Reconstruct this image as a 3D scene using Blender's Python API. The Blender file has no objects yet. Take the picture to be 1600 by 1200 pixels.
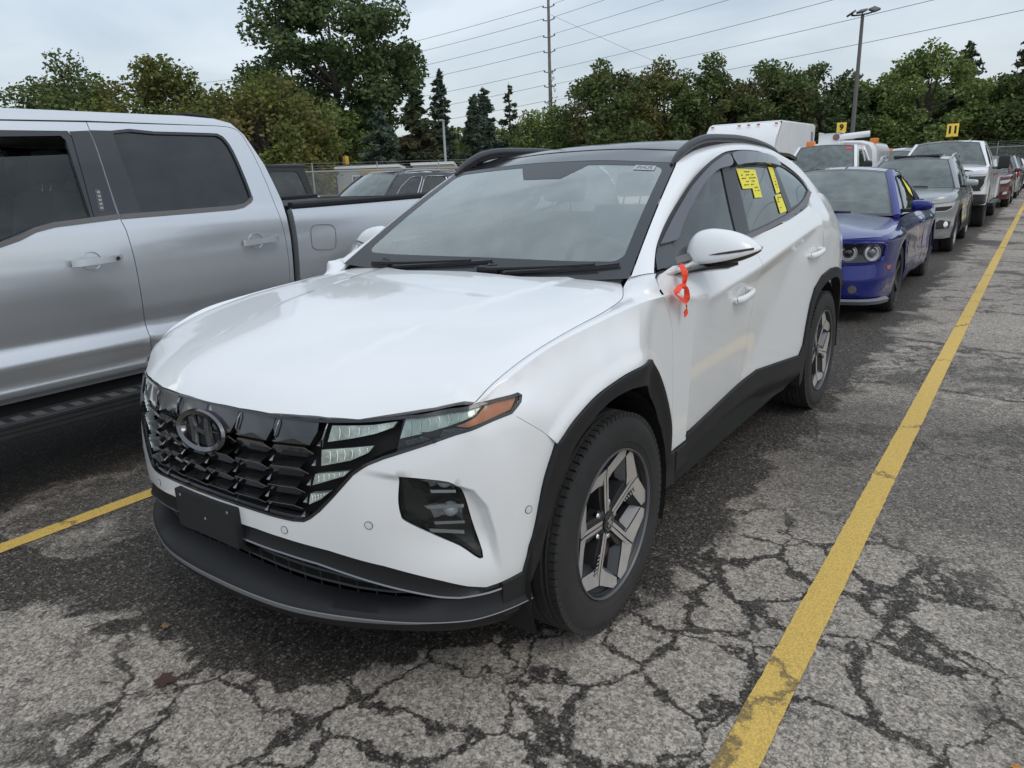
import bpy, bmesh, math, random
import numpy as np
from mathutils import Vector, Matrix
from mathutils.geometry import delaunay_2d_cdt
PI = math.pi; R_ = math.radians
scene = bpy.context.scene; COL = scene.collection
# ---------- camera ----------
cd = bpy.data.cameras.new('camera'); cam = bpy.data.objects.new('camera', cd); COL.objects.link(cam); scene.camera = cam
cd.sensor_fit = 'HORIZONTAL'; cd.sensor_width = 36.0; cd.lens = 36.0*1125/1600; cd.clip_start = .05; cd.clip_end = 2000
_y, _p, _r = R_(215.97), R_(-15.81), R_(-2.13)
_f = Vector((math.cos(_p)*math.cos(_y), math.cos(_p)*math.sin(_y), math.sin(_p)))
_rt = _f.cross(Vector((0, 0, 1))).normalized(); _u = _rt.cross(_f)
_r2 = math.cos(_r)*_rt+math.sin(_r)*_u; _u2 = -math.sin(_r)*_rt+math.cos(_r)*_u
_M = Matrix((( _r2.x, _u2.x, -_f.x), (_r2.y, _u2.y, -_f.y), (_r2.z, _u2.z, -_f.z)))
cam.matrix_world = Matrix.Translation((1.9145, 1.9128, 1.4536)) @ _M.to_4x4()
scene.render.resolution_x = 1024; scene.render.resolution_y = 768
# ---------- sky: bright overcast, soft sun ----------
SUN_EL, SUN_AZ = R_(52), R_(75)
world = bpy.data.worlds.new('World'); scene.world = world; world.use_nodes = True
nt = world.node_tree; nt.nodes.clear()
def wn(t, **k):
    n = nt.nodes.new(t)
    for a, b in k.items():
        if a in n.inputs.keys() if isinstance(a, str) and a[0].isupper() else False: n.inputs[a].default_value = b
        else: setattr(n, a, b)
    return n
out = wn('ShaderNodeOutputWorld'); bg = wn('ShaderNodeBackground'); sky = wn('ShaderNodeTexSky')
sky.sky_type = 'NISHITA'; sky.sun_disc = False; sky.sun_elevation = SUN_EL; sky.sun_rotation = PI/2-SUN_AZ; sky.air_density = 1.2; sky.dust_density = 3
bgs = wn('ShaderNodeBackground'); bgs.inputs[1].default_value = .05; nt.links.new(sky.outputs[0], bgs.inputs[0])
tc = wn('ShaderNodeTexCoord'); mp = wn('ShaderNodeMapping'); mp.inputs['Scale'].default_value = (1.0, 1.0, 3.2)
nt.links.new(tc.outputs['Generated'], mp.inputs[0])
nz = wn('ShaderNodeTexNoise'); nz.inputs['Scale'].default_value = 2.6; nz.inputs['Detail'].default_value = 7; nz.inputs['Roughness'].default_value = .52; nz.inputs['Distortion'].default_value = .4
nt.links.new(mp.outputs[0], nz.inputs['Vector'])
cr = wn('ShaderNodeValToRGB'); e = cr.color_ramp.elements; e[0].position = .34; e[0].color = (.36, .415, .475, 1); e[1].position = .66; e[1].color = (.60, .645, .69, 1)
nt.links.new(nz.outputs[0], cr.inputs[0])
# overcast sky: brighter overhead than at the horizon
sp = wn('ShaderNodeSeparateXYZ'); nt.links.new(tc.outputs['Generated'], sp.inputs[0])
mr = wn('ShaderNodeMapRange'); mr.inputs[1].default_value = .12; mr.inputs[2].default_value = .95; mr.inputs[3].default_value = 1.0; mr.inputs[4].default_value = 1.5
nt.links.new(sp.outputs[2], mr.inputs[0]); nt.links.new(cr.outputs[0], bg.inputs[0]); nt.links.new(mr.outputs[0], bg.inputs[1])
ad = wn('ShaderNodeAddShader'); nt.links.new(bg.outputs[0], ad.inputs[0]); nt.links.new(bgs.outputs[0], ad.inputs[1]); nt.links.new(ad.outputs[0], out.inputs[0])
sl = bpy.data.lights.new('sun', 'SUN'); sl.energy = .5; sl.angle = R_(25); sl.color = (1, .96, .9)
sun = bpy.data.objects.new('sun', sl); COL.objects.link(sun)
sd = Vector((math.cos(SUN_EL)*math.cos(SUN_AZ), math.cos(SUN_EL)*math.sin(SUN_AZ), math.sin(SUN_EL)))
sun.rotation_euler = sd.to_track_quat('Z', 'Y').to_euler()
scene.view_settings.view_transform = 'Standard'; scene.view_settings.look = 'None'; scene.view_settings.exposure = 0.0; scene.view_settings.gamma = 1.0
# ---------- materials ----------
MATS = {}
def mat(name, col=(.5, .5, .5), rough=.5, metal=0., coat=0., spec=.5, var=0., vscale=3., bump=0., bscale=60., trans=0., emit=None, coatr=.03, ior=1.5, dirt=None):
    if name in MATS: return MATS[name]
    m = bpy.data.materials.new(name); m.use_nodes = True; t = m.node_tree; b = t.nodes['Principled BSDF']
    b.inputs['Base Color'].default_value = (*col, 1); b.inputs['Roughness'].default_value = rough; b.inputs['Metallic'].default_value = metal
    b.inputs['Coat Weight'].default_value = coat; b.inputs['Coat Roughness'].default_value = coatr; b.inputs['Specular IOR Level'].default_value = spec
    b.inputs['Transmission Weight'].default_value = trans; b.inputs['IOR'].default_value = ior
    if emit: b.inputs['Emission Color'].default_value = (*emit[0], 1); b.inputs['Emission Strength'].default_value = emit[1]
    tcn = t.nodes.new('ShaderNodeTexCoord')
    if var:
        n = t.nodes.new('ShaderNodeTexNoise'); n.inputs['Scale'].default_value = vscale; n.inputs['Detail'].default_value = 6
        t.links.new(tcn.outputs['Object'], n.inputs['Vector'])
        r = t.nodes.new('ShaderNodeMapRange'); r.inputs[1].default_value = .3; r.inputs[2].default_value = .7; r.inputs[3].default_value = 1-var; r.inputs[4].default_value = 1+var
        x = t.nodes.new('ShaderNodeMix'); x.data_type = 'RGBA'; x.blend_type = 'MULTIPLY'; x.inputs[0].default_value = 1; x.inputs[6].default_value = (*col, 1)
        t.links.new(n.outputs[0], r.inputs[0]); t.links.new(r.outputs[0], x.inputs[7]); t.links.new(x.outputs[2], b.inputs['Base Color'])
        r2 = t.nodes.new('ShaderNodeMapRange'); r2.inputs[3].default_value = max(0, rough-var*.3); r2.inputs[4].default_value = rough+var*.3
        t.links.new(n.outputs[0], r2.inputs[0]); t.links.new(r2.outputs[0], b.inputs['Roughness'])
    if dirt:   # road dust: dust colour, height it reaches, strength
        g = t.nodes.new('ShaderNodeNewGeometry'); s = t.nodes.new('ShaderNodeSeparateXYZ'); t.links.new(g.outputs['Position'], s.inputs[0])
        n2 = t.nodes.new('ShaderNodeTexNoise'); n2.inputs['Scale'].default_value = 5; n2.inputs['Detail'].default_value = 8; t.links.new(g.outputs['Position'], n2.inputs['Vector'])
        a = t.nodes.new('ShaderNodeMapRange'); a.inputs[1].default_value = 0; a.inputs[2].default_value = dirt[1]; a.inputs[3].default_value = dirt[2]; a.inputs[4].default_value = 0
        t.links.new(s.outputs[2], a.inputs[0]); mm = t.nodes.new('ShaderNodeMath'); mm.operation = 'MULTIPLY'; t.links.new(a.outputs[0], mm.inputs[0]); t.links.new(n2.outputs[0], mm.inputs[1])
        x2 = t.nodes.new('ShaderNodeMix'); x2.data_type = 'RGBA'; x2.inputs[7].default_value = (*dirt[0], 1); t.links.new(mm.outputs[0], x2.inputs[0])
        src = b.inputs['Base Color'].links
        if src: t.links.new(src[0].from_socket, x2.inputs[6])
        else: x2.inputs[6].default_value = (*col, 1)
        t.links.new(x2.outputs[2], b.inputs['Base Color'])
    if bump:
        n = t.nodes.new('ShaderNodeTexNoise'); n.inputs['Scale'].default_value = bscale; n.inputs['Detail'].default_value = 4
        t.links.new(tcn.outputs['Object'], n.inputs['Vector']); bp = t.nodes.new('ShaderNodeBump'); bp.inputs['Strength'].default_value = bump; bp.inputs['Distance'].default_value = .01
        t.links.new(n.outputs[0], bp.inputs['Height']); t.links.new(bp.outputs[0], b.inputs['Normal'])
    MATS[name] = m; return m
def glassmat(name, tint=(.55, .62, .6), refl=1.0, rough=0.0, haze=None):
    """thin pane: tinted see-through plus a fresnel mirror; haze mixes in a diffuse veil, painted glare on the windscreen"""
    if name in MATS: return MATS[name]
    m = bpy.data.materials.new(name); m.use_nodes = True; t = m.node_tree; t.nodes.clear()
    o = t.nodes.new('ShaderNodeOutputMaterial'); tr = t.nodes.new('ShaderNodeBsdfTransparent'); tr.inputs[0].default_value = (*tint, 1)
    gl = t.nodes.new('ShaderNodeBsdfGlossy'); gl.inputs['Roughness'].default_value = rough; gl.inputs[0].default_value = (.95, 1, .98, 1)
    fr = t.nodes.new('ShaderNodeFresnel'); fr.inputs[0].default_value = 1.5
    mu = t.nodes.new('ShaderNodeMath'); mu.operation = 'MULTIPLY'; mu.use_clamp = True; mu.inputs[1].default_value = refl; t.links.new(fr.outputs[0], mu.inputs[0])
    base = tr
    if haze:
        df = t.nodes.new('ShaderNodeBsdfDiffuse'); df.inputs[0].default_value = (*haze[0], 1); mh = t.nodes.new('ShaderNodeMixShader'); mh.inputs[0].default_value = haze[1]
        n = t.nodes.new('ShaderNodeTexNoise'); n.inputs['Scale'].default_value = 6; n.inputs['Detail'].default_value = 5
        g = t.nodes.new('ShaderNodeNewGeometry'); t.links.new(g.outputs['Position'], n.inputs['Vector'])
        r = t.nodes.new('ShaderNodeMapRange'); r.inputs[1].default_value = .3; r.inputs[2].default_value = .7; r.inputs[3].default_value = haze[1]*.6; r.inputs[4].default_value = haze[1]*1.3
        t.links.new(n.outputs[0], r.inputs[0]); t.links.new(r.outputs[0], mh.inputs[0])
        t.links.new(tr.outputs[0], mh.inputs[1]); t.links.new(df.outputs[0], mh.inputs[2]); base = mh
    mx = t.nodes.new('ShaderNodeMixShader'); t.links.new(mu.outputs[0], mx.inputs[0]); t.links.new(base.outputs[0], mx.inputs[1]); t.links.new(gl.outputs[0], mx.inputs[2])
    t.links.new(mx.outputs[0], o.inputs[0]); MATS[name] = m; return m
WHITE = mat('white_paint', (.77, .785, .79), .38, coat=.9, coatr=.055, spec=.4, var=.015, vscale=1.2, dirt=((.36, .33, .29), 1.0, .30))
BLACKG = mat('gloss_black', (.008, .008, .009), .12, coat=.6, var=.05)
PLASTIC = mat('dark_plastic', (.014, .0145, .016), .6, spec=.35, var=.12, vscale=8, bump=.15, bscale=500, dirt=((.10, .095, .09), .6, .35))
UNDER = mat('underbody_black', (.006, .006, .006), .8, var=.2)
RUBBER = mat('tyre_rubber', (.026, .026, .026), .8, spec=.3, var=.15, vscale=14, bump=.3, bscale=180, dirt=((.10, .092, .085), .6, .45))
CHROME = mat('chrome', (.82, .83, .85), .08, metal=1.)
DCHROME = mat('dark_chrome', (.10, .10, .11), .13, metal=.6, coat=1.)
MACH = mat('machined_alloy', (.46, .44, .42), .34, metal=.3, var=.08, vscale=20, bump=.08, bscale=90)
RIMD = mat('dark_rim_paint', (.022, .023, .026), .4, coat=.3, var=.1, vscale=15)
RIMG = mat('grey_rim_paint', (.14, .145, .155), .38, metal=.4, var=.1, vscale=15)
DISC = mat('rusty_brake_disc', (.16, .10, .07), .5, metal=.5, var=.4, vscale=12)
GLASSF = glassmat('windscreen_glass', (.84, .93, .90), 2.9, haze=((.66, .76, .73), .13))  # haze paints the dashboard's veiling glare into the pane
GLASSD = glassmat('dark_side_glass', (.055, .06, .063), 1.25, haze=((.16, .17, .175), .25))
GLASSC = glassmat('clear_lens', (.85, .88, .88), .9)
FRIT = mat('black_frit', (.02, .022, .024), .15, coat=.8)
LAMPG = mat('lamp_reflector', (.46, .53, .47), .14, metal=.3, coat=.7, var=.25, vscale=26, bump=.15, bscale=60)
AMBER = mat('amber_lens', (.62, .17, .02), .25, coat=.8, var=.12, vscale=50, bump=.3, bscale=300)
REDL = mat('red_lens', (.35, .01, .012), .15, coat=.8, var=.2, vscale=30)
# ---------- mesh helpers ----------
def tag(o, label=None, cat=None, group=None, kind=None):
    if label: o['label'] = label
    if cat: o['category'] = cat
    if group: o['group'] = group
    if kind: o['kind'] = kind
    return o
def empty(name, label, cat, loc=(0, 0, 0), rz=0., group=None):
    o = bpy.data.objects.new(name, None); COL.objects.link(o); o.location = loc; o.rotation_euler = (0, 0, rz); o.empty_display_size = .3
    return tag(o, label, cat, group)
def mk(name, verts, faces, m, parent=None, smooth=True, normals=None, sharp=None):
    me = bpy.data.meshes.new(name); me.from_pydata([tuple(map(float, v)) for v in verts], [], [tuple(map(int, f)) for f in faces])
    ms = m if isinstance(m, (list, tuple)) else [m]
    for k in ms: me.materials.append(k)
    if smooth: me.polygons.foreach_set('use_smooth', [True]*len(me.polygons))
    if normals is not None: me.normals_split_custom_set_from_vertices([tuple(n) for n in normals])
    elif sharp: me.set_sharp_from_angle(angle=R_(sharp))
    o = bpy.data.objects.new(name, me); COL.objects.link(o)
    if parent: o.parent = parent
    return o
class MB:
    """collects simple shapes that become ONE mesh"""
    def __init__(s): s.v = []; s.f = []; s.mi = []; s.cur = 0
    def add(s, V, F, mi=None):
        n = len(s.v); s.v += [tuple(map(float, p)) for p in V]; s.f += [tuple(int(i)+n for i in f) for f in F]; s.mi += [s.cur if mi is None else mi]*len(F); return s
    def box(s, a, b, bev=0., M=None, mi=None):
        x0, y0, z0 = a; x1, y1, z1 = b
        if not bev:
            V = [(x, y, z) for z in (z0, z1) for y in (y0, y1) for x in (x0, x1)]
            F = [(0, 2, 3, 1), (4, 5, 7, 6), (0, 1, 5, 4), (2, 6, 7, 3), (0, 4, 6, 2), (1, 3, 7, 5)]
        else:
            B = bmesh.new(); bmesh.ops.create_cube(B, size=1)
            for w in B.verts: w.co = Vector((x0+(w.co.x+.5)*(x1-x0), y0+(w.co.y+.5)*(y1-y0), z0+(w.co.z+.5)*(z1-z0)))
            bmesh.ops.bevel(B, geom=B.edges[:], offset=min(bev, .45*min(abs(x1-x0), abs(y1-y0), abs(z1-z0))), segments=2, affect='EDGES', profile=.6)
            B.verts.index_update(); V = [tuple(w.co) for w in B.verts]; F = [tuple(w.index for w in f.verts) for f in B.faces]; B.free()
        if M is not None: V = [tuple(M @ Vector(p)) for p in V]
        return s.add(V, F, mi)
    def tube(s, P, r, n=8, cap=True, sq=None, mi=None):
        """sweep along points; r a number or list; sq=(w,h) scales the section"""
        P = [Vector(p) for p in P]; k = len(P); rr = r if hasattr(r, '__len__') else [r]*k; V = []; F = []
        up = Vector((0, 0, 1))
        for i, p in enumerate(P):
            d = (P[min(i+1, k-1)]-P[max(i-1, 0)]).normalized(); a = d.cross(up)
            if a.length < 1e-3: a = d.cross(Vector((0, 1, 0)))
            a.normalize(); b = a.cross(d)
            for j in range(n):
                t = 2*PI*(j+.5)/n; V.append(p+a*math.cos(t)*rr[i]*(sq[0] if sq else 1)+b*math.sin(t)*rr[i]*(sq[1] if sq else 1))
        for i in range(k-1):
            for j in range(n): F.append((i*n+j, i*n+(j+1) % n, (i+1)*n+(j+1) % n, (i+1)*n+j))
        if cap: F.append(tuple(range(n))[::-1]); F.append(tuple((k-1)*n+j for j in range(n)))
        return s.add(V, F, mi)
    def lathe(s, prof, n=48, M=None, axis='y', mi=None, a0=0, a1=2*PI):
        """prof: (axial, radius)"""
        V = []; F = []; k = len(prof); full = abs(a1-a0-2*PI) < 1e-6; N = n if full else n+1
        for j in range(N):
            t = a0+(a1-a0)*j/n
            for a, r in prof: V.append((r*math.cos(t), a, r*math.sin(t)) if axis == 'y' else (r*math.cos(t), r*math.sin(t), a) if axis == 'z' else (a, r*math.cos(t), r*math.sin(t)))
        for j in range(n):
            q = (j+1) % N
            for i in range(k-1): F.append((j*k+i, j*k+i+1, q*k+i+1, q*k+i))
        if M is not None: V = [tuple(M @ Vector(p)) for p in V]
        return s.add(V, F, mi)
    def prism(s, P, h, M=None, mi=None, top=1.0):
        """polygon P in xy extruded 0..h along z, top scaled about the centroid"""
        n = len(P); c = np.mean(P, axis=0); V = [(x, y, 0) for x, y in P]+[(c[0]+(x-c[0])*top, c[1]+(y-c[1])*top, h) for x, y in P]
        F = [tuple(range(n))[::-1], tuple(range(n, 2*n))]+[(i, (i+1) % n, n+(i+1) % n, n+i) for i in range(n)]
        if M is not None: V = [tuple(M @ Vector(p)) for p in V]
        return s.add(V, F, mi)
    def grid(s, G, mi=None, flip=False, closed=False):
        G = np.asarray(G, float); a, b = G.shape[:2]; F = []
        for i in range(a-1):
            for j in range(b if closed else b-1):
                q = (i*b+j, i*b+(j+1) % b, (i+1)*b+(j+1) % b, (i+1)*b+j); F.append(q[::-1] if flip else q)
        return s.add(G.reshape(-1, 3), F, mi)
    def build(s, name, m, parent=None, smooth=True, sharp=35, fix=True):
        o = mk(name, s.v, s.f, m, parent, smooth=False); me = o.data
        me.polygons.foreach_set('material_index', s.mi)
        if fix:
            B = bmesh.new(); B.from_mesh(me); bmesh.ops.recalc_face_normals(B, faces=B.faces); B.to_mesh(me); B.free()
        if smooth: me.polygons.foreach_set('use_smooth', [True]*len(me.polygons)); me.set_sharp_from_angle(angle=R_(sharp))
        return o
def arc(P, step):
    P = [np.asarray(p, float) for p in P]; out = []
    for a, b in zip(P, P[1:]+P[:1]):
        n = max(1, int(np.ceil(np.linalg.norm(b-a)/step)))
        for i in range(n): out.append(a+(b-a)*i/n)
    return np.array(out)
def inpoly(x, y, P):
    r = np.zeros(len(x), bool); n = len(P)
    for i in range(n):
        x0, y0 = P[i]; x1, y1 = P[(i+1) % n]
        if y0 == y1: continue
        c = ((y0 > y) != (y1 > y)) & (x < (x1-x0)*(y-y0)/(y1-y0)+x0); r ^= c
    return r
def inset(P, d):
    P = np.asarray(P, float); a = np.sum(P[:, 0]*np.roll(P[:, 1], -1)-np.roll(P[:, 0], -1)*P[:, 1]); sg = 1 if a > 0 else -1
    e = np.roll(P, -1, 0)-P; l = np.maximum(np.linalg.norm(e, axis=1), 1e-9)[:, None]; e = e/l; n = np.stack([-e[:, 1], e[:, 0]], 1)*sg
    m = n+np.roll(n, 1, 0); k = np.maximum(np.sum(m*m, 1), .6)[:, None]; return P+m*(2*d/k)
def smooth_line(P, n=6):
    return [tuple(p) for p in catmull(np.asarray(P, float), n)]
def cdt(loops, step, extra=None):
    L = [arc(l, step) for l in loops]; V = np.vstack(L); E = []; k = 0
    for l in L:
        n = len(l); E += [(k+i, k+(i+1) % n) for i in range(n)]; k += n
    lo, hi = L[0].min(0), L[0].max(0)
    gx = np.arange(lo[0]+step*.5, hi[0], step); gy = np.arange(lo[1]+step*.5, hi[1], step*.87)
    X, Y = np.meshgrid(gx, gy); X = X+(np.arange(len(gy)) % 2)[:, None]*step*.5; X = X.ravel(); Y = Y.ravel()
    m = inpoly(X, Y, L[0])
    for l in L[1:]: m &= ~inpoly(X, Y, l)
    X, Y = X[m], Y[m]
    if extra is not None: X = np.r_[X, extra[:, 0]]; Y = np.r_[Y, extra[:, 1]]
    if len(X):
        d = np.full(len(X), 9.)
        for i in range(0, len(V), 200): d = np.minimum(d, np.hypot(X[:, None]-V[None, i:i+200, 0], Y[:, None]-V[None, i:i+200, 1]).min(1))
        k = d > step*.45; G = np.stack([X[k], Y[k]], 1)
    else: G = np.zeros((0, 2))
    A = np.vstack([V, G]); r = delaunay_2d_cdt([Vector(p) for p in A], E, [], 0, 1e-6)
    VV = np.array([tuple(p) for p in r[0]]); T = np.array([f for f in r[2]]); c = VV[T].mean(1)
    m = inpoly(c[:, 0], c[:, 1], L[0])
    for l in L[1:]: m &= ~inpoly(c[:, 0], c[:, 1], l)
    return VV, T[m]
def surf_mesh(loops, fn, step=.03, flange=.012, ctr=(-1.4, 0, .6), gap=0., mir=False, extra=None, flip=False):
    loops = [inset(loops[0], gap)]+[inset(l, -gap) for l in loops[1:]] if gap else loops
    V2, T = cdt(loops, step, extra); u, v = V2[:, 0], V2[:, 1]; h = 1e-3
    P = fn(u, v); n = np.cross(fn(u+h, v)-fn(u-h, v), fn(u, v+h)-fn(u, v-h)); n /= np.maximum(np.linalg.norm(n, axis=1), 1e-12)[:, None]
    if np.mean(np.sum(n*(P-np.array(ctr)), 1)) < 0: n = -n
    if flip: n = -n
    g = np.cross(P[T[:, 1]]-P[T[:, 0]], P[T[:, 2]]-P[T[:, 0]]); w = np.sum(g*n[T].mean(1), 1) < 0; T = T.copy(); T[w] = T[w][:, ::-1]
    F = [tuple(t) for t in T]; VV = [P]; NN = [n]; N0 = len(P)
    if flange:
        ec = {}
        for t in T:
            for a, b in ((t[0], t[1]), (t[1], t[2]), (t[2], t[0])):
                if (b, a) in ec: del ec[(b, a)]
                else: ec[(a, b)] = 1
        top, bot, nn, k = [], [], [], 0
        for a, b in ec:
            e = P[b]-P[a]; m = np.cross(e, n[a]); m /= max(np.linalg.norm(m), 1e-12); i = N0+k*4
            VV.append(np.stack([P[a], P[b], P[b]-n[b]*flange, P[a]-n[a]*flange])); NN.append(np.stack([m]*4)); F.append((i+3, i+2, i+1, i)); k += 1
    V = np.vstack(VV); N = np.vstack(NN)
    if mir: V = V*[1, -1, 1]; N = N*[1, -1, 1]; F = [f[::-1] for f in F]
    return V, F, N
def panel(name, loops, fn, m, parent, both=False, **k):
    V, F, N = surf_mesh(loops, fn, **k)
    if both:
        n = len(V); F = F+[tuple(i+n for i in f[::-1]) for f in F]; V = np.vstack([V, V*[1, -1, 1]]); N = np.vstack([N, N*[1, -1, 1]])
    return mk(name, V, F, m, parent, normals=N)
def pair(name, loops, fn, m, parent, **k):
    return [panel(name, loops, fn, m, parent, **k), panel(name, loops, fn, m, parent, mir=True, **k)]
def mirror_ob(o, parent):
    """copy of a part reflected in the car's centre plane"""
    me = o.data.copy(); V = np.array([v.co for v in me.vertices]); 
    c = mk(o.name.split('.')[0], V*[1, -1, 1], [tuple(p.vertices)[::-1] for p in me.polygons], [m for m in me.materials], parent, smooth=False)
    c.data.polygons.foreach_set('use_smooth', [p.use_smooth for p in me.polygons]); c.data.polygons.foreach_set('material_index', [p.material_index for p in me.polygons])
    c.data.set_sharp_from_angle(angle=R_(35)); bpy.data.meshes.remove(me); return c
def copy_tree(o, parent=None):
    c = o.copy(); COL.objects.link(c)
    if parent: c.parent = parent
    for ch in list(o.children): copy_tree(ch, c)
    return c
FONT = None
def text_mesh(body, size, M, extrude=.0006, bold=0.):
    cu = bpy.data.curves.new('t', 'FONT'); cu.body = body; cu.size = size; cu.extrude = extrude; cu.align_x = 'CENTER'; cu.align_y = 'CENTER'; cu.offset = bold
    o = bpy.data.objects.new('t', cu); COL.objects.link(o); dg = bpy.context.evaluated_depsgraph_get(); me = o.evaluated_get(dg).to_mesh()
    V = [tuple(M @ v.co) for v in me.vertices]; F = [tuple(p.vertices) for p in me.polygons]; o.evaluated_get(dg).to_mesh_clear()
    bpy.data.objects.remove(o); bpy.data.curves.remove(cu); return V, F
# ---------- smooth surface fields ----------
class TPS:
    def __init__(s, pts, vals, smooth=0.0, sc=(1.0, 1.0)):
        s.sc = np.array(sc); P = np.asarray(pts, float)*s.sc; V = np.asarray(vals, float)
        n = len(P); r = np.linalg.norm(P[:, None]-P[None], axis=2)
        K = s.k(r)+np.eye(n)*smooth; A = np.zeros((n+3, n+3)); A[:n, :n] = K
        A[:n, n] = 1; A[:n, n+1:] = P; A[n, :n] = 1; A[n+1:, :n] = P.T
        b = np.zeros(n+3); b[:n] = V; s.w = np.linalg.lstsq(A, b, rcond=None)[0]; s.P = P
    def k(s, r): return np.where(r > 1e-9, r*r*np.log(np.maximum(r, 1e-9)), 0.0)
    def __call__(s, u, v):
        u = np.asarray(u, float); v = np.asarray(v, float); sh = np.broadcast(u, v).shape
        Q = np.stack([np.broadcast_to(u, sh).ravel()*s.sc[0], np.broadcast_to(v, sh).ravel()*s.sc[1]], 1)
        out = np.empty(len(Q)); n = len(s.P)
        for i in range(0, len(Q), 4000):
            q = Q[i:i+4000]; r = np.linalg.norm(q[:, None]-s.P[None], axis=2)
            out[i:i+4000] = s.k(r)@s.w[:n]+s.w[n]+q@s.w[n+1:]
        return out.reshape(sh)
def smin(a, b, k=0.006): return 0.5*(a+b-np.sqrt((a-b)**2+k*k))
def smax(a, b, k=0.006): return 0.5*(a+b+np.sqrt((a-b)**2+k*k))
def sstep(a, b, x):
    t = np.clip((np.asarray(x, float)-a)/(b-a), 0, 1); return t*t*(3-2*t)
def catmull(P, n=12):
    P = np.asarray(P, float); Q = np.vstack([2*P[0]-P[1], P, 2*P[-1]-P[-2]]); out = []
    for i in range(1, len(Q)-2):
        t = np.linspace(0, 1, n, endpoint=False)[:, None]; a, b, c, d = Q[i-1], Q[i], Q[i+1], Q[i+2]
        out.append(.5*((2*b)+(-a+c)*t+(2*a-5*b+4*c-d)*t*t+(-a+3*b-3*c+d)*t**3))
    out.append(P[-1:]); return np.vstack(out)
class Plan:
    """closed half outline of a body seen from above, centre front to centre rear, by arc length"""
    def __init__(s, pts, step=.01, blur=5):
        P = np.asarray(pts, float)
        C = catmull(P, 24)
        d = np.r_[0, np.cumsum(np.hypot(*np.diff(C, axis=0).T))]; n = int(d[-1]/step)+1
        S = np.linspace(0, d[-1], n); X = np.interp(S, d, C[:, 0]); Y = np.interp(S, d, C[:, 1])
        k = np.exp(-.5*(np.arange(-15, 16)/float(blur))**2); k /= k.sum()
        Xp = np.r_[X[15:0:-1], X, X[-2:-17:-1]]; Yp = np.r_[-Y[15:0:-1], Y, -Y[-2:-17:-1]]
        X = np.convolve(Xp, k, 'valid'); Y = np.convolve(Yp, k, 'valid')
        s.S, s.X, s.Y = S, X, Y; s.L = S[-1]
        tx, ty = np.gradient(X, S), np.gradient(Y, S); l = np.hypot(tx, ty); s.nx, s.ny = ty/l, -tx/l
    def at(s, q, off):
        q = np.asarray(q, float); a = np.abs(q); sg = np.where(q < 0, -1., 1.)
        X = np.interp(a, s.S, s.X); Y = np.interp(a, s.S, s.Y); nx = np.interp(a, s.S, s.nx); ny = np.interp(a, s.S, s.ny)
        return X+nx*off, (Y+ny*off)*sg
    def inv(s, x, y):
        x = np.atleast_1d(np.asarray(x, float)); y = np.atleast_1d(np.asarray(y, float))
        i = np.argmin((s.X[None]-x[:, None])**2+(s.Y[None]-np.abs(y)[:, None])**2, axis=1)
        tx, ty = -s.ny[i], s.nx[i]; dx, dy = x-s.X[i], np.abs(y)-s.Y[i]
        return s.S[i]+dx*tx+dy*ty, dx*s.nx[i]+dy*s.ny[i]
def sdist(px, py, line):
    """distance to an open polyline, signed: positive on its right-hand side"""
    L = np.asarray(line, float); best = np.full(np.shape(px), 1e9); sg = np.zeros(np.shape(px))
    for a, b in zip(L[:-1], L[1:]):
        e = b-a; l2 = e@e; t = np.clip(((px-a[0])*e[0]+(py-a[1])*e[1])/l2, 0, 1)
        qx, qy = px-(a[0]+t*e[0]), py-(a[1]+t*e[1]); d = np.hypot(qx, qy)
        c = np.sign(qx*e[1]-qy*e[0]); m = d < best; best = np.where(m, d, best); sg = np.where(m, c, sg)
    return best*sg
# ---------- the white SUV: surfaces (x forward from front axle, y left, z up, metres) ----------
HP = Plan([(.85,0),(.8485,.08),(.843,.17),(.828,.30),(.80,.40),(.765,.50),(.722,.60),(.665,.70),(.58,.80),(.50,.853),(.40,.89),(.28,.91),(.10,.922),(-.2,.925),(-.5,.925),(-.8,.925),(-1.4,.925),(-2.2,.925),(-2.8,.925),(-3.1,.912),(-3.35,.87),(-3.5,.80),(-3.6,.68),(-3.68,.42),(-3.71,.2),(-3.715,0)])
def hx(q): return np.interp(np.abs(q), HP.S, HP.X)
def door_y(x, z):
    x = np.asarray(x, float); z = np.asarray(z, float)
    dx = x+.845; zc = np.where(dx > 0, .97+.1775*dx, .97-.1132*dx); yc = np.where(dx > 0, .900-.040*dx, .900+.025*sstep(0, .65, -dx))
    U = yc-.5*(z-zc); F = .898-.0725*dx+.05*(z-.97); D2 = .893+.105*(z-.97)+.004*dx
    D = smax(np.where(dx < 0, yc+.48*(z-zc), -9.), D2, .007); R = smin(.8925-.096*(x+2.04)-.01*(z-1.015), .930+0*x, .008)
    L = np.where(dx < .12, smin(D, smax(F, yc+.48*(z-zc), .007)+.004*np.maximum(-dx, 0), .007), smax(F, yc+.6*(z-zc)-.0, .006))
    return smin(U, smax(L, R, .007), .008)
def door_off(s, z): return door_y(hx(s), z)-.925
SHUT = catmull([(.521,.775,.893),(.499,.78,.906),(.454,.79,.934),(.348,.80,.969),(.228,.807,.994),(.052,.81,1.016),(-.119,.805,1.028),(-.249,.795,1.041),(-.306,.785,1.049),(-.345,.768,1.0575),(-.394,.742,1.069)], 8)
for _ in range(3): SHUT[1:-1] = .25*SHUT[:-2]+.5*SHUT[1:-1]+.25*SHUT[2:]
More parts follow.
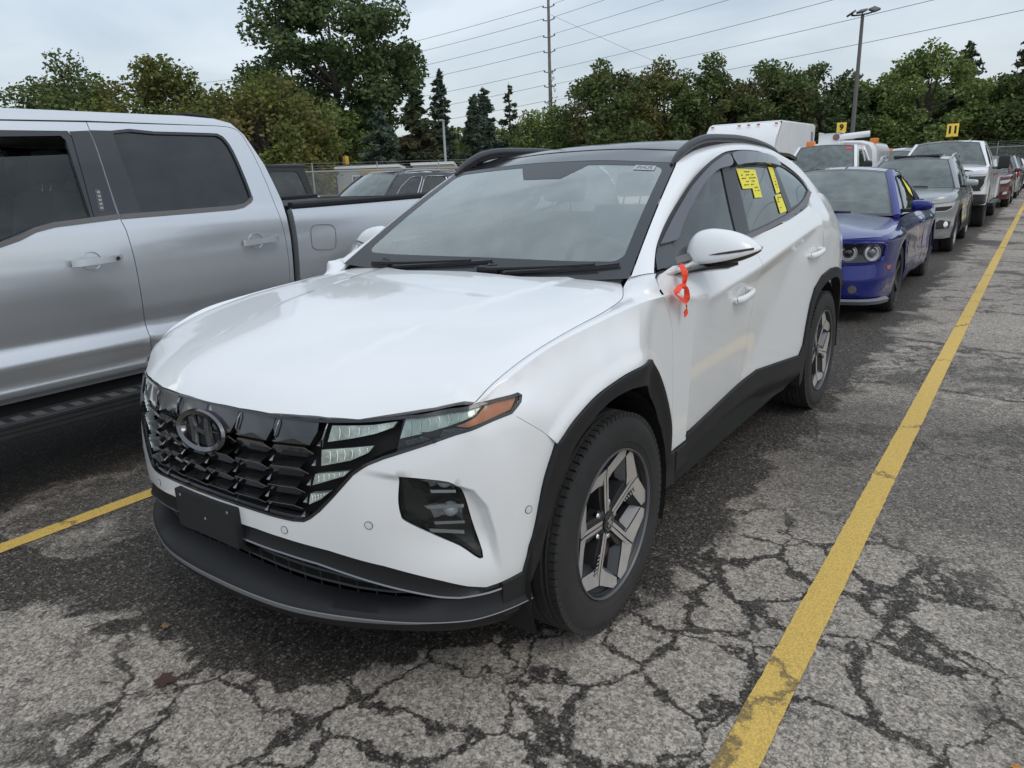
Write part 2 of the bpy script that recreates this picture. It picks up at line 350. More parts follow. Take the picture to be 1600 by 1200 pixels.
CREST = catmull([(.4935,.79,.895),(.469,.80,.9146),(.432,.812,.937),(.395,.8205,.952),(.316,.831,.978),(.229,.838,.997),(.107,.843,1.0096),(-.004,.847,1.0185),(-.133,.852,1.029),(-.25,.859,1.037),(-.34,.868,1.0415),(-.4405,.8830,1.0417)], 8)
for _ in range(6): CREST[1:-1] = .25*CREST[:-2]+.5*CREST[1:-1]+.25*CREST[2:]
def _front_ctl():
    c = []
    def p(x, y, z): s, o = HP.inv(x, y); c.append((s[0], z, o[0]))
    def sy(y, z, o):
        s, _ = HP.inv(np.interp(y, HP.Y[:120], HP.X[:120]), y); c.append((s[0], z, o))
    for y in (0, .15, .3, .45):
        for z, o in ((.90,-.062),(.865,-.045),(.80,-.027),(.70,-.009),(.60,0),(.50,0),(.40,-.006),(.28,-.01)): sy(y, z, o)
    for y in (.58, .70):
        for z, o in ((.87,-.052),(.80,-.03),(.70,-.008),(.60,.002),(.50,.002),(.40,-.004),(.28,-.012)): sy(y, z, o)
    for y in (.80, .855):
        for z, o in ((.86,-.03),(.80,-.016),(.70,-.003),(.60,.002),(.50,.002),(.40,-.002),(.28,-.012)): sy(y, z, o)
    for x, y, z in [(.62,.64,.878),(.56,.715,.887),(.521,.775,.893)]+[tuple(c_) for c_ in CREST[::8][:-1]]: p(x, y, z)
    for c_ in CREST[24:-6:9]: p(c_[0], c_[1]+.007, c_[2]-.028)
    for x, rows in ((.40,((.885,.865),(.85,.88),(.78,.889),(.65,.893),(.5,.893))),(.25,((.955,.852),(.915,.876),(.86,.900),(.75,.914),(.6,.916),(.45,.912))),
                    (.05,((.95,.876),(.90,.906),(.84,.920),(.7,.925),(.5,.92))),(-.18,((.97,.880),(.92,.912),(.86,.922),(.7,.92),(.5,.91)))):
        for z, y in rows: p(x, y, z)
    for x in (-.38, -.48, -.6):
        for z in (.35,.5,.6,.7,.8,.9,.97,1.01): c.append((HP.inv(x, .925)[0][0], z, float(door_y(x, z))-.925))
    return np.array(c)
_fc = _front_ctl(); HF = TPS(_fc[:, :2], _fc[:, 2], smooth=4e-4)
def spt(x, y): return float(HP.inv(x, y)[0][0])
POCKET = [(spt(.745,.54), .738), (spt(.68,.66), .716), (spt(.60,.765), .690), (spt(.57,.795), .672), (spt(.545,.82), .62), (spt(.53,.83), .54), (spt(.52,.838), .44), (spt(.515,.842), .34)]
def front_off(s, z, pocket=True):
    s = np.abs(np.asarray(s, float)); z = np.asarray(z, float); o = HF(s, z)
    if pocket:
        d = sdist(s, z, POCKET); s0 = POCKET[0][0]; s1 = POCKET[2][0]
        amt = .034*sstep(s0-.02, s1, s)*sstep(.40, .56, z)
        o = o-amt*sstep(-.006, .016, d)
    return o
def Pfront(s, z, lift=0.):
    x, y = HP.at(s, front_off(s, z)+lift); return np.stack([x, y, z+0*x], -1)
def Pdoor(s, z, lift=0.):
    x, y = HP.at(s, door_off(np.abs(s), z)+lift); return np.stack([x, y, z+0*x], -1)
# hood z(x,y): rises behind its leading edge, rolls over towards the side shut lines
_ye = np.array([0, .149, .276, .384, .455, .532, .626, .703, .776]); _xe = np.array([.8035, .800, .787, .765, .739, .698, .641, .588, .520]); _ze = np.array([.8645, .8640, .8628, .8620, .8622, .8650, .8715, .8805, .8935])
_ce = catmull(np.c_[_ye, _xe, _ze], 10); _ce = np.vstack([_ce, _ce[-1]+(_ce[-1]-_ce[-4])*5])
def _fx(a): return np.interp(a, _ce[:, 0], _ce[:, 1])
def _fz(a): return np.interp(a, _ce[:, 0], _ce[:, 2])
_dd = np.array([-.08, 0, .03, .07, .12, .2, .3, .45, .62, .8, 1.0, 1.25, 1.5]); _ff = np.array([-.085, 0, .0275, .052, .073, .098, .124, .155, .180, .199, .214, .228, .238])
_dg = np.linspace(-.08, 1.5, 400); _fg = np.interp(_dg, _dd, _ff); _k = np.exp(-.5*(np.arange(-24, 25)/8.)**2); _k /= _k.sum(); _fs = np.convolve(np.r_[[_fg[0]]*24, _fg, [_fg[-1]]*24], _k, 'valid')
_sl = np.vstack([SHUT, [(-.515, .68, 1.088), (-.60, .60, 1.094)]])[::-1]; _sx, _sy, _sz = np.r_[_sl[:, 0], .62, .9], np.r_[_sl[:, 1], .765, .75], np.r_[_sl[:, 2], .872, .86]
def HH(x, y):
    x, y = np.broadcast_arrays(np.asarray(x, float), np.asarray(y, float)); a = np.minimum(np.abs(y), .83)
    d = _fx(a)-x
    def zc(a): return _fz(a)+np.interp(_fx(a)-x, _dg, _fs)
    ys = np.interp(x, _sx, _sy); drop = np.maximum(zc(ys)-np.interp(x, _sx, _sz), -.01)
    r = sstep(-.02, .10, d); yl = .30+.20*np.clip((.75-x)/1.2, 0, 1)
    return zc(a)-drop*(a/ys)**9+.0045*(1-sstep(yl-.018, yl+.022, a))*r*sstep(.05, .25, d)
def Phood(x, y, lift=0.): return np.stack([x+0*y, y+0*x, HH(x, y)+lift], -1)
# side glass plane y(x,z)
_gc = np.array([(-.50,1.11,.838),(-.66,1.203,.752),(-.855,1.287,.708),(-1.07,1.404,.694),(-1.27,1.477,.686),(-1.5,1.545,.682),(-1.9,1.552,.688),(-2.3,1.512,.692),(-2.75,1.44,.715),(-2.95,1.33,.80),
    (-.8,1.13,.862),(-1.05,1.145,.866),(-1.44,1.163,.866),(-2.02,1.204,.868),(-2.5,1.25,.862),(-2.74,1.278,.845),(-2.97,1.314,.815),(-1.3,1.25,.828),(-1.3,1.38,.770),(-1.8,1.28,.812),(-1.8,1.42,.755),(-2.3,1.32,.812),(-2.3,1.42,.742),(-.95,1.25,.795)])
def _gf(x, z):
    x = (np.asarray(x, float)+1.8)/1.3; z = (np.asarray(z, float)-1.33)/.22; x, z = np.broadcast_arrays(x, z)
    return np.stack([1+0*x, x, z, x*x, x*z, z*z, x**3, x*x*z, x**4], -1)
_gw = np.linalg.lstsq(np.vstack([_gf(_gc[:, 0], _gc[:, 1]), .02*np.eye(9)]), np.r_[_gc[:, 2], np.zeros(9)], rcond=None)[0]
def HG(x, z): return _gf(x, z)@_gw
def Pside(x, z, lift=0.): return np.stack([x+0*z, HG(x, z)+lift, z+0*x], -1)
_rc = []
for x, y, z in ((-1.165,0,1.527),(-1.3,0,1.558),(-1.5,0,1.594),(-1.8,0,1.626),(-2.1,0,1.634),(-2.5,0,1.622),(-2.9,0,1.588),(-3.2,0,1.545),
    (-1.16,.3,1.521),(-1.5,.3,1.59),(-1.9,.3,1.626),(-2.4,.3,1.62),(-2.9,.3,1.583),(-3.2,.3,1.54),
    (-1.145,.52,1.506),(-1.4,.52,1.555),(-1.7,.52,1.598),(-2.1,.52,1.612),(-2.5,.52,1.602),(-2.9,.52,1.568),(-3.15,.52,1.53),
    (-1.137,.60,1.499),(-1.35,.61,1.548),(-1.6,.62,1.588),(-1.9,.62,1.603),(-2.3,.62,1.596),(-2.66,.64,1.545)):
    _rc.append((x, y, z));
    if y: _rc.append((x, -y, z))
_rc = np.array(_rc); HR = TPS(_rc[:, :2], _rc[:, 2], smooth=2e-3)
def Proof(x, y, lift=0.): return np.stack([x+0*y, y+0*x, HR(x, y)+lift], -1)
def Pscreen(u, v, lift=0.):
    """windscreen: u across -1..1, v 0 base .. 1 top"""
    u = np.asarray(u, float); v = np.asarray(v, float); a = u*u
    bx, by, bz = -.448+.014*a, .746*u, 1.083+.021*a*a
    tx, ty, tz = -1.168+.033*a, .612*u, 1.528-.030*a
    b = np.sin(np.pi*v)*.026*(1-.6*a)
    return np.stack([bx+(tx-bx)*v+b*.5+lift*.5, by+(ty-by)*v, bz+(tz-bz)*v+b*.86+lift*.86], -1)
# ---------- wheels ----------
def tyre_mesh(parent, R, rim, w, name='tyre', tread=True):
    """axis y, outer side +y, centred on the hub"""
    h = w/2; sh = R-.012
    prof = [(-h*.78, rim-.005), (-h*.92, rim+.012), (-h, (R+rim)*.5), (-h*.95, sh-.022), (-h*.86, sh-.004)]
    g = .007; xs = [(-.60, 0), (-.57, 1), (-.50, 1), (-.47, 0), (-.21, 0), (-.18, 1), (-.10, 1), (-.07, 0), (.07, 0), (.10, 1), (.18, 1), (.21, 0), (.47, 0), (.50, 1), (.57, 1), (.60, 0)]
    for a, d in xs: prof.append((a*h, R-.0035*(abs(a)**2)*2-(g if d else 0)))
    prof += [(h*.86, sh-.004), (h*.95, sh-.022), (h*.985, sh-.034), (h, (R+rim)*.5), (h*.97, rim+.032), (h*.955, rim+.030), (h*.92, rim+.012), (h*.78, rim-.005)]
    b = MB().lathe(prof, 72)
    if tread:   # shoulder blocks
        for side in (1, -1):
            for i in range(84):
                t = 2*PI*i/84; M = Matrix.Rotation(-t, 4, 'Y'); b.box((sh-.02, min(side*h*.70, side*h*.88), -.0105), (R-.0032, max(side*h*.70, side*h*.88), .0105), M=M)
    return b.build(name, RUBBER, parent, sharp=28)
def spin(M0, k, n): return Matrix.Rotation(-2*PI*k/n, 4, 'Y') @ M0
def hero_wheel(parent, side):
    """parts of one wheel; built for the left, mirrored by side=-1"""
    e = bpy.data.objects.new('wheel', None); COL.objects.link(e); e.parent = parent; e.empty_display_size = .1
    tyre_mesh(e, .370, .2413, .235)
    rm = MB(); rm.cur = 0
    rm.lathe([(.106, .2505), (.1125, .249), (.112, .2455), (.106, .243)], 72, mi=2); rm.lathe([(.106, .243), (.096, .240), (.080, .231), (-.02, .222), (-.10, .232)], 72, mi=1)   # lip and barrel
    # five twin-blade spokes: dark pockets with machined faces; polar coordinates (r, angle deg) -> face depth
    A = Matrix(((1, 0, 0, 0), (0, 0, 1, 0), (0, 1, 0, 0), (0, 0, 0, 1)))   # xy plane -> xz plane, height -> +y
    def pol(L): return [(r*math.cos(R_(a)), r*math.sin(R_(a))) for r, a in L]
    def slab(L, y0s, y1, mi, k, chf=.94):
        """polygon in polar coordinates, front face at depth y0 given per vertex, back at y1"""
        P = pol(L); n = len(P); V = [(x, y1, z) for x, z in P]+[(x, y, z) for (x, z), y in zip(P, y0s)]
        F = [tuple(range(n))[::-1], tuple(range(n, 2*n))]; S = [(i, (i+1) % n, n+(i+1) % n, n+i) for i in range(n)]
        Mk = Matrix.Rotation(-2*PI*k/5, 4, 'Y'); V = [tuple(Mk @ Vector(p)) for p in V]
        nb = len(rm.v); rm.add(V, [F[0]]+S, 1); rm.v = rm.v; rm.f.append(tuple(nb+i for i in F[1])); rm.mi.append(mi)
    for k in range(5):
        for sg in (1, -1):
            o_ = (lambda L: L) if sg > 0 else (lambda L: [(r, -a) for r, a in L][::-1])
            w_ = (lambda v: v) if sg > 0 else (lambda v: v[::-1])
            # thin blade from the hub, then a broad arm cutting across to the rim
            slab(o_([(.040, 2.5), (.170, .9), (.204, .8), (.170, 4.6), (.10, 8.5), (.040, 20)]), w_([.080, .090, .096, .089, .084, .080]), .05, 0, k)
            slab(o_([(.148, 4.6), (.170, 1.0), (.206, .8), (.2425, 23 if sg > 0 else 27), (.2425, 32.5), (.222, 35.2), (.170, 16)]), w_([.083, .088, .096, .099, .099, .094, .086]), .06, 0, k)
            # grey flank of the arm dropping into the opening
            slab(o_([(.150, 5.8), (.170, 16), (.222, 35.2), (.206, 37), (.155, 20)]), w_([.079, .081, .090, .058, .048]), .03, 2 if sg < 0 else 1, k)
        slab([(.05, -30), (.05, 30), (.12, 17), (.17, 11), (.17, -11), (.12, -17)], [.072, .072, .076, .080, .080, .076], .02, 1, k)
        slab([(.165, -9), (.165, 9), (.2, 11), (.238, 24), (.240, 0), (.238, -24), (.2, -11)], [.072, .072, .080, .086, .086, .086, .080], .03, 1, k)
        if k in (1, 3):
            for j in range(6): r0 = .108+.0125*j; slab([(r0, 8.5), (r0+.005, 8.0), (r0+.013, 13), (r0+.008, 14)], [.085+.0015*j]*4, .07, 0, k)
        Mb = spin(Matrix.Translation((.062*math.cos(R_(30)), .058, .062*math.sin(R_(30)))), k, 5); rm.cur = 1
        rm.lathe([(0, .011), (.012, .011), (.016, .007), (.016, 0)], 10, M=Mb, mi=3)
    rm.lathe([(.03, .066), (.066, .064), (.076, .050), (.078, .044), (.079, .033)], 40, mi=1)
    rim = rm.build('rim', [MACH, RIMD, RIMG, CHROME], e, sharp=20)
    cap = MB(); cap.lathe([(.077, .034), (.083, .033), (.086, .028), (.0865, 0)], 36, mi=0)
    cap.lathe([(.0872, .0275), (.0872, .0262)], 36, mi=1)
    # slanted H on the cap
    for P in ([(-.015, -.013), (-.008, -.013), (-.003, .013), (-.010, .013)], [(.004, -.013), (.011, -.013), (.016, .013), (.009, .013)], [(-.010, -.006), (.008, .003), (.011, .0075), (-.007, -.001)]):
        cap.prism(P, .002, M=Matrix.Translation((0, .0855, 0)) @ A, mi=1)
    c = cap.build('hub_cap', [BLACKG, CHROME], e)
    d = MB().lathe([(-.005, .0), (-.005, .162), (.014, .162), (.014, .06)], 48).build('brake_disc', DISC, e)
    cal = MB().box((-.17, -.03, -.05), (-.085, .045, .06), bev=.012).build('brake_caliper', DISC, e)
    bk = MB().lathe([(-.06, 0.), (-.06, .225)], 32).build('dust_shield', UNDER, e)
    if side < 0: e.scale = (1, -1, 1)
    return e
# ---------- the white SUV ----------
def build_hero():
    car = empty('white_suv', 'white compact crossover with black jewel-pattern grille and yellow window stickers, nearest vehicle', 'car', (0, 0, 0))
    B = 'SUV'
    HOODE = [(0, .8645), (.0718, .8652), (.1527, .8636), (.2776, .862), (.3901, .8610), (.4727, .8615), (.5644, .8645), (.678, .8700), (.7831, .88), (.8998, .8933)]
    HLTOP = [(.8998, .8933), (.973, .9013), (1.0235, .9052), (1.0445, .9071), (1.0543, .8997), (1.0424, .8843)]
    HLBOT = [(1.0424, .8843), (1.007, .8599), (.9264, .8437), (.842, .8258), (.7442, .7971), (.6377, .7661), (.5933, .7491), (.5753, .7386), (.5514, .7223), (.4884, .6552), (.4464, .6132), (.4136, .5875), (.392, .5765), (.3592, .574), (.2961, .577), (.2489, .580), (.1164, .5855), (0, .5865)]
    FOG = smooth_line([(.6770, .7185), (.715, .7170), (.7911, .7073), (.825, .6940), (.8495, .655), (.868, .58), (.8925, .4698), (.832, .508), (.7621, .5445), (.6872, .5909), (.6745, .6105), (.6700, .6537), (.6770, .7185)], 4)[:-1]
    WBOT = [(0, .5262), (.1, .5260), (.2133, .5240), (.3093, .5162), (.46, .496), (.6178, .4629), (.773, .418), (.8416, .395), (.8954, .3822), (.9433, .3880), (1.0072, .4006)]
    BF = smooth_line([(1.007, .8599), (1.0557, .823), (1.1000, .788), (1.135, .7512)], 4)
    AO1 = smooth_line([(1.0072, .4006), (1.0482, .5259), (1.086, .6552), (1.135, .7512)], 6)
    AO2 = smooth_line([(1.135, .7512), (1.2162, .7970), (1.3466, .8370), (1.4835, .8573), (1.6462, .8620), (1.745, .853), (1.8178, .8283), (1.8764, .782), (1.9395, .6971), (1.9911, .6014), (2.0235, .514), (2.0320, .40)], 6)
    FD = [(2.0907, .402), (2.054, .5838), (2.0357, .7364), (2.0053, .906), (1.9718, .9706), (1.915, 1.035), (1.8934, 1.0727), (1.8933, 1.112)]
    S = lambda x: 1.472-x   # arc length of a point on the straight flank
    SILL = [(2.0902, .3975), (2.3949, .4264), (3.1032, .4941), (3.6828, .4489)]
    sillz = lambda s: float(np.interp(s, [a for a, b in SILL], [b for a, b in SILL]))
    # --- bumper (white shell) ---
    bl = [(s, z) for s, z in HLBOT[::-1]]+BF[1:-1]+AO1[::-1]+WBOT[::-1][1:]
    bl = [(s, z) for s, z in bl]
    ex = []
    for i in range(len(POCKET)-1):
        a, b = np.array(POCKET[i]), np.array(POCKET[i+1]); m = max(2, int(np.linalg.norm(b-a)/.01)); d = (b-a)/np.linalg.norm(b-a); nn = np.array([d[1], -d[0]])
        for j in range(m):
            for o in (-.008, -.002, .004, .010, .018): ex.append(a+(b-a)*j/m+nn*o)
    bump = panel('front_bumper', [bl, FOG], Pfront, WHITE, car, both=True, step=.022, flange=.02, gap=.0012, extra=np.array(ex))
    # --- fender ---
    top3 = [(.499, .78, .906), (.454, .79, .934), (.348, .80, .969), (.228, .807, .994), (.14, .8095, 1.007), (.052, .81, 1.016), (-.03, .8085, 1.0225), (-.119, .805, 1.028), (-.249, .795, 1.041), (-.306, .785, 1.049), (-.34, .775, 1.058)]
    # lower wing up to the shoulder crest, then a strip from the crest to the bonnet shut line, one mesh
    cs, co = HP.inv(CREST[:, 0], CREST[:, 1]); cz = CREST[:, 2]; o_ = np.argsort(cs); cs, co, cz = cs[o_], co[o_], cz[o_]; dl = co-front_off(cs, cz)
    AOL = [tuple(p) for p in AO1+AO2[1:]]
    def Pfend(s, z, lift=0.):
        s = np.asarray(s, float); z = np.asarray(z, float); a = np.abs(s); zt_ = np.interp(a, cs, cz); o = front_off(s, z)+np.interp(a, cs, dl)*np.exp(-((zt_-z)/.06)**2)*(a > cs[0]-.01)
        w = sstep(1.80, 1.90, s); o = o*(1-w)+door_off(a, z)*w
        o = o+.009*(1-sstep(.006, .050, np.abs(sdist(a, z, AOL))))*(a > 1.05)
        x, y = HP.at(s, o+lift); return np.stack([x, y, z+0*x], -1)
    h0_ = (float(cs[0]), float(cz[0])); sm_ = (float(cs[-1]), float(cz[-1])); FDt = [p for p in FD if p[1] < sm_[1]-.004]
    low_ = [h0_, (.973, .9013), (1.0235, .9052), (1.0445, .9071), (1.0543, .8997), (1.0424, .8843)]+[(1.007, .8599)]+BF[1:]+AO2[1:]+FDt+[tuple(p) for p in np.c_[cs, cz][::-1][:-1]]
    V1, F1, N1 = surf_mesh([low_], Pfend, step=.014, flange=.012)
    IN = np.vstack([[(.523, .772, .8925)], SHUT[2:], [(-.415, .740, 1.083), (-.437, .741, 1.098), (-.452, .736, 1.1045)]]); seam = [Pdoor(np.array(a), np.array(b_)) for a, b_ in ((1.9005, 1.058), (1.8925, 1.075), (1.892, 1.095), (1.8915, 1.108))]+[np.array([-.488, .8255, 1.1125])]
    OU = np.vstack([CREST, seam]); ni = int(np.argmin(abs(IN[:, 0]+.306))); m1, m2 = 60, 12
    def resamp(L, n): d = np.r_[0, np.cumsum(np.linalg.norm(np.diff(L, axis=0), axis=1))]; t = np.linspace(0, d[-1], n); return np.stack([np.interp(t, d, L[:, c]) for c in range(3)], 1)
    I2 = np.vstack([resamp(IN[:ni+1], m1), resamp(IN[ni:], m2)[1:]]); O2 = np.vstack([resamp(CREST, m1), resamp(OU[len(CREST)-1:], m2)[1:]])
    W9 = np.linspace(0, 1, 9); Gt = np.array([[i_+(o2-i_)*w+np.array([0, .25, .97])*math.sin(PI*w)*min(.005, np.linalg.norm(o2-i_)*.08) for w in W9] for i_, o2 in zip(I2, O2)])
    gu, gv = np.gradient(Gt, axis=0), np.gradient(Gt, axis=1); Nt = np.cross(gu, gv); Nt /= np.linalg.norm(Nt, axis=2)[..., None]; Nt *= np.sign(Nt[..., 2:3]+1e-9)
    edge_ = Gt[:, 0]-Nt[:, 0]*.014; nr, nc = Gt.shape[:2]; V2 = np.vstack([Gt.reshape(-1, 3), Gt[:, 0], edge_]); en = np.tile([[0, -1., 0]], (nr*2, 1)); N2 = np.vstack([Nt.reshape(-1, 3), en]); F2 = [(i*nc+j, i*nc+j+1, (i+1)*nc+j+1, (i+1)*nc+j) for i in range(nr-1) for j in range(nc-1)]+[(nr*nc+i, nr*nc+i+1, nr*nc+nr+i+1, nr*nc+nr+i) for i in range(nr-1)]
    def orient(V, F, N):
        out = []
        for f in F:
            g = np.cross(V[f[1]]-V[f[0]], V[f[2]]-V[f[0]]); out.append(f if g@N[f[0]] > 0 else f[::-1])
        return out
    F2 = orient(V2, F2, N2); n1 = len(V1); VV = np.vstack([V1, V2]); NN = np.vstack([N1, N2]); FF = F1+[tuple(i+n1 for i in f) for f in F2]
    mk('front_fender', VV, FF, WHITE, car, normals=NN); mk('front_fender', VV*[1, -1, 1], [f[::-1] for f in FF], WHITE, car, normals=NN*[1, -1, 1])
    # --- doors ---
    BELT = [(S(-.4753), 1.1130), (S(-.6426), 1.1300), (S(-.8519), 1.1425), (S(-1.0491), 1.1515), (S(-1.39), 1.1622), (S(-1.674), 1.1790), (S(-2.009), 1.2060), (S(-2.2387), 1.2350), (S(-2.394), 1.2605), (S(-2.53), 1.288), (S(-2.66), 1.3200)]
    bz = lambda s: float(np.interp(s, [a for a, b in BELT], [b for a, b in BELT]))
    J = smooth_line([(S(-1.405), 1.163), (S(-1.43), 1.05), (S(-1.45), .9), (S(-1.44), .65), (S(-1.425), sillz(S(-1.425)))], 5)
    dex = []
    for x in np.arange(-.46, -2.6, -.009):
        dx_ = x+.845; zc_ = .97+.1775*dx_ if dx_ > 0 else .97-.1132*dx_
        for o in (-.014, -.007, 0, .007, .014): dex.append((S(x), zc_+o))
        if dx_ < 0:
            for o in (-.075, -.068, -.061, -.054): dex.append((S(x), zc_+o*min(1, (-dx_+.2)/.6)))
    for t in np.arange(0, 1, .02):
        for o in (-.010, 0, .010): dex.append((S(-.845+.345*t+o), .97-.40*t)); dex.append((S(-2.04+.5*t+o), 1.015-.455*t))
    dex = np.array(dex)
    fd = FD[:-1]+[(1.903, 1.100)]+BELT[:4]+J+[(2.3949, .4264)]
    pair('front_door', [fd], Pdoor, WHITE, car, step=.012, extra=inin(dex, fd), flange=.012, gap=.0013)
    AR = [(3.6828, .4489), (3.7363, .4973), (3.7760, .6242), (3.815, .7225), (3.8753, .8013), (4.0149, .8566), (4.20, .8745), (4.36, .866), (4.50, .835), (4.60, .775), (4.655, .70), (4.690, .60), (4.715, .50), (4.73, .42)]
    RJ = smooth_line([(S(-2.40), bz(S(-2.40))), (S(-2.50), 1.12), (S(-2.545), 1.0), (S(-2.52), .90)], 5)+[(3.950, .8310)]
    ari = [p for p in AR if p[0] < 3.945][::-1]
    rd = J[::-1]+[p for p in BELT if S(-1.45) < p[0] < S(-2.39)]+RJ+ari+[(3.1032, .4941)]
    pair('rear_door', [rd], Pdoor, WHITE, car, step=.012, extra=inin(dex, rd), flange=.012, gap=.0013)
    # --- quarter and tail ---
    q = []
    for x in (-2.2, -2.35, -2.5):
        for z in (.45, .6, .75, .9, 1.0, 1.1, 1.17): q.append((S(x), z, float(door_y(x, z))-.925))
    for x, z, y in ((-2.40, 1.263, float(HG(-2.40, 1.263))), (-2.53, 1.288, float(HG(-2.53, 1.288))), (-2.66, 1.320, .808), (-2.85, 1.315, .805), (-3.05, 1.29, .80), (-3.2, 1.245, .79), (-3.33, 1.195, .775)):
        s_, o_ = HP.inv(x, y); q.append((s_[0], z, o_[0]))
    for x, rows in ((-2.7, ((1.2, -.02), (1.12, .002), (1., .006), (.85, .008), (.6, .007), (.45, .004))), (-2.95, ((1.18, -.035), (1.1, -.004), (.95, .008), (.8, .01), (.6, .008), (.45, .004)))):
        for z, o in rows: q.append((S(x), z, o))
    for s_ in (4.65, 4.85):
        for z, o in ((1.1, -.035), (1.02, -.01), (.9, .0), (.75, .004), (.6, .004), (.45, .0)): q.append((s_, z, o))
    for s_ in (5.1, 5.35, 5.6, 5.84):
        for z, o in ((1.3, -.24), (1.2, -.15), (1.1, -.09), (1.0, -.05), (.9, -.03), (.75, .0), (.6, .01), (.45, .01)): q.append((s_, z, o))
    q = np.array(q); QF = TPS(q[:, :2], q[:, 2], smooth=1e-3)
    def Pq(s, z, lift=0.):
        s = np.asarray(s, float); z = np.asarray(z, float)
        x, y = HP.at(s, QF(np.abs(s), z)+lift); P = np.stack([x, y, z+0*x], -1); D = Pdoor(s, z, lift); w = sstep(S(-2.35), S(-2.55), s)[..., None]; return D*(1-w)+P*w
    qt = [(S(-2.66), 1.320)]+[(float(HP.inv(x, y)[0][0]), z) for x, y, z in ((-2.85, .805, 1.315), (-3.05, .80, 1.29), (-3.2, .79, 1.245), (-3.33, .775, 1.195))]+[(5.0, 1.08), (5.02, .9), (5.02, .62), (4.9, .60), (4.74, .60)]
    qp = RJ[::-1]+[p for p in BELT if p[0] > S(-2.41)][:-1]+qt+[p for p in AR if p[0] > 3.96][::-1][4:]
    pair('rear_quarter', [qp], Pq, WHITE, car, step=.03, flange=.012, gap=.0012)
    bb = [(0+4.74, .595), (4.90, .595), (5.844, .70), (5.844, .44), (4.735, .44), (4.715, .50)]
    panel('rear_bumper', [bb], Pq, WHITE, car, both=True, step=.05, flange=.015, gap=.001)
    panel('rear_valance', [[(4.735, .435), (5.844, .435), (5.844, .26), (4.74, .28)]], Pq, PLASTIC, car, both=True, step=.05)
    panel('tailgate', [[(5.03, .61), (5.03, 1.07), (5.3, 1.09), (5.844, 1.09), (5.844, .71)]], Pq, WHITE, car, both=True, step=.05, flange=.01, gap=.001)
    panel('tail_light', [[(4.93, .97), (5.0, 1.055), (5.844, 1.06), (5.844, 1.03), (5.2, 1.02), (5.02, .86)]], lambda s, z: Pq(s, z, .006), REDL, car, both=True, step=.05)
    # --- cabin sides ---
    FR = smooth_line([(-.484, 1.1145), (-.555, 1.1556), (-.628, 1.1971), (-.727, 1.2459), (-.822, 1.2903), (-.952, 1.3478), (-1.081, 1.4043), (-1.168, 1.4403), (-1.273, 1.4775), (-1.402, 1.5162), (-1.545, 1.5460), (-1.7347, 1.5556), (-1.9846, 1.5520), (-2.1645, 1.5350), (-2.3657, 1.5077), (-2.5334, 1.4752), (-2.64, 1.4415), (-2.695, 1.4038), (-2.700, 1.3595), (-2.662, 1.3220)], 3)
    rk = [(0, (-.435, .738, 1.098)), (4, None), (8.3, (-1.137, .614, 1.498)), (9.3, (-1.30, .610, 1.550)), (10, (-1.50, .602, 1.575)), (11, (-1.72, .606, 1.594)), (12, (-1.97, .608, 1.600)), (14, (-2.38, .608, 1.588)), (16, (-2.80, .630, 1.512)), (17, (-2.98, .66, 1.445)), (18, (-3.17, .72, 1.315)), (19, (-3.33, .775, 1.197))]
    def rin(t):
        if t <= 8.3: p = Pscreen(np.array(1.004), np.array(t/8.3)); return np.array(p)+np.array([0, .004, .0])
        ks = [k for k, v in rk if k >= 8.3]; vs = np.array([v for k, v in rk if k >= 8.3]); return np.array([np.interp(t, ks, vs[:, c]) for c in range(3)])
    for mm in (1, -1):
        G = []; nb = len(FR); inn = np.array([rin(i*19./(nb-1)) for i in range(nb)])
        for _ in range(3): inn[26:-1] = .25*inn[25:-2]+.5*inn[26:-1]+.25*inn[27:]
        for i in range(nb):
            x, z = FR[i]; B_ = np.array([x, float(HG(x, z))+.001, z]); A_ = inn[i]
            d1 = np.array([0, .9, .44]); wd = np.linalg.norm(A_-B_); row = [B_+np.array([0, -.014, -.002])]
            for w in np.linspace(0, 1, 7): row.append(B_+(A_-B_)*w+d1*math.sin(PI*w)**.8*min(.022, wd*.13))
            row.append(A_+np.array([0, -.006, -.02])); G.append(np.array(row)*[1, mm, 1])
        rs = MB().grid(G, flip=mm < 0); rs.build('roof_side', WHITE, car, fix=False, sharp=50)
    belt_x = [(1.472-s, z) for s, z in BELT]
    dayl = [p for p in FR[:-1] if p[0] < -.50]+[(x, z+.001) for x, z in belt_x[::-1] if x < -.55]
    holes = [[(-.66, 1.150), (-.80, 1.160), (-1.265, 1.178), (-1.462, 1.500), (-1.375, 1.490), (-1.24, 1.450), (-1.055, 1.370), (-.86, 1.275), (-.735, 1.212)],
             [(-1.435, 1.190), (-1.75, 1.208), (-2.095, 1.236), (-2.112, 1.3417), (-2.18, 1.4668), (-2.17, 1.500), (-1.9, 1.518), (-1.61, 1.518)],
             [(-2.175, 1.256), (-2.39, 1.280), (-2.55, 1.310), (-2.66, 1.338), (-2.672, 1.375), (-2.655, 1.405), (-2.60, 1.432), (-2.5, 1.460), (-2.25, 1.498)]]
    for sgn, mir in ((1, False), (-1, True)):
        fr = panel('window_surround', [dayl]+[inset(h, 0) for h in holes], lambda x, z: Pside(x, z, -.008), mat('satin_black_trim', (.014, .015, .017), .35, coat=.1, spec=.4), car, mir=mir, step=.03, flange=.01)
        g = []
        for h in holes: g.append(panel('side_window', [inset(h, -.004)], lambda x, z: Pside(x, z, -.014), GLASSD, car, mir=mir, step=.04, flange=0))
        # belt moulding in dull grey
        bm_ = [(-.56, 1.124)]+[(x, z) for x, z in belt_x if x < -.6]; hi = [(x, z+.021) for x, z in bm_[::-1]]
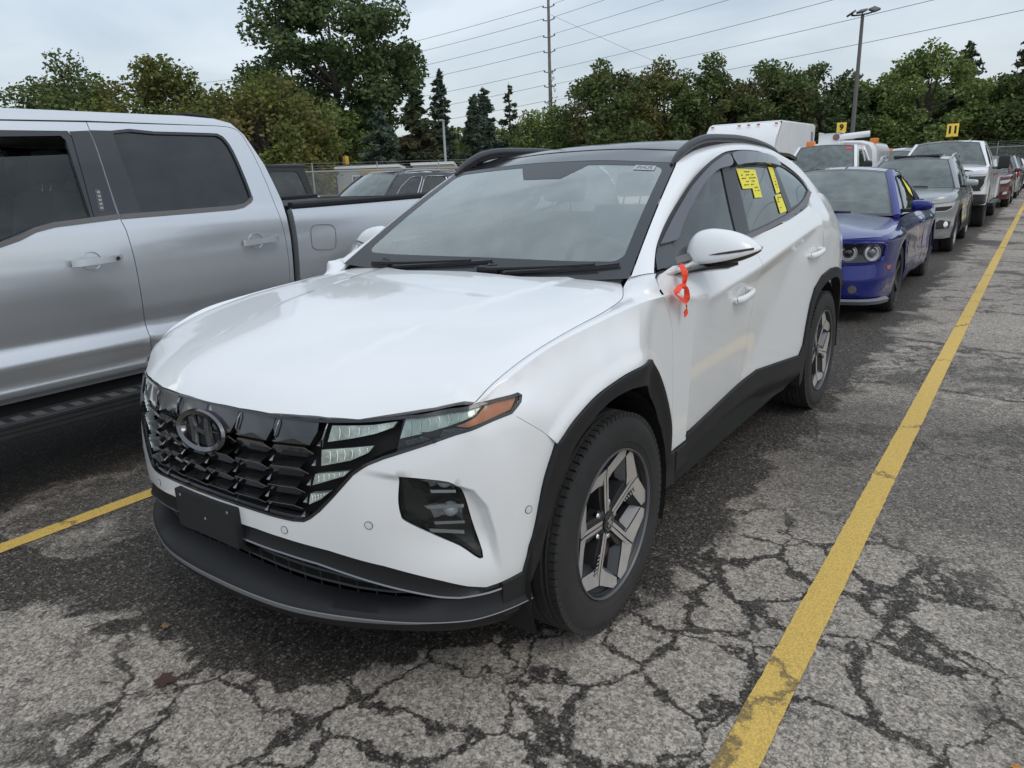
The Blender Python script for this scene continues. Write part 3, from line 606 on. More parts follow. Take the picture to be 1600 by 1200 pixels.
        panel('belt_moulding', [bm_+hi], lambda x, z: Pside(x, z, .001+.0*x), mat('grey_moulding', (.12, .115, .115), .4), car, mir=mir, step=.03, flange=.008)
        # smoked rain guards over the windows
        for L in ([(-.640, 1.203), (-.70, 1.207), (-.759, 1.2140), (-.810, 1.2380), (-.89, 1.278), (-.981, 1.3201), (-1.11, 1.379), (-1.224, 1.4254), (-1.32, 1.456), (-1.389, 1.472), (-1.505, 1.4837), (-1.545, 1.505), (-1.530, 1.536), (-1.402, 1.510), (-1.273, 1.4722), (-1.081, 1.4003), (-.952, 1.3430), (-.822, 1.2850), (-.727, 1.2420), (-.650, 1.208)],
                  [(-1.575, 1.4852), (-1.72, 1.4925), (-1.8857, 1.4951), (-2.10, 1.490), (-2.30, 1.4798), (-2.275, 1.520), (-2.0837, 1.540), (-1.8183, 1.5502), (-1.645, 1.5485), (-1.565, 1.530)]):
            Ls = smooth_line(L+[L[0]], 3)[:-1]
            panel('rain_guard', [Ls], lambda x, z: Pside(x, z, .016), mat('smoked_acrylic', (.045, .048, .054), .22, coat=.8, var=.05), car, mir=mir, step=.03, flange=.022)
    # yellow stock stickers on the rear door glass
    yel = mat('yellow_sticker', (.80, .72, .035), .5, var=.06, vscale=30); ink = mat('black_ink', (.06, .055, .02), .6)
    rnd = random.Random(4)
    for P in ([(-1.5947, 1.4684), (-1.844, 1.4599), (-1.7836, 1.3283), (-1.6791, 1.3294), (-1.6975, 1.3739), (-1.5722, 1.3747)], [(-2.0859, 1.4708), (-2.18, 1.470), (-2.105, 1.3414), (-2.030, 1.3377)], [(-1.9896, 1.3266), (-2.100, 1.3337), (-2.085, 1.246), (-1.9658, 1.240)]):
        f0 = lambda x, z: Pside(x, z, -.0085)
        st = panel('sticker', [P], f0, yel, car, step=.03, flange=.0008)
        P = np.array(P); lo, hi = P.min(0), P.max(0); ib = MB()
        for i in range(9):      # small printed lines too small to read
            z = hi[1]-.018-(hi[1]-lo[1])*i/9.3
            x = lo[0]+.012
            while x < hi[0]-.02:
                w = rnd.uniform(.008, .03)
                c = np.array([[x, z], [x+w, z], [x+w, z+.004], [x, z+.004]])
                if rnd.random() < .5 and inpoly(c[:, 0], c[:, 1], inset(P, .008)).all(): ib.add(Pside(c[:, 0], c[:, 1], -.0062), [(0, 1, 2, 3)])
                x += w+.006
        if ib.v: ib.build('print', ink, st)
    # --- roof ---
    rp = []
    for y in np.linspace(-.60, .60, 25): rp.append((-1.176+.032*(y/.60)**2, y))
    for x in (-1.5, -1.8, -2.1, -2.4, -2.7): rp.append((x, .60))
    for y in np.linspace(.60, -.60, 21): rp.append((-3.12-.08*(1-(y/.6)**2), y))
    for x in (-2.7, -2.4, -2.1, -1.8, -1.5): rp.append((x, -.60))
    panel('roof', [rp], Proof, mat('black_glass_roof', (.010, .011, .013), .12, coat=0., spec=.35, var=.05), car, step=.04, flange=.02)
    sg = MB(); sg.tube([Proof(np.array(-1.43+.02*abs(y)), np.array(y), .0005) for y in np.linspace(-.5, .5, 21)], .0025, 4); sg.build('roof_seam', UNDER, car)
    # --- rails ---
    rl = [(-1.115, .600, 1.492), (-1.165, .602, 1.520), (-1.24, .604, 1.553), (-1.34, .607, 1.584), (-1.5, .611, 1.606), (-1.75, .614, 1.612), (-1.95, .614, 1.612), (-2.2, .613, 1.601), (-2.42, .611, 1.580), (-2.6, .609, 1.554), (-2.70, .607, 1.530)]
    rl = catmull(rl, 5); k = len(rl); rr = [.0165*(.35+.65*min(1, min(i, k-1-i)/8)) for i in range(k)]
    b = MB(); b.tube(rl, rr, 10, sq=(1.05, 1.25)); 
    base = [(x, y-.002, z-.020) for x, y, z in rl[2:-2]]; b.tube(base, .0135, 6, sq=(.9, 1.1), mi=1)
    r1 = b.build('roof_rail', [mat('rail_grey', (.040, .042, .047), .4, metal=.2, coat=.1), PLASTIC], car); mirror_ob(r1, car)
    # --- hood ---
    ht = [(float(p[0]), float(p[1])) for p in SHUT[2::2]]+[(-.45, .705), (-.512, .682)]
    he = []
    for s, z in HOODE:
        x, y = HP.at(np.array(s), front_off(np.array(s), np.array(z), False)); he.append((float(x), float(y)))
    re = [(-.515, .66), (-.50, .60), (-.46, .5), (-.41, .38), (-.39, .3), (-.405, .15), (-.42, 0)]
    half = he[:-1]+ht+re; hp = half+[(x, -y) for x, y in half[::-1] if abs(y) > 1e-6]
    hood = panel('hood', [hp], Phood, WHITE, car, step=.028, flange=.016, gap=.0022)
    # black shadow gap behind the hood edge
    # --- windscreen ---
    
    def rr_(x0, x1, y0, y1, r, n=5):
        P = []
        for cx, cy, a in ((x1-r[0], y0+r[1], -90), (x1-r[0], y1-r[1], 0), (x0+r[0], y1-r[1], 90), (x0+r[0], y0+r[1], 180)):
            for i in range(n+1): t = R_(a+90*i/n); P.append((cx+r[0]*math.cos(t), cy+r[1]*math.sin(t)))
        return P
    outr = [(-1.0, -.01), (1.0, -.01), (1.0, 1.0), (-1.0, 1.0)]
    inn = rr_(-.925, .925, .115, .955, (.07, .06))
    # the dark sensor patch hangs from the middle of the top band
    inn = [p for p in inn if not (p[1] > .93 and abs(p[0]) < .3)]
    i0 = max(range(len(inn)), key=lambda i: (inn[i][1] > .94 and inn[i][0] > 0, -inn[i][0]))
    inn = inn[:i0+1]+[(.30, .955), (.16, .80), (-.16, .80), (-.30, .955)]+inn[i0+1:]
    ws = panel('windscreen', [inset(inn, -.01)], lambda u, v: Pscreen(u, v, -.001), GLASSF, car, step=.05, flange=0)
    panel('border', [outr, inn], Pscreen, mat('dotted_border', (.030, .034, .038), .15, coat=0., spec=.45), ws, step=.05, flange=0)
    b = MB()
    fw = [Pscreen(np.array(u), np.array(v), .002) for u, v in ((.70, .905), (.865, .905), (.865, .955), (.70, .955))]
    st = mk('windscreen_sticker', fw, [(0, 1, 2, 3)], mat('grey_sticker', (.42, .43, .46), .5), car, smooth=False)
    o_, ux, vx = Vector(Pscreen(np.array(.7825), np.array(.93), .0028)), Vector(Pscreen(np.array(.9), np.array(.93), .0028))-Vector(Pscreen(np.array(.7), np.array(.93), .0028)), Vector(Pscreen(np.array(.78), np.array(.97), .0028))-Vector(Pscreen(np.array(.78), np.array(.90), .0028))
    ux.normalize(); nn = ux.cross(vx).normalized(); vy = nn.cross(ux)
    M = Matrix(((ux.x*1.35, vy.x, nn.x, o_.x), (ux.y*1.35, vy.y, nn.y, o_.y), (ux.z*1.35, vy.z, nn.z, o_.z), (0, 0, 0, 1)))
    V, F = text_mesh('PAR', .034, M, .0002, .0008); mk('lettering', V, F, mat('grey_ink', (.22, .23, .27), .6), st, smooth=False)
    # cowl and wipers
    cw = MB(); G = []
    for y in np.linspace(-.70, .70, 31): a = (y/.7)**2; G.append([(-.37-.06*a, y, 1.068), (-.43-.05*a, y, 1.062), (-.50-.05*a, y, 1.085)])
    cw.grid(G); cw.build('cowl', PLASTIC, car, fix=False)
    def wiper(y0, y1, h0):
        b = MB(); p0 = Vector((-.475, y0, 1.105)); pts = []
        for i in range(7):
            t = i/6; y = y0+(y1-y0)*t; pts.append(Vector(Pscreen(np.array(y/.735), np.array(.012+.055*t), .020)))
        b.tube([p0]+pts, [.014, .013, .011, .0095, .008, .0075, .007, .006], 6, sq=(1, .8)); b.lathe([(0, .024), (.03, .022), (.036, .012)], 14, M=Matrix.Translation(p0-Vector((0, 0, .014))), axis='z')
        bl = []
        for i in range(11):
            t = i/10; y = y0+(y1-y0)*(.18+1.02*t); bl.append(Vector(Pscreen(np.array(y/.735), np.array(.020+.062*t-.02*(1-t)), .009)))
        b.tube(bl, .0065, 5); b.box((p0.x-.02, y0-.06, p0.z-.02), (p0.x+.035, y0+.05, p0.z+.012), bev=.01)
        b.build('wiper', mat('wiper_black', (.012, .012, .013), .4), car)
    wiper(.10, .58, 0); wiper(-.52, -.02, 0)
    # --- inner shell so no daylight shows through the gaps ---
    UN = MB(); sh = []
    for s in np.linspace(0, 1.0, 26): sh.append([Pfront(np.array(s), np.array(z), -.055) for z in (.45, .60, .72, .80, .855)])
    UN.grid(sh); UN.grid(np.array(sh)*[1, -1, 1])
    for sgn in (1, -1):
        for xa, xb in ((-.60, -2.22),):
            g = [[(x, sgn*(float(door_y(x, z))-.035), z) for z in (.30, .45, .7, .9, 1.05, 1.12)] for x in np.linspace(xa, xb, 14)]; UN.grid(g)
        for cx in (0., -2.755):      # wheel wells
            w = []
            for a in np.linspace(-20, 200, 19): w.append([(cx+.46*math.cos(R_(a)), sgn*y, .345+.455*math.sin(R_(a))) for y in (.895, .80, .6, .45)])
            UN.grid(w); UN.prism([(.46*math.cos(R_(a)), .46*math.sin(R_(a))) for a in np.linspace(-20, 200, 19)], .005, M=Matrix(((1, 0, 0, cx), (0, 0, 1, sgn*.45), (0, 1, 0, .345), (0, 0, 0, 1))))
    g = []
    for x in np.linspace(.70, -3.5, 24):
        yy = min(.80, float(np.interp(-x, -HP.X[::-1] if False else [-.85, -.70, -.5, -.3, 3.3, 3.7], [.4, .55, .72, .78, .78, .5]))); g.append([(x, -yy, .235), (x, 0, .225), (x, yy, .235)])
    UN.grid(g); UN.box((-.35, -.84, .24), (-2.40, .84, .42)); UN.box((.35, -.45, .25), (-.4, .45, .85)); UN.box((-2.4, -.5, .25), (-3.3, .5, .6))
    g = [[(x, y, float(HH(np.array(x), np.array(y)))-.035) for y in np.linspace(-.72, .72, 15)] for x in np.linspace(.62, -.38, 10)]; UN.grid(g)
    for sgn in (1, -1):   # behind the fender shut lines
        L = [(x, y-.03, z-.05) for x, y, z in top3]; UN.grid([[(x, sgn*(y-.10), z-.02), (x, sgn*(y+.03), z-.02), (x, sgn*(y+.06), z-.12)] for x, y, z in L])
        UN.grid([[(x, sgn*(float(HG(np.array(x), np.array(z)))-.05), z) for z in (1.5, 1.56)] for x in np.linspace(-1.3, -2.5, 8)])
    UN.build('underbody', UNDER, car, smooth=False, fix=False)
    # --- grille, lamps ---
    gl = HOODE[:-1]+HLTOP+HLBOT[1:]
    gf = gl[1:-1]+[(0, .5865)]+[(-s, z) for s, z in gl[::-1][1:-1]]+[(0, .8645)]
    panel('lamp_and_grille_bezel', [gf, inset(gf, .0075)], lambda s, z: np.stack([*HP.at(s, front_off(s, z, False)+.0015), z], -1), BLACKG, car, step=.02, flange=.03)
    def Pb(l): return lambda s, z: np.stack([*HP.at(s, front_off(s, z, False)+l), z+0*s], -1)
    panel('grille_backing', [inset(gl, .003)], Pb(-.05), UNDER, car, both=True, step=.03, flange=0)
    gb = MB()
    rows = [(.858, .792), (.783, .738), (.727, .683), (.672, .633), (.622, .590)]
    for ri, (zt, zb) in enumerate(rows):
        sR = float(np.interp(zb, [.58, .66, .72, .79, .86], [.385, .405, .425, .445, .475])); n = 3; w = sR/n*.998
        half_shift = 0
        for c in range(-n, n):
            a, b_ = c*w, (c+1)*w; q = w*.16; H = zt-zb; lo = zb-.004
            def T(s, z, l): x, y = HP.at(np.array(s), front_off(np.array(s), np.array(z), False)+l); return (float(x), float(y), z)
            if ri == 0:
                V = [T(a+.002, zt+.004, -.012), T(b_-.002, zt+.004, -.012), T(b_-.001, zt-H*.45, -.002), T(b_-q, zb, .0), T(a+q*.6, zb, .0), T(a+.001, zt-H*.45, -.002),
                     T((a+b_)/2, zt, -.004), T((a+b_)/2, zb+H*.25, .004), T(a+q, zb-.010, -.030), T(b_-q, zb-.010, -.030), T(a-.001, zt-H*.5, -.04), T(b_+.001, zt-H*.5, -.04)]
                F = [(0, 6, 7, 4, 5), (6, 1, 2, 3, 7), (7, 3, 4), (4, 3, 9, 8), (5, 4, 8, 10), (2, 11, 9, 3)]
                F = [(0, 6, 7), (0, 7, 4), (0, 4, 5), (6, 1, 2), (6, 2, 7), (7, 2, 3), (7, 3, 4), (4, 3, 9, 8), (5, 4, 8, 10), (2, 11, 9, 3)]
            else:
                V = [T(a+q*.9, zt+.002, .003), T(b_-q*.9, zt+.002, .003), T(b_, zt-H*.36, -.010), T(b_-q*1.1, zb+H*.34, -.016), T(a+q*1.1, zb+H*.34, -.016), T(a, zt-H*.36, -.010),
                     T(a+q*1.9, zb+H*.02, -.040), T(b_-q*1.9, zb+H*.02, -.040), T(a, zb+H*.3, -.040), T(b_, zb+H*.3, -.040), T(a+q, zt+.010, -.030), T(b_-q, zt+.010, -.030)]
                F = [(0, 1, 3, 4), (1, 2, 3), (0, 4, 5), (4, 3, 7, 6), (5, 4, 6, 8), (2, 9, 7, 3), (10, 11, 1, 0)]
            gb.add(V, F)
            # bright edges
            e0, e1 = T(a+q*.9, zt+.002, .0035), T(b_-q*.9, zt+.002, .0035)
            if ri: gb.tube([T(a, zt-H*.36, -.0095), e0, e1, T(b_, zt-H*.36, -.0095)], .0013, 4, mi=1)
            gb.add([T(b_-.006, zb-.002, -.006), T(b_+.006, zb-.002, -.006), T(b_+.0, zb-.020, -.026), T(b_, zb+.012, -.022)], [(0, 1, 2), (0, 3, 1)], 1)
    for c in range(-3, 4):      # curved bright fins between the top-row shingles
        s0 = c*.475/3*.99; gb.tube([T(s0*1.01, .862, -.010), T(s0, .838, .0), T(s0*.985, .81, .002), T(s0*.97, .786, -.010)], [.0008, .0026, .0030, .0010], 5, mi=1) if c else None
    gr = gb.build('grille', [mat('grille_gloss', (.014, .014, .015), .15, coat=.9), mat('grille_bright', (.26, .26, .27), .2, metal=.9)], car, smooth=True, sharp=12, fix=False)
    lip = [(0, .5865), (.1164, .5855), (.2489, .580), (.2961, .577), (.3592, .574), (.39, .577)]
    panel('grille_sill', [lip+[(s, z+.012) for s, z in lip[::-1]]], Pb(-.012), DCHROME, car, both=True, step=.03, flange=.02)
    # badge: oval ring with slanted H
    bx = float(Pb(0)(np.array(.0), np.array(.785))[0])+.004; bd = MB(); tilt = .20
    Mb = Matrix.Translation((bx, 0, .781)) @ Matrix.Rotation(-tilt, 4, 'Y')
    def oval(a, b, d, n=56): return [Vector((d, a*math.cos(2*PI*i/n), b*math.sin(2*PI*i/n))) for i in range(n)]
    prof = [(.119, .060, -.008), (.122, .0625, .006), (.116, .058, .014), (.098, .046, .010), (.092, .042, -.004)]
    bd.grid([[tuple(Mb @ p) for p in oval(a, b, d)] for a, b, d in prof], closed=True)
    bd.add([tuple(Mb @ p) for p in oval(.103, .05, -.004)], [tuple(range(56))], 1)
    Ah = Matrix(((0, 0, 1, 0), (1, 0, 0, 0), (0, 1, 0, 0), (0, 0, 0, 1)))
    for P in ([(-.068, -.036), (-.044, -.045), (-.020, .0), (-.014, .046), (-.036, .042), (-.048, .0)], [(.068, .036), (.044, .045), (.020, .0), (.014, -.046), (.036, -.042), (.048, .0)], [(-.040, -.012), (.0, -.006), (.036, -.004), (.040, .012), (.0, .006), (-.036, .004)]):
        P = [(-x, y) for x, y in P][::-1]; bd.prism(P, .009, M=Mb @ Ah, mi=2, top=.86)
    bd.build('badge', [mat('badge_chrome', (.17, .17, .18), .16, metal=1.), UNDER, mat('badge_letter', (.30, .30, .31), .2, metal=.9)], car, sharp=25)
    # daytime light segments set in the grille ends
    D1 = [[(.4830, .8430), (.60, .8470), (.6700, .8540), (.6578, .8402), (.6106, .8258), (.540, .8120), (.4700, .8000)], [(.452, .778), (.52, .786), (.6050, .7952), (.590, .7772), (.5392, .7554), (.4500, .7350)], [(.431, .7114), (.5341, .727), (.5189, .7125), (.4205, .6793)], [(.413, .655), (.4724, .6649), (.4448, .6426), (.4054, .6233)]]
    lens = mat('dim_light_lens', (.40, .45, .41), .14, metal=.4, coat=.7, var=.45, vscale=26, bump=.12, bscale=60)
    edge = mat('lens_edge', (.85, .95, .87), .15, coat=.6)
    for L in D1:
        for mir in (False, True):
            o = panel('daytime_light', [L], Pb(-.012), lens, car, mir=mir, step=.015, flange=.02)
            a = np.array(L); lo, hi = a.min(0), a.max(0); fb = MB()
            for t in np.linspace(.18, .88, 6):     # facets inside each lamp
                s = lo[0]+(hi[0]-lo[0])*t; zs = np.linspace(lo[1], hi[1], 60); ok = zs[inpoly(np.full(60, s), zs, inset(a, .004))]
                if len(ok) > 4:
                    z0, z1 = ok[0], ok[-1]; pp = [Pb(-.010)(np.array(s+.010*k/3-.01*(k/3)**2), np.array(z0+(z1-z0)*k/3)) for k in range(4)]; fb.tube([(p[0], p[1]*(-1 if mir else 1), p[2]) for p in pp], .0013, 4)
            if fb.v: fb.build('facet', edge, o)
    HLL = [(.695, .8590), (.80, .8705), (.9277, .8829), (.9024, .8680), (.8176, .8415), (.6790, .8125)]
    AMB = [(.9400, .8830), (1.0220, .8985), (1.0380, .8955), (1.010, .8670), (.9300, .8480), (.8725, .8390), (.8410, .8428), (.900, .8610)]
    LOW = [(.690, .806), (.80, .832), (.835, .8375), (.87, .835), (.80, .818), (.70, .795)]
    for mir in (False, True):
        o = panel('indicator_lamp', [HLL], Pb(-.012), LAMPG, car, mir=mir, step=.015, flange=.02); fb = MB(); a = np.array(HLL); lo, hi = a.min(0), a.max(0)
        for t in np.linspace(.12, .9, 8):
            s = lo[0]+(hi[0]-lo[0])*t; zs = np.linspace(lo[1], hi[1], 80); ok = zs[inpoly(np.full(80, s), zs, inset(a, .003))]
            if len(ok) > 4: fb.tube([tuple(np.array(Pb(-.009)(np.array(s+.014*k/3-.014*(k/3)**2), np.array(ok[0]+(ok[-1]-ok[0])*k/3)))*[1, -1 if mir else 1, 1]) for k in range(4)], .0015, 4)
        fb.build('facet', edge, o)
        panel('turn_signal', [AMB], Pb(-.010), AMBER, car, mir=mir, step=.015, flange=.02)
        panel('lower_reflector', [LOW], Pb(-.014), mat('dark_reflector', (.07, .07, .075), .12, metal=.8, bump=.6, bscale=120), car, mir=mir, step=.015, flange=.02)
        cover = [(.690, .863), (.80, .8775), (.8998, .890), (1.0235, .902), (1.0445, .9035), (1.047, .8997), (1.037, .886), (1.002, .864), (.9264, .8480), (.842, .830), (.7442, .8010), (.672, .780), (.6790, .8125)]
        panel('headlight_cover', [cover], Pb(-.003), GLASSC, car, mir=mir, step=.03, flange=0)
        # lower headlight in the bumper pocket
        hs = panel('headlight', [inset(FOG, .001)], lambda s, z: Pfront(s, z, -.045+.0*s), mat('lamp_housing', (.02, .02, .022), .25, coat=.4), car, mir=mir, step=.03, flange=0)
        mm = -1 if mir else 1
        def Q(s, z, l): p = Pfront(np.array(s), np.array(z), l); return Vector((float(p[0]), float(p[1])*mm, float(p[2])))
        wall = MB(); L = arc(inset(FOG, .001), .02); wall.grid([[tuple(Q(s, z, -.002)) for s, z in L], [tuple(Q(s, z, -.048)) for s, z in L]], closed=True); wall.build('housing_wall', BLACKG, hs, fix=False)
        for (s0, z0, w, h) in ((.785, .685, .085, .030), (.798, .600, .10, .040)):
            # silver frame with a projector lens in it
            fb = MB(); zt, zb = z0+h/2, z0-h/2
            fb.grid([[tuple(Q(s0-w/2-.012, zt+.008, -.008)), tuple(Q(s0+w/2, zt+.008-.004, -.004))], [tuple(Q(s0-w/2, zt-.002, -.006)), tuple(Q(s0+w/2, zt-.006, -.004))], [tuple(Q(s0-w/2+.008, zt-.006, -.035)), tuple(Q(s0+w/2, zt-.008, -.035))]])
            fb.grid([[tuple(Q(s0-w/2+.012, zb, -.008)), tuple(Q(s0+w/2, zb-.004, -.004))], [tuple(Q(s0-w/2+.016, zb-.008, -.006)), tuple(Q(s0+w/2, zb-.012, -.004))]])
            fb.grid([[tuple(Q(s0-w/2+.012, zt-.004, -.040)), tuple(Q(s0+w/2-.012, zt-.008, -.038))], [tuple(Q(s0-w/2+.020, zb+.002, -.042)), tuple(Q(s0+w/2-.016, zb-.002, -.040))]])
            fb.grid([[tuple(Q(s0+w/2-.004, zt-.004, -.010)), tuple(Q(s0+w/2-.016, zt-.006, -.038))], [tuple(Q(s0+w/2-.004, zb-.006, -.010)), tuple(Q(s0+w/2-.018, zb-.004, -.038))]])
            fb.grid([[tuple(Q(s0-w/2-.004, zt, -.03)), tuple(Q(s0-w/2+.02, zt, -.038))], [tuple(Q(s0-w/2+.012, zb, -.03)), tuple(Q(s0-w/2+.03, zb, -.038))]])
            fb.build('lamp_frame', mat('lamp_silver', (.50, .50, .52), .25, metal=.45), hs, fix=False)
            c = Q(s0+.012, z0, -.034); n = (Q(s0+.012, z0, 0)-c).normalized(); rot = n.to_track_quat('Z', 'Y').to_matrix().to_4x4()
            lb = MB(); lb.lathe([(-.004, .022), (.004, .0215), (.011, .016), (.015, .008), (.016, 0)], 20, M=Matrix.Translation(c) @ rot, axis='z'); lb.build('lamp_lens', mat('projector_lens', (.90, .94, 1.), .05, metal=.15, coat=1.), hs)
        fb = MB(); fb.grid([[tuple(Q(.745, .560, -.010)), tuple(Q(.845, .548, -.004))], [tuple(Q(.750, .550, -.008)), tuple(Q(.845, .538, -.004))]]); fb.build('lamp_fin', mat('lamp_silver'), hs, fix=False)
        panel('headlight_lens', [inset(FOG, .003)], lambda s, z: Pfront(s, z, -.004), GLASSC, car, mir=mir, step=.03, flange=0)
    # parking sensors
    for (s, z) in ((.3238, .5425), (.5861, .5839), (1.0316, .5852)):
        for mm in (1, -1):
            p = Pfront(np.array(s), np.array(z), .0005); p1 = Pfront(np.array(s), np.array(z), .02); n = Vector(p1-p).normalized(); rot = n.to_track_quat('Z', 'Y').to_matrix().to_4x4()
            b = MB(); b.lathe([(0, .0118), (.0008, .0118), (.0008, .0104), (-.0006, .0102)], 24, M=Matrix.Translation(p) @ rot, axis='z', mi=1); b.lathe([(.0009, .0100), (.0012, 0)], 24, M=Matrix.Translation(p) @ rot, axis='z', mi=0)
            o = b.build('parking_sensor', [mat('sensor_white', (.66, .67, .68), .35), mat('sensor_ring', (.08, .08, .08), .6)], car)
            if mm < 0: mirror_ob(o, car); bpy.data.objects.remove(o)
    # --- lower front: blade, intake, lip ---
    SS = np.r_[np.linspace(0, .9, 46), np.linspace(.915, 1.03, 12)]
    ks = [0, .17, .31, .42, .6118, .7696, .8222, .90, .95, 1.0, 1.03]
    zt = np.interp(SS, ks, [.5262, .525, .516, .5015, .4640, .419, .400, .382, .389, .401, .408]); zl = np.interp(SS, ks, [.481, .475, .465, .449, .4029, .3655, .3591, .362, .367, .3765, .384])
    def W(s, z, l): return tuple(Pfront(np.array(s), np.array(z), l))
    Pf = lambda s, z, l: tuple(np.array([*[float(v) for v in HP.at(np.array(s), front_off(np.array(s), np.array(z), False)+l)], z]))
    def both(m, G, mi=None): m.grid(G, mi); m.grid(np.array(G)*[1, -1, 1], mi, flip=True)
    b = MB(); both(b, [[Pf(s, a+.002, -.020), Pf(s, a-.003, -.008), Pf(s, a*.45+l*.55, -.004), Pf(s, l+.007, .004)] for s, a, l in zip(SS, zt, zl)], 0)
    both(b, [[Pf(s, l+.007, .004), Pf(s, l+.003, .0065), Pf(s, l-.001, .004), Pf(s, l-.001, -.04)] for s, a, l in zip(SS, zt, zl)], 1)
    b.build('bumper_blade', [mat('blade_black', (.012, .012, .013), .42, spec=.3), mat('blade_edge', (.22, .22, .23), .25, metal=.8)], car, fix=False)
    zb = np.interp(SS, [0, .2, .37, .5, .62, .70, .80, 1.03], [.376, .360, .344, .334, .336, .345, .357, .385]); bo = np.interp(SS, [0, .55, .68, .80, 1.03], [-.060, -.060, -.045, .0, .004])
    b = MB(); both(b, [[Pf(s, l, -.035), Pf(s, l-.002, -.075), Pf(s, min(z_, l-.001), -.075)] for s, l, z_ in zip(SS, zl, zb) if s < .80], 0)
    for k in range(3):
        both(b, [[Pf(s, z_+(l-z_)*(k+.8)/3.6+.004, -.050), Pf(s, z_+(l-z_)*(k+.8)/3.6-.001, -.047), Pf(s, z_+(l-z_)*(k+.8)/3.6-.005, -.055)] for s, l, z_ in zip(SS, zl, zb) if s < .72], 1)
    for s in np.arange(.02, .70, .06): 
        l, z_ = float(np.interp(s, SS, zl)), float(np.interp(s, SS, zb)); both(b, [[Pf(s, l-.004, -.049), Pf(s, z_, -.052)], [Pf(s+.006, l-.004, -.049), Pf(s+.006, z_, -.052)]], 1)
    b.build('lower_intake', [UNDER, mat('intake_black', (.015, .015, .016), .45)], car, fix=False)
    b = MB(); zc = np.interp(SS, [0, .6, .85, 1.03], [.312, .303, .300, .318])
    both(b, [[Pf(s, z_, o), Pf(s, z_*.6+c*.4+.004, o*.45+.004), Pf(s, c+.014, .012), Pf(s, c+.004, .0205), Pf(s, c, .022)] for s, z_, o, c in zip(SS, zb, bo, zc)], 0)
    tp = np.interp(SS, [0, .45, .70, .80, 1.03], [.019, .018, .009, .001, .001])
    both(b, [[Pf(s, c, .022), Pf(s, c-.003, .0235), Pf(s, c-t, .020)] for s, c, t in zip(SS, zc, tp)], 1)
    both(b, [[Pf(s, c-t, .020), Pf(s, c-t-.03, .006), Pf(s, .235, -.03), Pf(s, .205, -.16)] for s, c, t in zip(SS, zc, tp)], 0)
    b.build('bumper_lip', [mat('lip_plastic', (.013, .0135, .015), .55, spec=.35, var=.12, vscale=8, bump=.12, bscale=500), mat('lip_grey', (.20, .205, .21), .42, metal=.2)], car, fix=False)
    b = MB(); b.box((.835, -.153, .452), (.866, .153, .578), bev=.006); b.add([(.842, -.150, .455), (.842, .150, .455), (.80, .12, .400), (.80, -.12, .400)], [(0, 1, 2, 3)])
    
    pb = b.build('plate_bracket', PLASTIC, car)
    b = MB()
    for y, z in ((.0, .512), (-.122, .562), (.122, .562)):
        b.lathe([(.866, .0), (.867, .004), (.866, .005)], 12, axis='x', M=Matrix.Translation((0, y, z)))
    b.build('screw', mat('screw_steel', (.4, .4, .38), .4, metal=.9), pb)
    # --- arch and sill cladding ---
    AIp = smooth_line([(.985, .285), (1.0007, .3075), (1.0555, .4253), (1.085, .5192), (1.135, .625), (1.22, .725), (1.3657, .792), (1.5067, .8089), (1.6343, .7920), (1.745, .756), (1.8338, .7000), (1.9064, .606), (1.944, .494), (1.948, .40), (1.945, .26)], 5)
    def Pcl(s, z):
        # stands 12 mm proud of the panels, its rim rolling outwards
        P = Pfend(s, z, .012); return P
    outer = [(1.0072, .4006)]+AO1[1:]+AO2[1:]+[(2.0907, .4000)]
    low = [(2.0907, .26)]
    clad = [(.94, .285), (.94, .388)]+outer+low+AIp[::-1]
    for mir in (False, True):
        panel('wheel_arch_trim', [clad], Pcl, PLASTIC, car, mir=mir, step=.025, flange=.05)
    sill = SILL+[(3.70, .30), (3.60, .262), (2.10, .262)]
    def Psill(s, z):
        zs = np.interp(s, [2.09, 3.1, 3.68], [.40, .494, .45]); t = np.clip((zs-z)/.14, 0, 1); return Pdoor(s, z, .016-.0*t-.055*sstep(.55, 1.2, (zs-z)/.16))
    for mir in (False, True):
        panel('sill_trim', [[(s, z-.001) for s, z in SILL]+[(3.70, .30), (3.60, .262), (2.0917, .262)]], Psill, PLASTIC, car, mir=mir, step=.03, flange=.04)
    RI = smooth_line([(3.70, .262), (3.735, .30), (3.775, .42), (3.800, .52), (3.835, .635), (3.895, .725), (4.00, .780), (4.12, .806), (4.25, .812), (4.37, .803), (4.49, .762), (4.575, .69), (4.63, .58), (4.66, .46), (4.68, .30)], 4)
    rc = [(3.6828, .4489)]+AR[1:]+[(4.76, .42), (4.76, .28)]+RI[::-1]
    for mir in (False, True):
        panel('rear_arch_trim', [rc], lambda s, z: Pq(s, z, .012), PLASTIC, car, mir=mir, step=.03, flange=.05)
    b = MB().box((.10, .86, .0), (.0, .87, .0)) if False else None
    # --- mirrors ---
    for mm in (1, -1):
        e = bpy.data.objects.new('door_mirror', None); COL.objects.link(e); e.parent = car; e.empty_display_size = .1
        build_mirror(e, mm)
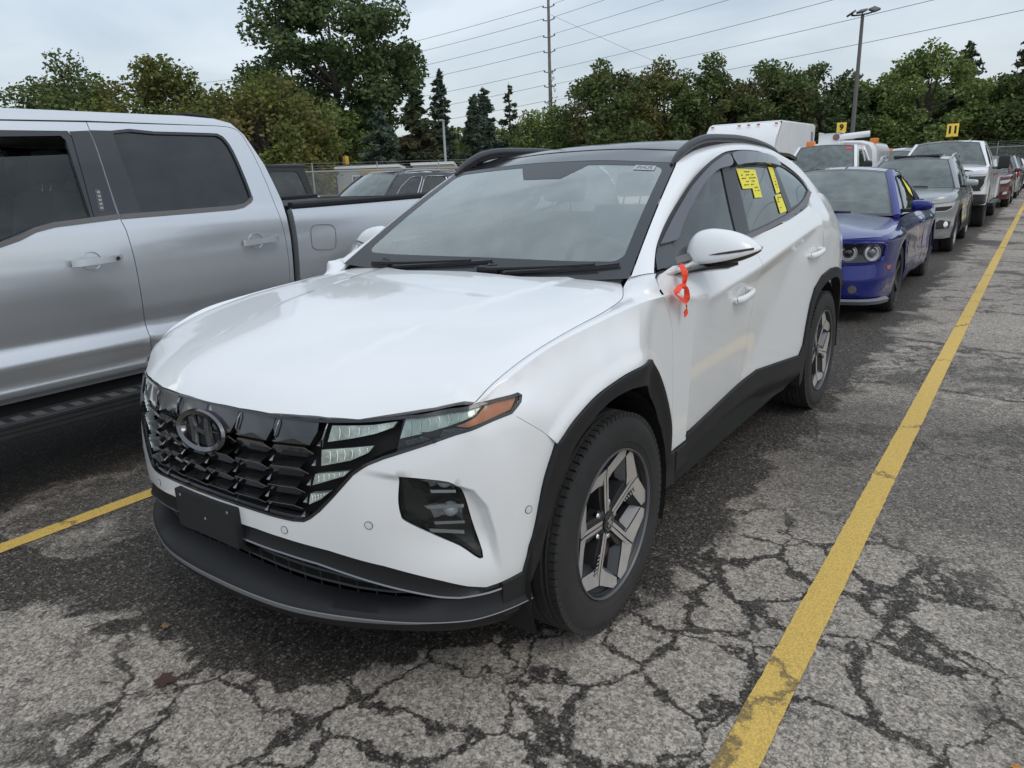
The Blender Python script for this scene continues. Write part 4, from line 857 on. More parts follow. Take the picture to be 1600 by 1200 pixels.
    # --- door handles ---
    for (x0, z0, sl) in ((-1.262, .925, .075), (-2.375, 1.003, .075)):
        for mm in (1, -1):
            y0 = float(door_y(x0, z0)); b = MB()
            th = math.atan(.12)
            pts = []
            for t in np.linspace(-1, 1, 13):
                x = x0-t*.098*-1*-1; x = x0-.098*t; z = z0+.010*t+.012*(0); y = float(door_y(x, z))+.013+.020*(1-abs(t)**3.2); pts.append((x, y, z))
            b.tube(pts, [.012]+[.0165]*11+[.012], 12, sq=(.75, 1.05))
            for i, k in ((0, 1), (12, -1)): b.tube([pts[i], (pts[i][0], pts[i][1]-.025, pts[i][2])], .014, 10, sq=(1.1, 1))
            h = b.build('door_handle', WHITE, car)
            if mm < 0: mirror_ob(h, car); bpy.data.objects.remove(h)
            # recess: shallow dish
            G = []
            for r, dpt in ((1.0, .0018), (.92, -.001), (.7, -.010), (.35, -.016), (.02, -.018)):
                row = []
                for i in range(24):
                    a = 2*PI*i/24; x = x0+.012+.055*r*math.cos(a); z = z0+.040*r*math.sin(a); row.append((x, float(door_y(x, z))+dpt+.0, z))
                G.append(row)
            d = MB().grid(G, closed=True)
            # only the rim shows: a raised lip catching light, the dish itself is pressed into the door skin
            rim = MB().tube([(x0+.012+.055*math.cos(2*PI*i/24), float(door_y(x0+.055*math.cos(2*PI*i/24), z0+.040*math.sin(2*PI*i/24)))+.0006, z0+.040*math.sin(2*PI*i/24)) for i in range(25)], .0016, 4)
            o = rim.build('handle_recess', WHITE, car)
            if mm < 0: mirror_ob(o, car); bpy.data.objects.remove(o)
    # --- wheels ---
    for x in (0., -2.755):
        for side in (1, -1):
            w = hero_wheel(car, side); w.location = (x, side*.812, .3635)
            w.rotation_euler = (0, R_(-80*side if x == 0 else 20*side), 0)
    # --- cabin interior ---
    build_interior(car)
    return car
def inin(P, poly):
    return P[inpoly(P[:, 0], P[:, 1], np.array(poly))]
def build_mirror(e, mm):
    def T(p): return (p[0], p[1]*mm, p[2])
    # cap: lofted sections from the inboard end to the tip: y, centre x, half depth, bottom, waist, top
    secs = [(.806, -.815, .022, 1.128, 1.146, 1.170), (.822, -.815, .044, 1.108, 1.136, 1.212), (.848, -.817, .056, 1.098, 1.133, 1.236), (.890, -.820, .062, 1.098, 1.136, 1.246), (.930, -.823, .062, 1.104, 1.141, 1.2445), (.975, -.827, .060, 1.114, 1.149, 1.237), (1.015, -.833, .054, 1.126, 1.158, 1.224), (1.050, -.842, .044, 1.141, 1.165, 1.206), (1.074, -.852, .028, 1.156, 1.170, 1.189), (1.083, -.858, .010, 1.166, 1.173, 1.179)]
    C_ = catmull(np.array(secs), 3); G = []; n = 48
    for y, x, a, zb_, zm, zt_ in C_:
        row = []
        for i in range(n):
            t = 2*PI*i/n; c, s = math.cos(t), math.sin(t); c = math.copysign(abs(c)**.85, c); s = math.copysign(abs(s)**.8, s)
            zz = zm+(zt_-zm)*s if s > 0 else zm+(zm-zb_)*s; xx = x+a*c*(1. if c > 0 else .9)-(.018*max(s, 0) if c > 0 else 0); row.append(T((xx, y, zz)))
        G.append(row)
    b = MB(); nb = len(G)
    b.grid(G, closed=True); b.add(G[0], [tuple(range(n))]); b.add(G[-1], [tuple(range(n))])
    # the underside of the shell is black
    for k, f in enumerate(b.f):
        j = (k % n)+.5; t = 2*PI*j/n
        b.mi[k] = 1 if (k < (nb-1)*n and math.sin(t) < -.38) else 0
    cap = b.build('mirror_cap', [WHITE, BLACKG], e, sharp=50)
    b = MB(); b.tube([T((-.762, .915, 1.153)), T((-.765, .95, 1.158)), T((-.772, .99, 1.164)), T((-.786, 1.03, 1.170)), T((-.812, 1.068, 1.176))], [.001, .004, .005, .005, .004], 6, sq=(.8, 1)); b.build('mirror_signal', mat('smoked_lens', (.03, .03, .033), .12, coat=.8), e)
    b = MB()   # grey arm strip and black foot
    b.tube([T((-.490, .836, 1.104)), T((-.60, .852, 1.109)), T((-.70, .850, 1.112)), T((-.765, .850, 1.115)), T((-.775, .90, 1.120)), T((-.782, .96, 1.130)), T((-.80, 1.02, 1.146))], [.007, .011, .012, .013, .012, .010, .004], 8, sq=(.8, 1), mi=0)
    b.tube([T((-.60, .845, 1.098)), T((-.70, .86, 1.100)), T((-.80, .90, 1.104)), T((-.84, .96, 1.110)), T((-.85, 1.0, 1.116))], [.008, .018, .024, .024, .010], 8, sq=(1.5, .7), mi=1)
    b.build('mirror_arm', [mat('arm_grey', (.62, .62, .60), .35, coat=.5), BLACKG], e)
    sl = panel('mirror_sail', [[(-.515, 1.1225), (-.645, 1.1330), (-.720, 1.2060), (-.640, 1.200), (-.565, 1.160)]], lambda x, z: Pside(x, z, .003), mat('sail_black', (.025, .027, .03), .3, coat=.4), e, mir=mm < 0, step=.03, flange=.014)
    g = MB(); g.add([T(p) for p in ((-.900, .87, 1.12), (-.912, 1.02, 1.13), (-.912, 1.01, 1.20), (-.900, .88, 1.225))], [(0, 1, 2, 3)]); g.build('mirror_glass', CHROME, e, fix=False)
def seat(parent, x, y, m, wide=.25, rear=False):
    b = MB(); b.box((x-.28, y-wide, .55), (x+.25, y+wide, .74), bev=.06)
    Mx = Matrix.Translation((x-.27, y, .72)) @ Matrix.Rotation(R_(-20), 4, 'Y'); b.box((-.07, -wide, -.05), (.07, wide, .58), bev=.065, M=Mx)
    o = b.build('seat', m, parent)
    for dy in ((0,) if not rear else (-.3*0,)):
        h = MB(); h.box((-.045, -.13, .64), (.045, .13, .80), bev=.045, M=Mx)
        for s in (-.06, .06): h.tube([Mx @ Vector((0, s, .56)), Mx @ Vector((0, s, .68))], .006, 6, mi=1)
        h.build('headrest', [m, CHROME], o)
    return o
def build_interior(car):
    lg = mat('seat_light_grey', (.60, .60, .57), .7, var=.05); dk = mat('cabin_dark', (.035, .035, .037), .7)
    for y in (.36, -.36): seat(car, -1.30, y, lg)
    seat(car, -2.15, .33, lg, .27, True); seat(car, -2.15, -.33, lg, .27, True)
    b = MB(); G = []
    for x, z in ((-.50, 1.06), (-.62, 1.075), (-.80, 1.065), (-.86, 1.03), (-.88, .80), (-.80, .5)): G.append([(x+.03*(abs(y)/.7)**2*-1, y, z-.02*(abs(y)/.7)**2) for y in np.linspace(-.72, .72, 13)])
    b.grid(G); b.build('dashboard', mat('dash_grey', (.22, .235, .23), .65, var=.05), car, fix=False)
    b = MB(); Ms = Matrix.Translation((-.95, .37, 1.035)) @ Matrix.Rotation(R_(-64), 4, 'Y')
    b.tube([Ms @ Vector((.185*math.cos(t), .185*math.sin(t), 0)) for t in np.linspace(0, 2*PI, 33)], .015, 8, cap=False)
    b.box((-.06, -.07, -.03), (.05, .07, .02), bev=.02, M=Ms); b.box((-.012, -.175, -.012), (.02, .175, .004), bev=.005, M=Ms); b.box((-.17, -.015, -.012), (0, .015, .004), M=Ms)
    b.build('steering_wheel', dk, car)
    b = MB(); b.box((-.55, -.80, .40), (-2.9, .80, .45)); b.box((-.55, .76, .45), (-2.5, .80, 1.08)); b.box((-.55, -.80, .45), (-2.5, -.76, 1.08)); b.box((-.80, -.13, .45), (-1.7, .13, .80), bev=.03)
    b.build('cabin_trim', dk, car)
    b = MB(); b.grid([[(x, y, float(HR(np.array(x), np.array(y)))-.05) for y in np.linspace(-.56, .56, 9)] for x in np.linspace(-1.30, -3.0, 9)]); b.build('headliner', mat('headliner_grey', (.55, .55, .53), .9), car, fix=False)
    b = MB(); b.box((-1.10, -.11, 1.425), (-1.08, .11, 1.480), bev=.01); b.tube([(-1.09, 0, 1.47), (-1.14, 0, 1.50)], .01, 6); b.build('rear_view_mirror', dk, car)
    b = MB()
    for s in (1, -1): b.tube([(-1.60, s*.70, 1.42), (-1.62, s*.72, 1.1), (-1.55, s*.74, .8)], .035, 6)
    b.build('inner_pillar', mat('headliner_grey'), car)
hero = build_hero()
# ---------- general vehicle builder (all other vehicles) ----------
TRIM = mat('black_trim', (.018, .018, .019), .45); GLASSV = glassmat('vehicle_glass', (.30, .34, .33), 1.5, haze=((.42, .50, .49), .22)); GLASSS = glassmat('vehicle_side_glass', (.10, .11, .11), 1.2, haze=((.10, .11, .11), .35))
LAMPW = mat('lamp_white', (.62, .64, .66), .15, metal=.3, coat=.8, bump=.4, bscale=80); PLATEB = mat('lamp_black', (.012, .012, .014), .15, coat=.8)
ALLOY = mat('alloy_silver', (.42, .42, .43), .35, metal=.5)
WCACHE = {}
def gwheel(parent, x, y, z, R, rim, w, spokes=5, dark=False, side=1):
    key = (round(R, 3), round(rim, 3), w, spokes, dark); sc = (1, side, 1)
    if key in WCACHE:
        c = copy_tree(WCACHE[key], parent); c.location = (x, y, z); c.scale = sc; return c
    e = bpy.data.objects.new('wheel', None); COL.objects.link(e); e.parent = parent; e.empty_display_size = .1
    tyre_mesh(e, R, rim, w, tread=False)
    h = w/2; b = MB(); m0 = 1 if dark else 0
    b.lathe([(h*.93, rim+.004), (h*.96, rim), (h*.93, rim-.010), (h*.6, rim-.018), (-h*.5, rim-.03), (-h*.6, .02)], 40, mi=m0)
    for k in range(spokes):
        M = Matrix.Rotation(2*PI*k/spokes, 4, 'Y'); wd = .9/spokes*.19
        V = [(.05, h*.72, -wd*.8), (.05, h*.72, wd*.8), (rim-.012, h*.86, wd), (rim-.012, h*.86, -wd)]; V = V+[(a, h*.3, c) for a, b_, c in V]
        b.add([tuple(M @ Vector(v)) for v in V], [(0, 1, 2, 3), (0, 4, 5, 1), (1, 5, 6, 2), (2, 6, 7, 3), (3, 7, 4, 0)], m0)
    b.lathe([(h*.3, .075), (h*.76, .07), (h*.80, .05), (h*.80, 0)], 24, mi=m0)
    b.build('rim', [ALLOY, TRIM], e); MB().lathe([(h*.0, 0), (h*.0, rim-.035)], 24).build('brake_disc', UNDER, e)
    e.location = (x, y, z); e.scale = sc; WCACHE[key] = e; return e
def gcar(name, label, cat, loc, rz, sp, group=None):
    """x forward from the front axle. sp keys: plan, prof [(z, side offset, front offset)], sill, sh [(x, z)] shoulder line, arches, paint, cabin, wheels, details"""
    car = empty(name, label, cat, loc, rz, group); paint = sp['paint']; G = sp
    P = Plan(sp['plan'], step=.02, blur=3); pr = np.array(sp['prof']); zz = np.linspace(pr[0, 0], pr[-1, 0], 200)
    k = np.exp(-.5*(np.arange(-8, 9)/sp.get('soft', 3.))**2); k /= k.sum()
    sm = lambda v: np.convolve(np.r_[[v[0]]*8, v, [v[-1]]*8], k, 'valid')
    oS = sm(np.interp(zz, pr[:, 0], pr[:, 1])); oF = sm(np.interp(zz, pr[:, 0], pr[:, 2])); oR = sm(np.interp(zz, pr[:, 0], pr[:, 3])) if pr.shape[1] > 3 else oF
    flare = sp.get('flare', 0.)
    def Ps(s, z, lift=0.):
        s = np.asarray(s, float); z = np.asarray(z, float); a = np.abs(s); nx = np.interp(a, P.S, P.nx); wx = np.clip(nx, -1, 1)**2
        o = np.interp(z, zz, oS)*(1-wx)+np.where(nx > 0, np.interp(z, zz, oF), np.interp(z, zz, oR))*wx
        if flare:
            xx = np.interp(a, P.S, P.X)
            for ax, az, ar in sp['arches']: d = np.hypot(xx-ax, z-az)-ar; o = o+flare*(1-sstep(.0, .16, d))*(1-wx)
        x, y = P.at(s, o+lift); return np.stack([x, y, z+0*x], -1)
    S = lambda x: float(P.inv(x, sp['W'])[0][0]); shx = np.array(sp['sh'])[::-1] if sp['sh'][0][0] > sp['sh'][-1][0] else np.array(sp['sh'])
    shz = lambda x: np.interp(x, shx[:, 0], shx[:, 1])
    ss = np.linspace(0, P.L, 90); top = [(s, float(shz(np.interp(s, P.S, P.X)))) for s in ss]
    low = [(P.L, G['sill'][1])]; zs = G['sill'][0]
    for ax, az, ar in sorted(sp['arches'], key=lambda a: a[0]):
        c = S(ax); dz = az-zs; hw = math.sqrt(max(ar*ar-dz*dz, .01)) if dz > 0 else ar; th0 = math.atan2(-dz, hw)
        low.append((c+ar*1.02, zs if ax > -1 else G['sill'][1])) if False else None
        for t in np.linspace(th0, PI-th0, 22): low.append((c+ar*math.cos(t), az+ar*math.sin(t)))
    low.append((0, G['sill'][2]))
    poly = top+low
    body = panel('body', [poly], Ps, paint, car, both=True, step=sp.get('step', .06), flange=.05, ctr=(-1.4, 0, .6))
    # hood and rear deck / bed
    def deck(nm, x0, x1, m, crown, n=14, ins=0., fn=None):
        Gd = []
        for x in np.linspace(x0, x1, n):
            s = float(P.inv(x, sp['W'])[0][0]) if x < P.X[0]-.001 else 0.; z = float(shz(x)); i = np.argmin(abs(P.X[:len(P.X)//2]-x)) if x > -1 else len(P.X)//2+np.argmin(abs(P.X[len(P.X)//2:]-x)); s = P.S[i]
            pt = Ps(np.array(s), np.array(z)); ye = max(float(pt[1])-ins, .02); xe = float(pt[0])
            row = []
            for u in np.linspace(-1, 1, 15):
                zc = z+crown*(1-abs(u)**3)-.0005; zc += fn(x, u) if fn else 0; row.append((xe, ye*u, zc))
            Gd.append(row)
        return MB().grid(Gd).build(nm, m, car, fix=False, sharp=60)
    h0, h1, cr = sp['hood'][:3]; deck('hood', h0, h1, paint, cr, fn=sp.get('hoodfn'))
    if 'deck' in sp: deck('boot_lid', sp['deck'][0], sp['deck'][1], paint, sp['deck'][2])
    # underbody
    ub = MB(); X0, X1 = sp['plan'][0][0], sp['plan'][-1][0]; W = sp['W']
    ub.grid([[(x, -W*.8, G['sill'][0]+.02), (x, W*.8, G['sill'][0]+.02)] for x in (X0-.25, X1+.25)])
    for sg in (1, -1):
        ub.grid([[(x, sg*W*.80, G['sill'][0]+.02), (x, sg*W*.80, float(shz(x))-.12)] for x in np.linspace(X0-.3, X1+.3, 8)])
        for ax, az, ar in sp['arches']: ub.grid([[(ax+ar*1.02*math.cos(t), sg*W*.97, az+ar*1.02*math.sin(t)), (ax+ar*1.02*math.cos(t), sg*W*.7, az+ar*1.02*math.sin(t))] for t in np.linspace(-.2, PI+.2, 16)])
    ub.build('underbody', UNDER, car, fix=False)
    # cabin
    if 'cab' in sp:
        c = sp['cab']; wb, wt, rt, rb = [np.array(v, float) for v in (c['wb'], c['wt'], c['rt'], c['rb'])]   # (x, y half width, z)
        bulge = c.get('bulge', .02); roofz = c.get('crown', .03)
        belt = c.get('belt', [wb, rb]); belt = np.array(belt, float); bt = np.linspace(0, 1, len(belt))
        rl = np.array(c.get('roof', [wt, rt]), float); rlt = np.linspace(0, 1, len(rl))
        def Pc(u, v, lift=0.):
            u = np.asarray(u, float); v = np.asarray(v, float); A = np.stack([np.interp(u, bt, belt[:, k]) for k in range(3)], -1); B_ = np.stack([np.interp(u, rlt, rl[:, k]) for k in range(3)], -1)
            o = A+(B_-A)*v[..., None]; o = o+np.stack([0*v, np.sin(PI*np.clip(v, 0, 1))*bulge+lift, 0*v+lift*.35], -1); return o
        wins = c['wins']; wl = [smooth_corner(w) for w in wins]
        frame_m = c.get('frame', paint)
        pair('cabin_side', [[(0, 0), (.25, 0), (.5, 0), (.75, 0), (1, 0), (1, 1), (.75, 1), (.5, 1), (.25, 1), (0, 1)]]+wl, Pc, frame_m, car, step=.07, flange=.03)
        for w in wl:
            for mir in (False, True): panel('side_window', [inset(w, -.006)], lambda u, v: Pc(u, v, -.012), c.get('sg', GLASSS), car, mir=mir, step=.12, flange=0)
        if c.get('trimline'):
            for mm in (1, -1):
                for w in wl[:1] if c['trimline'] == 1 else wl:
                    MB().tube([tuple(Pc(np.array(a), np.array(b_), .004)*[1, mm, 1]) for a, b_ in w+[w[0]]], .008, 4, cap=False).build('window_trim', CHROME if c.get('chrome') else TRIM, car)
        wb[1], wt[1] = belt[0][1]-.012, rl[0][1]-.012; rt[1], rb[1] = rl[-1][1]-.012, belt[-1][1]-.012
        for mm in (1, -1):
            MB().tube([tuple(np.array([belt[0][0]+(rl[0][0]-belt[0][0])*t+.012*math.sin(PI*t), (belt[0][1]+(rl[0][1]-belt[0][1])*t-.004)*mm, belt[0][2]+(rl[0][2]-belt[0][2])*t+.012+.016*math.sin(PI*t)])) for t in np.linspace(-.02, 1, 9)], .034, 8, sq=(1.15, .7)).build('front_pillar', paint, car)
        def Pw(u, v, lift=0.):   # windscreen, u -1..1
            u = np.asarray(u, float); v = np.asarray(v, float); a = u*u; bo = c.get('bow', .10)
            bx, tx = wb[0]+bo*(1-a), wt[0]+bo*.6*(1-a); x = bx+(tx-bx)*v; z = wb[2]+.01*(1-a)+(wt[2]+roofz*(1-a)-wb[2]-.01*(1-a))*v; y = (wb[1]+(wt[1]-wb[1])*v)*u
            return np.stack([x+np.sin(PI*v)*.02+lift*.6, y, z+np.sin(PI*v)*.02+lift*.8], -1)
        def Prr(u, v, lift=0.):
            u = np.asarray(u, float); v = np.asarray(v, float); a = u*u; bo = .05
            x = (rb[0]-bo*(1-a))+(rt[0]-rb[0])*v; z = rb[2]+(rt[2]+roofz*(1-a)-rb[2])*v; y = (rb[1]+(rt[1]-rb[1])*v)*u
            return np.stack([x-lift*.7, y, z+lift*.7], -1)
        rc_ = [(-.94, .05), (.94, .05), (.93, .93), (.90, .955), (-.90, .955), (-.93, .93)]
        bd = [(-1, 0), (-.5, 0), (0, 0), (.5, 0), (1, 0), (1, 1), (.5, 1), (0, 1), (-.5, 1), (-1, 1)]
        wsn = panel('windscreen', [rc_], lambda u, v: Pw(u, v, -.001), c.get('wg', GLASSV), car, step=.12, flange=0)
        panel('border', [bd, rc_], Pw, FRIT, wsn, step=.12, flange=0)
        panel('rear_window', [bd], Prr, c.get('rg', GLASSS), car, step=.15, flange=0, ctr=(wt[0]*.5+rt[0]*.5, 0, 1))
        Gd = []
        for i, u in enumerate(np.linspace(0, 1, 12)):
            e = np.array([np.interp(u, rlt, rl[:, k]) for k in range(3)]); row = []
            for q in np.linspace(-1, 1, 15):
                xo = c.get('bow', .10)*.6*(1-q*q)*(1-u)-.05*(1-q*q)*u; row.append((e[0]+xo, e[1]*q, e[2]+roofz*(1-q*q)))
            Gd.append(row)
        MB().grid(Gd).build('roof', c.get('roofm', paint), car, fix=False, sharp=60)
        for mm in (1, -1):   # wipers lie on the glass base
            y0 = wb[1]*(.45 if mm > 0 else -.35); MB().tube([tuple(Pw(np.array((y0-t*.62)/wb[1]), np.array(.04+.05*t), .02)) for t in np.linspace(0, 1, 6)], [.012, .01, .008, .007, .006, .005], 5).build('wiper', TRIM, car)
        # seats
        sx = c.get('seatx', wt[0]-.15); sz = wb[2]-.35; sm_ = c.get('seatm', mat('dark_seat', (.05, .05, .052), .8))
        for y in (.38, -.38):
            b = MB(); M = Matrix.Translation((sx-.25, y, sz-.1)) @ Matrix.Rotation(R_(-15), 4, 'Y'); b.box((-.07, -.24, 0), (.07, .24, .58), bev=.06, M=M); b.box((-.05, -.13, .62), (.05, .13, .80), bev=.04, M=M); b.box((-.1, -.24, -.15), (.4, .24, .0), bev=.05, M=M)
            b.build('seat', sm_, car)
        MB().box((wb[0]-.55, -wb[1]*.95, wb[2]-.35), (wb[0]-.02, wb[1]*.95, wb[2]-.03), bev=.05).build('dashboard', mat('dash_dark', (.06, .06, .06), .7), car)
        st = MB(); Ms = Matrix.Translation((wb[0]-.62, .38, wb[2]-.03)) @ Matrix.Rotation(R_(-60), 4, 'Y'); st.tube([Ms @ Vector((.18*math.cos(t), .18*math.sin(t), 0)) for t in np.linspace(0, 2*PI, 21)], .015, 6, cap=False); st.box((-.06, -.17, -.02), (.06, .17, .0), M=Ms); st.build('steering_wheel', TRIM, car)
    else: Pc = Pw = None
    # wheels
    R, rim, w, spk, dk = sp['wheel']
    for ax in sp['axles']:
        for sd in (1, -1): gwheel(car, ax, sd*(sp['W']-w/2-sp.get('inset', .02)), R-.006, R, rim, w, spk, dk, sd)
    def ov(nm, poly, m, lift=.004, both=True, flange=.004, step=.06, par=None, sides=(0, 1)):
        """a panel lying on the body, polygon in (arc length, z)"""
        if both == 'one': return panel(nm, [poly], lambda s, z: Ps(s, z, lift), m, par or car, both=True, step=step, flange=flange)
        return [panel(nm, [poly], lambda s, z: Ps(s, z, lift), m, par or car, mir=bool(i), step=step, flange=flange) for i in sides]
    def door(x0, x1, zb, arch=None, nm='door', slant=0.):
        t0, t1 = S(x0), S(x1); lz = lambda s: float(shz(np.interp(s, P.S, P.X)))
        line = [(t0, zb), (t0-.02, (zb+lz(t0))/2), (t0, lz(t0)-.003)], [(t1+slant, lz(t1+slant)-.003), (t1+slant*.6+.02, (zb+lz(t1))/2), (t1, zb)]
        for mm in (1, -1):
            b = MB(); pth = [Ps(np.array(s), np.array(z), .0005)*[1, mm, 1] for s, z in line[0][:1]]
            full = [line[0][2], line[0][1], line[0][0]]+[(t0+(t1-t0)*k/6, zb) for k in range(1, 6)]+[line[1][2], line[1][1], line[1][0]]
            full = smooth_line(full, 3); b.tube([tuple(Ps(np.array(s), np.array(z), .0)*[1, mm, 1]) for s, z in full], .0032, 4, cap=False)
            b.build(nm+'_seam', mat('seam_black', (.01, .01, .01), .7), car)
    def mirror(x, z, m=None, sz=(.09, .20, .13), out=.0, arm=.10, tow=False):
        yb = float(np.interp(.0, [0, 1], [0, 1])); y0 = sp['W']-.06 if 'cab' not in sp else float(Pc(np.array(.05), np.array(0.))[1])
        for mm in (1, -1):
            b = MB(); M = Matrix.Diagonal((1, mm, 1, 1)); yo = y0+arm
            G_ = []
            for i, q in enumerate(np.linspace(0, PI, 13)):
                row = []; yy_ = yo+sz[1]/2-sz[1]/2*math.copysign(abs(math.cos(q))**(.55 if not tow else .25), math.cos(q)); rr_ = math.sin(q)**(.5 if not tow else .25)+.001
                for j in range(20):
                    t = 2*PI*j/20; c_, s_ = math.cos(t), math.sin(t); e_ = .6 if not tow else .35; c_, s_ = math.copysign(abs(c_)**e_, c_), math.copysign(abs(s_)**e_, s_)
                    row.append((x-sz[0]*.35+sz[0]*.65*c_*rr_, yy_, z+sz[2]/2+sz[2]/2*s_*rr_*(1-.25*(yy_-yo)/sz[1]*(0 if tow else 1))))
                G_.append(row)
            b.grid([[tuple(M @ Vector(v)) for v in r_] for r_ in G_], closed=True); o = b.build('door_mirror', m or paint, car, sharp=60)
            MB().box((x-.06, y0-.03, z-.005), (x, yo+.05, z+.035), bev=.012, M=M).build('mirror_arm', TRIM, o)
            MB().add([tuple(M @ Vector(v)) for v in ((x-sz[0]-.002, yo+.02, z+.02), (x-sz[0]-.002, yo+sz[1]-.02, z+.02), (x-sz[0]-.002, yo+sz[1]-.02, z+sz[2]-.02), (x-sz[0]-.002, yo+.02, z+sz[2]-.02))], [(0, 1, 2, 3)]).build('mirror_glass', CHROME, o, fix=False)
    def handle(x, z, m=None):
        for mm in (1, -1):
            p = [Ps(np.array(S(x-.10*t)), np.array(z+.004*t), .006+.022*(1-abs(t)**4))*[1, mm, 1] for t in np.linspace(-1, 1, 9)]; MB().tube(p, .012, 8, sq=(.7, 1)).build('door_handle', m or paint, car)
    return dict(car=car, Ps=Ps, S=S, ov=ov, door=door, mirror=mirror, handle=handle, Pc=Pc, Pw=Pw, P=P, shz=shz)
def smooth_corner(w, r=.16):
    out = []; n = len(w)
    for i in range(n):
        p, a, b = np.array(w[i], float), np.array(w[i-1], float), np.array(w[(i+1) % n], float)
        A = p+(a-p)*min(r, .4); B_ = p+(b-p)*min(r, .4)
        for t in (0, .25, .5, .75, 1): out.append(tuple((1-t)**2*A+2*t*(1-t)*p+t*t*B_))
    return out
def circ(cx, cy, r, n=20, ry=None): return [(cx+r*math.cos(2*PI*i/n), cy+(ry or r)*math.sin(2*PI*i/n)) for i in range(n)]
# ---- blue coupe ----
BLUE = mat('blue_paint', (.003, .012, .19), .24, metal=.5, coat=1., coatr=.01, var=.03)
def build_coupe(loc, rz):
    sp = dict(W=.96, paint=BLUE, plan=[(.93, 0), (.925, .25), (.90, .52), (.86, .72), (.78, .84), (.62, .91), (.40, .945), (.0, .955), (-.8, .935), (-1.6, .93), (-2.3, .955), (-2.9, .965), (-3.4, .95), (-3.8, .90), (-4.0, .72), (-4.08, .4), (-4.10, 0)],
        prof=[(.16, -.06, -.06), (.25, -.02, .02), (.40, 0, .02), (.55, -.01, .0), (.66, -.005, -.02), (.72, .0, -.01), (.78, .004, .03), (.84, -.03, .02), (.90, -.10, -.05), (1.0, -.16, -.12)], soft=2.2,
        sill=(.21, .30, .20), sh=[(.93, .80), (.6, .835), (.0, .875), (-.6, .905), (-1.5, .915), (-2.2, .93), (-2.6, .985), (-3.3, 1.00), (-4.1, .97)], arches=[(0, .34, .395), (-2.95, .35, .405)], flare=.012,
        hood=(.90, -.78, .05), hoodfn=lambda x, u: .028*float(sstep(.62, .5, abs(u)))*float(sstep(.9, .4, x))*(1 if abs(u) < .62 else 0), deck=(-3.35, -4.06, .02), axles=(0, -2.95), wheel=(.355, .25, .245, 5, True), inset=.015,
        cab=dict(wb=(-.62, .735, .93), wt=(-1.42, .575, 1.385), rt=(-2.35, .54, 1.375), rb=(-3.32, .70, 1.0), bow=.16, bulge=.025, crown=.055, belt=[(-.62, .80, .93), (-1.3, .85, .93), (-2.0, .86, .945), (-2.6, .84, .985), (-3.32, .72, 1.0)], roof=[(-1.42, .575, 1.385), (-1.7, .585, 1.41), (-2.0, .58, 1.41), (-2.35, .54, 1.375)],
            wins=[[(.13, .07), (.50, .07), (.56, .5), (.50, .86), (.18, .86), (.12, .5)]], trimline=1, seatx=-1.75))
    g = gcar('blue_coupe', 'glossy dark blue two-door muscle coupe with twin round headlights, directly behind the white crossover', 'car', loc, rz, sp); ov, P, Ps, S = g['ov'], g['P'], g['Ps'], g['S']
    # recessed full-width black grille with four round lamps
    ov('grille', [(0, .575), (.60, .575), (.90, .60), (.945, .68), (.92, .745), (.60, .765), (0, .770)], PLATEB, lift=.003, both='one')
    rm = MB(); fr = [(0, .775), (.60, .770), (.935, .750), (.965, .68), (.92, .59), (.60, .565), (0, .565)]
    for mm in (1, -1): rm.tube([tuple(Ps(np.array(s), np.array(z), .006)*[1, mm, 1]) for s, z in smooth_line(fr, 4)], .014, 6, cap=False)
    rm.build('grille_frame', BLUE, g['car'])
    for s0 in (.60, .815):
        for mm in (1, -1):
            p = Ps(np.array(s0), np.array(.672), .0); n = Vector(Ps(np.array(s0), np.array(.672), .1)-p).normalized(); n.z = 0; n.normalize(); q = Vector((p[0], p[1]*mm, p[2])); n.y *= mm; rot = n.to_track_quat('Z', 'Y').to_matrix().to_4x4(); M = Matrix.Translation(q) @ rot
            b = MB(); b.lathe([(-.01, .078), (.018, .079), (.022, .074), (.008, .066)], 28, M=M, axis='z', mi=0); b.lathe([(.008, .066), (.012, .054), (.002, .046)], 28, M=M, axis='z', mi=1); b.lathe([(.002, .046), (.018, .036), (.026, .02), (.028, 0)], 24, M=M, axis='z', mi=2)
            b.build('headlight', [ALLOY, LAMPW, mat('projector_dark', (.10, .11, .12), .05, coat=1.) if s0 > .7 else PLATEB], g['car'])
    ov('lower_grille', [(0, .28), (.52, .28), (.60, .40), (.45, .46), (0, .47)], TRIM, both='one'); ov('fog_lamp', circ(.66, .33, .038, 14), mat('fog_dim', (.10, .095, .09), .2, coat=.6))
    ov('side_marker', [(1.06, .50), (1.14, .50), (1.15, .535), (1.06, .53)], mat('orange_marker', (.55, .10, .03), .3, coat=.5))
    sp_ = MB()
    for mm in (1, -1): sp_.grid([[tuple(Ps(np.array(s), np.array(z), l)*[1, mm, 1]) for z, l in ((.235, .01), (.215, .055), (.180, .060), (.175, .0))] for s in np.linspace(0, 1.12, 26)])
    sp_.build('front_spoiler', mat('spoiler_grey', (.14, .15, .17), .4), g['car'], fix=False)
    g['door'](-.72, -2.0, .30, slant=.05); g['mirror'](-.92, .955, sz=(.09, .21, .13), arm=.08); g['handle'](-1.80, .80)
    y = MB(); Pc = g['Pc']; y.add([tuple(Pc(np.array(a), np.array(b), .004)) for a, b in ((.40, .45), (.47, .30), (.52, .50), (.46, .80))], [(0, 1, 2, 3)]); y.build('window_sticker', mat('yellow_sticker'), g['car'], fix=False)
    b = MB(); b.tube([(.975, -.12, .53), (.975, .12, .53)], .02, 6); b.build('plate_bar', TRIM, g['car'])
    return g
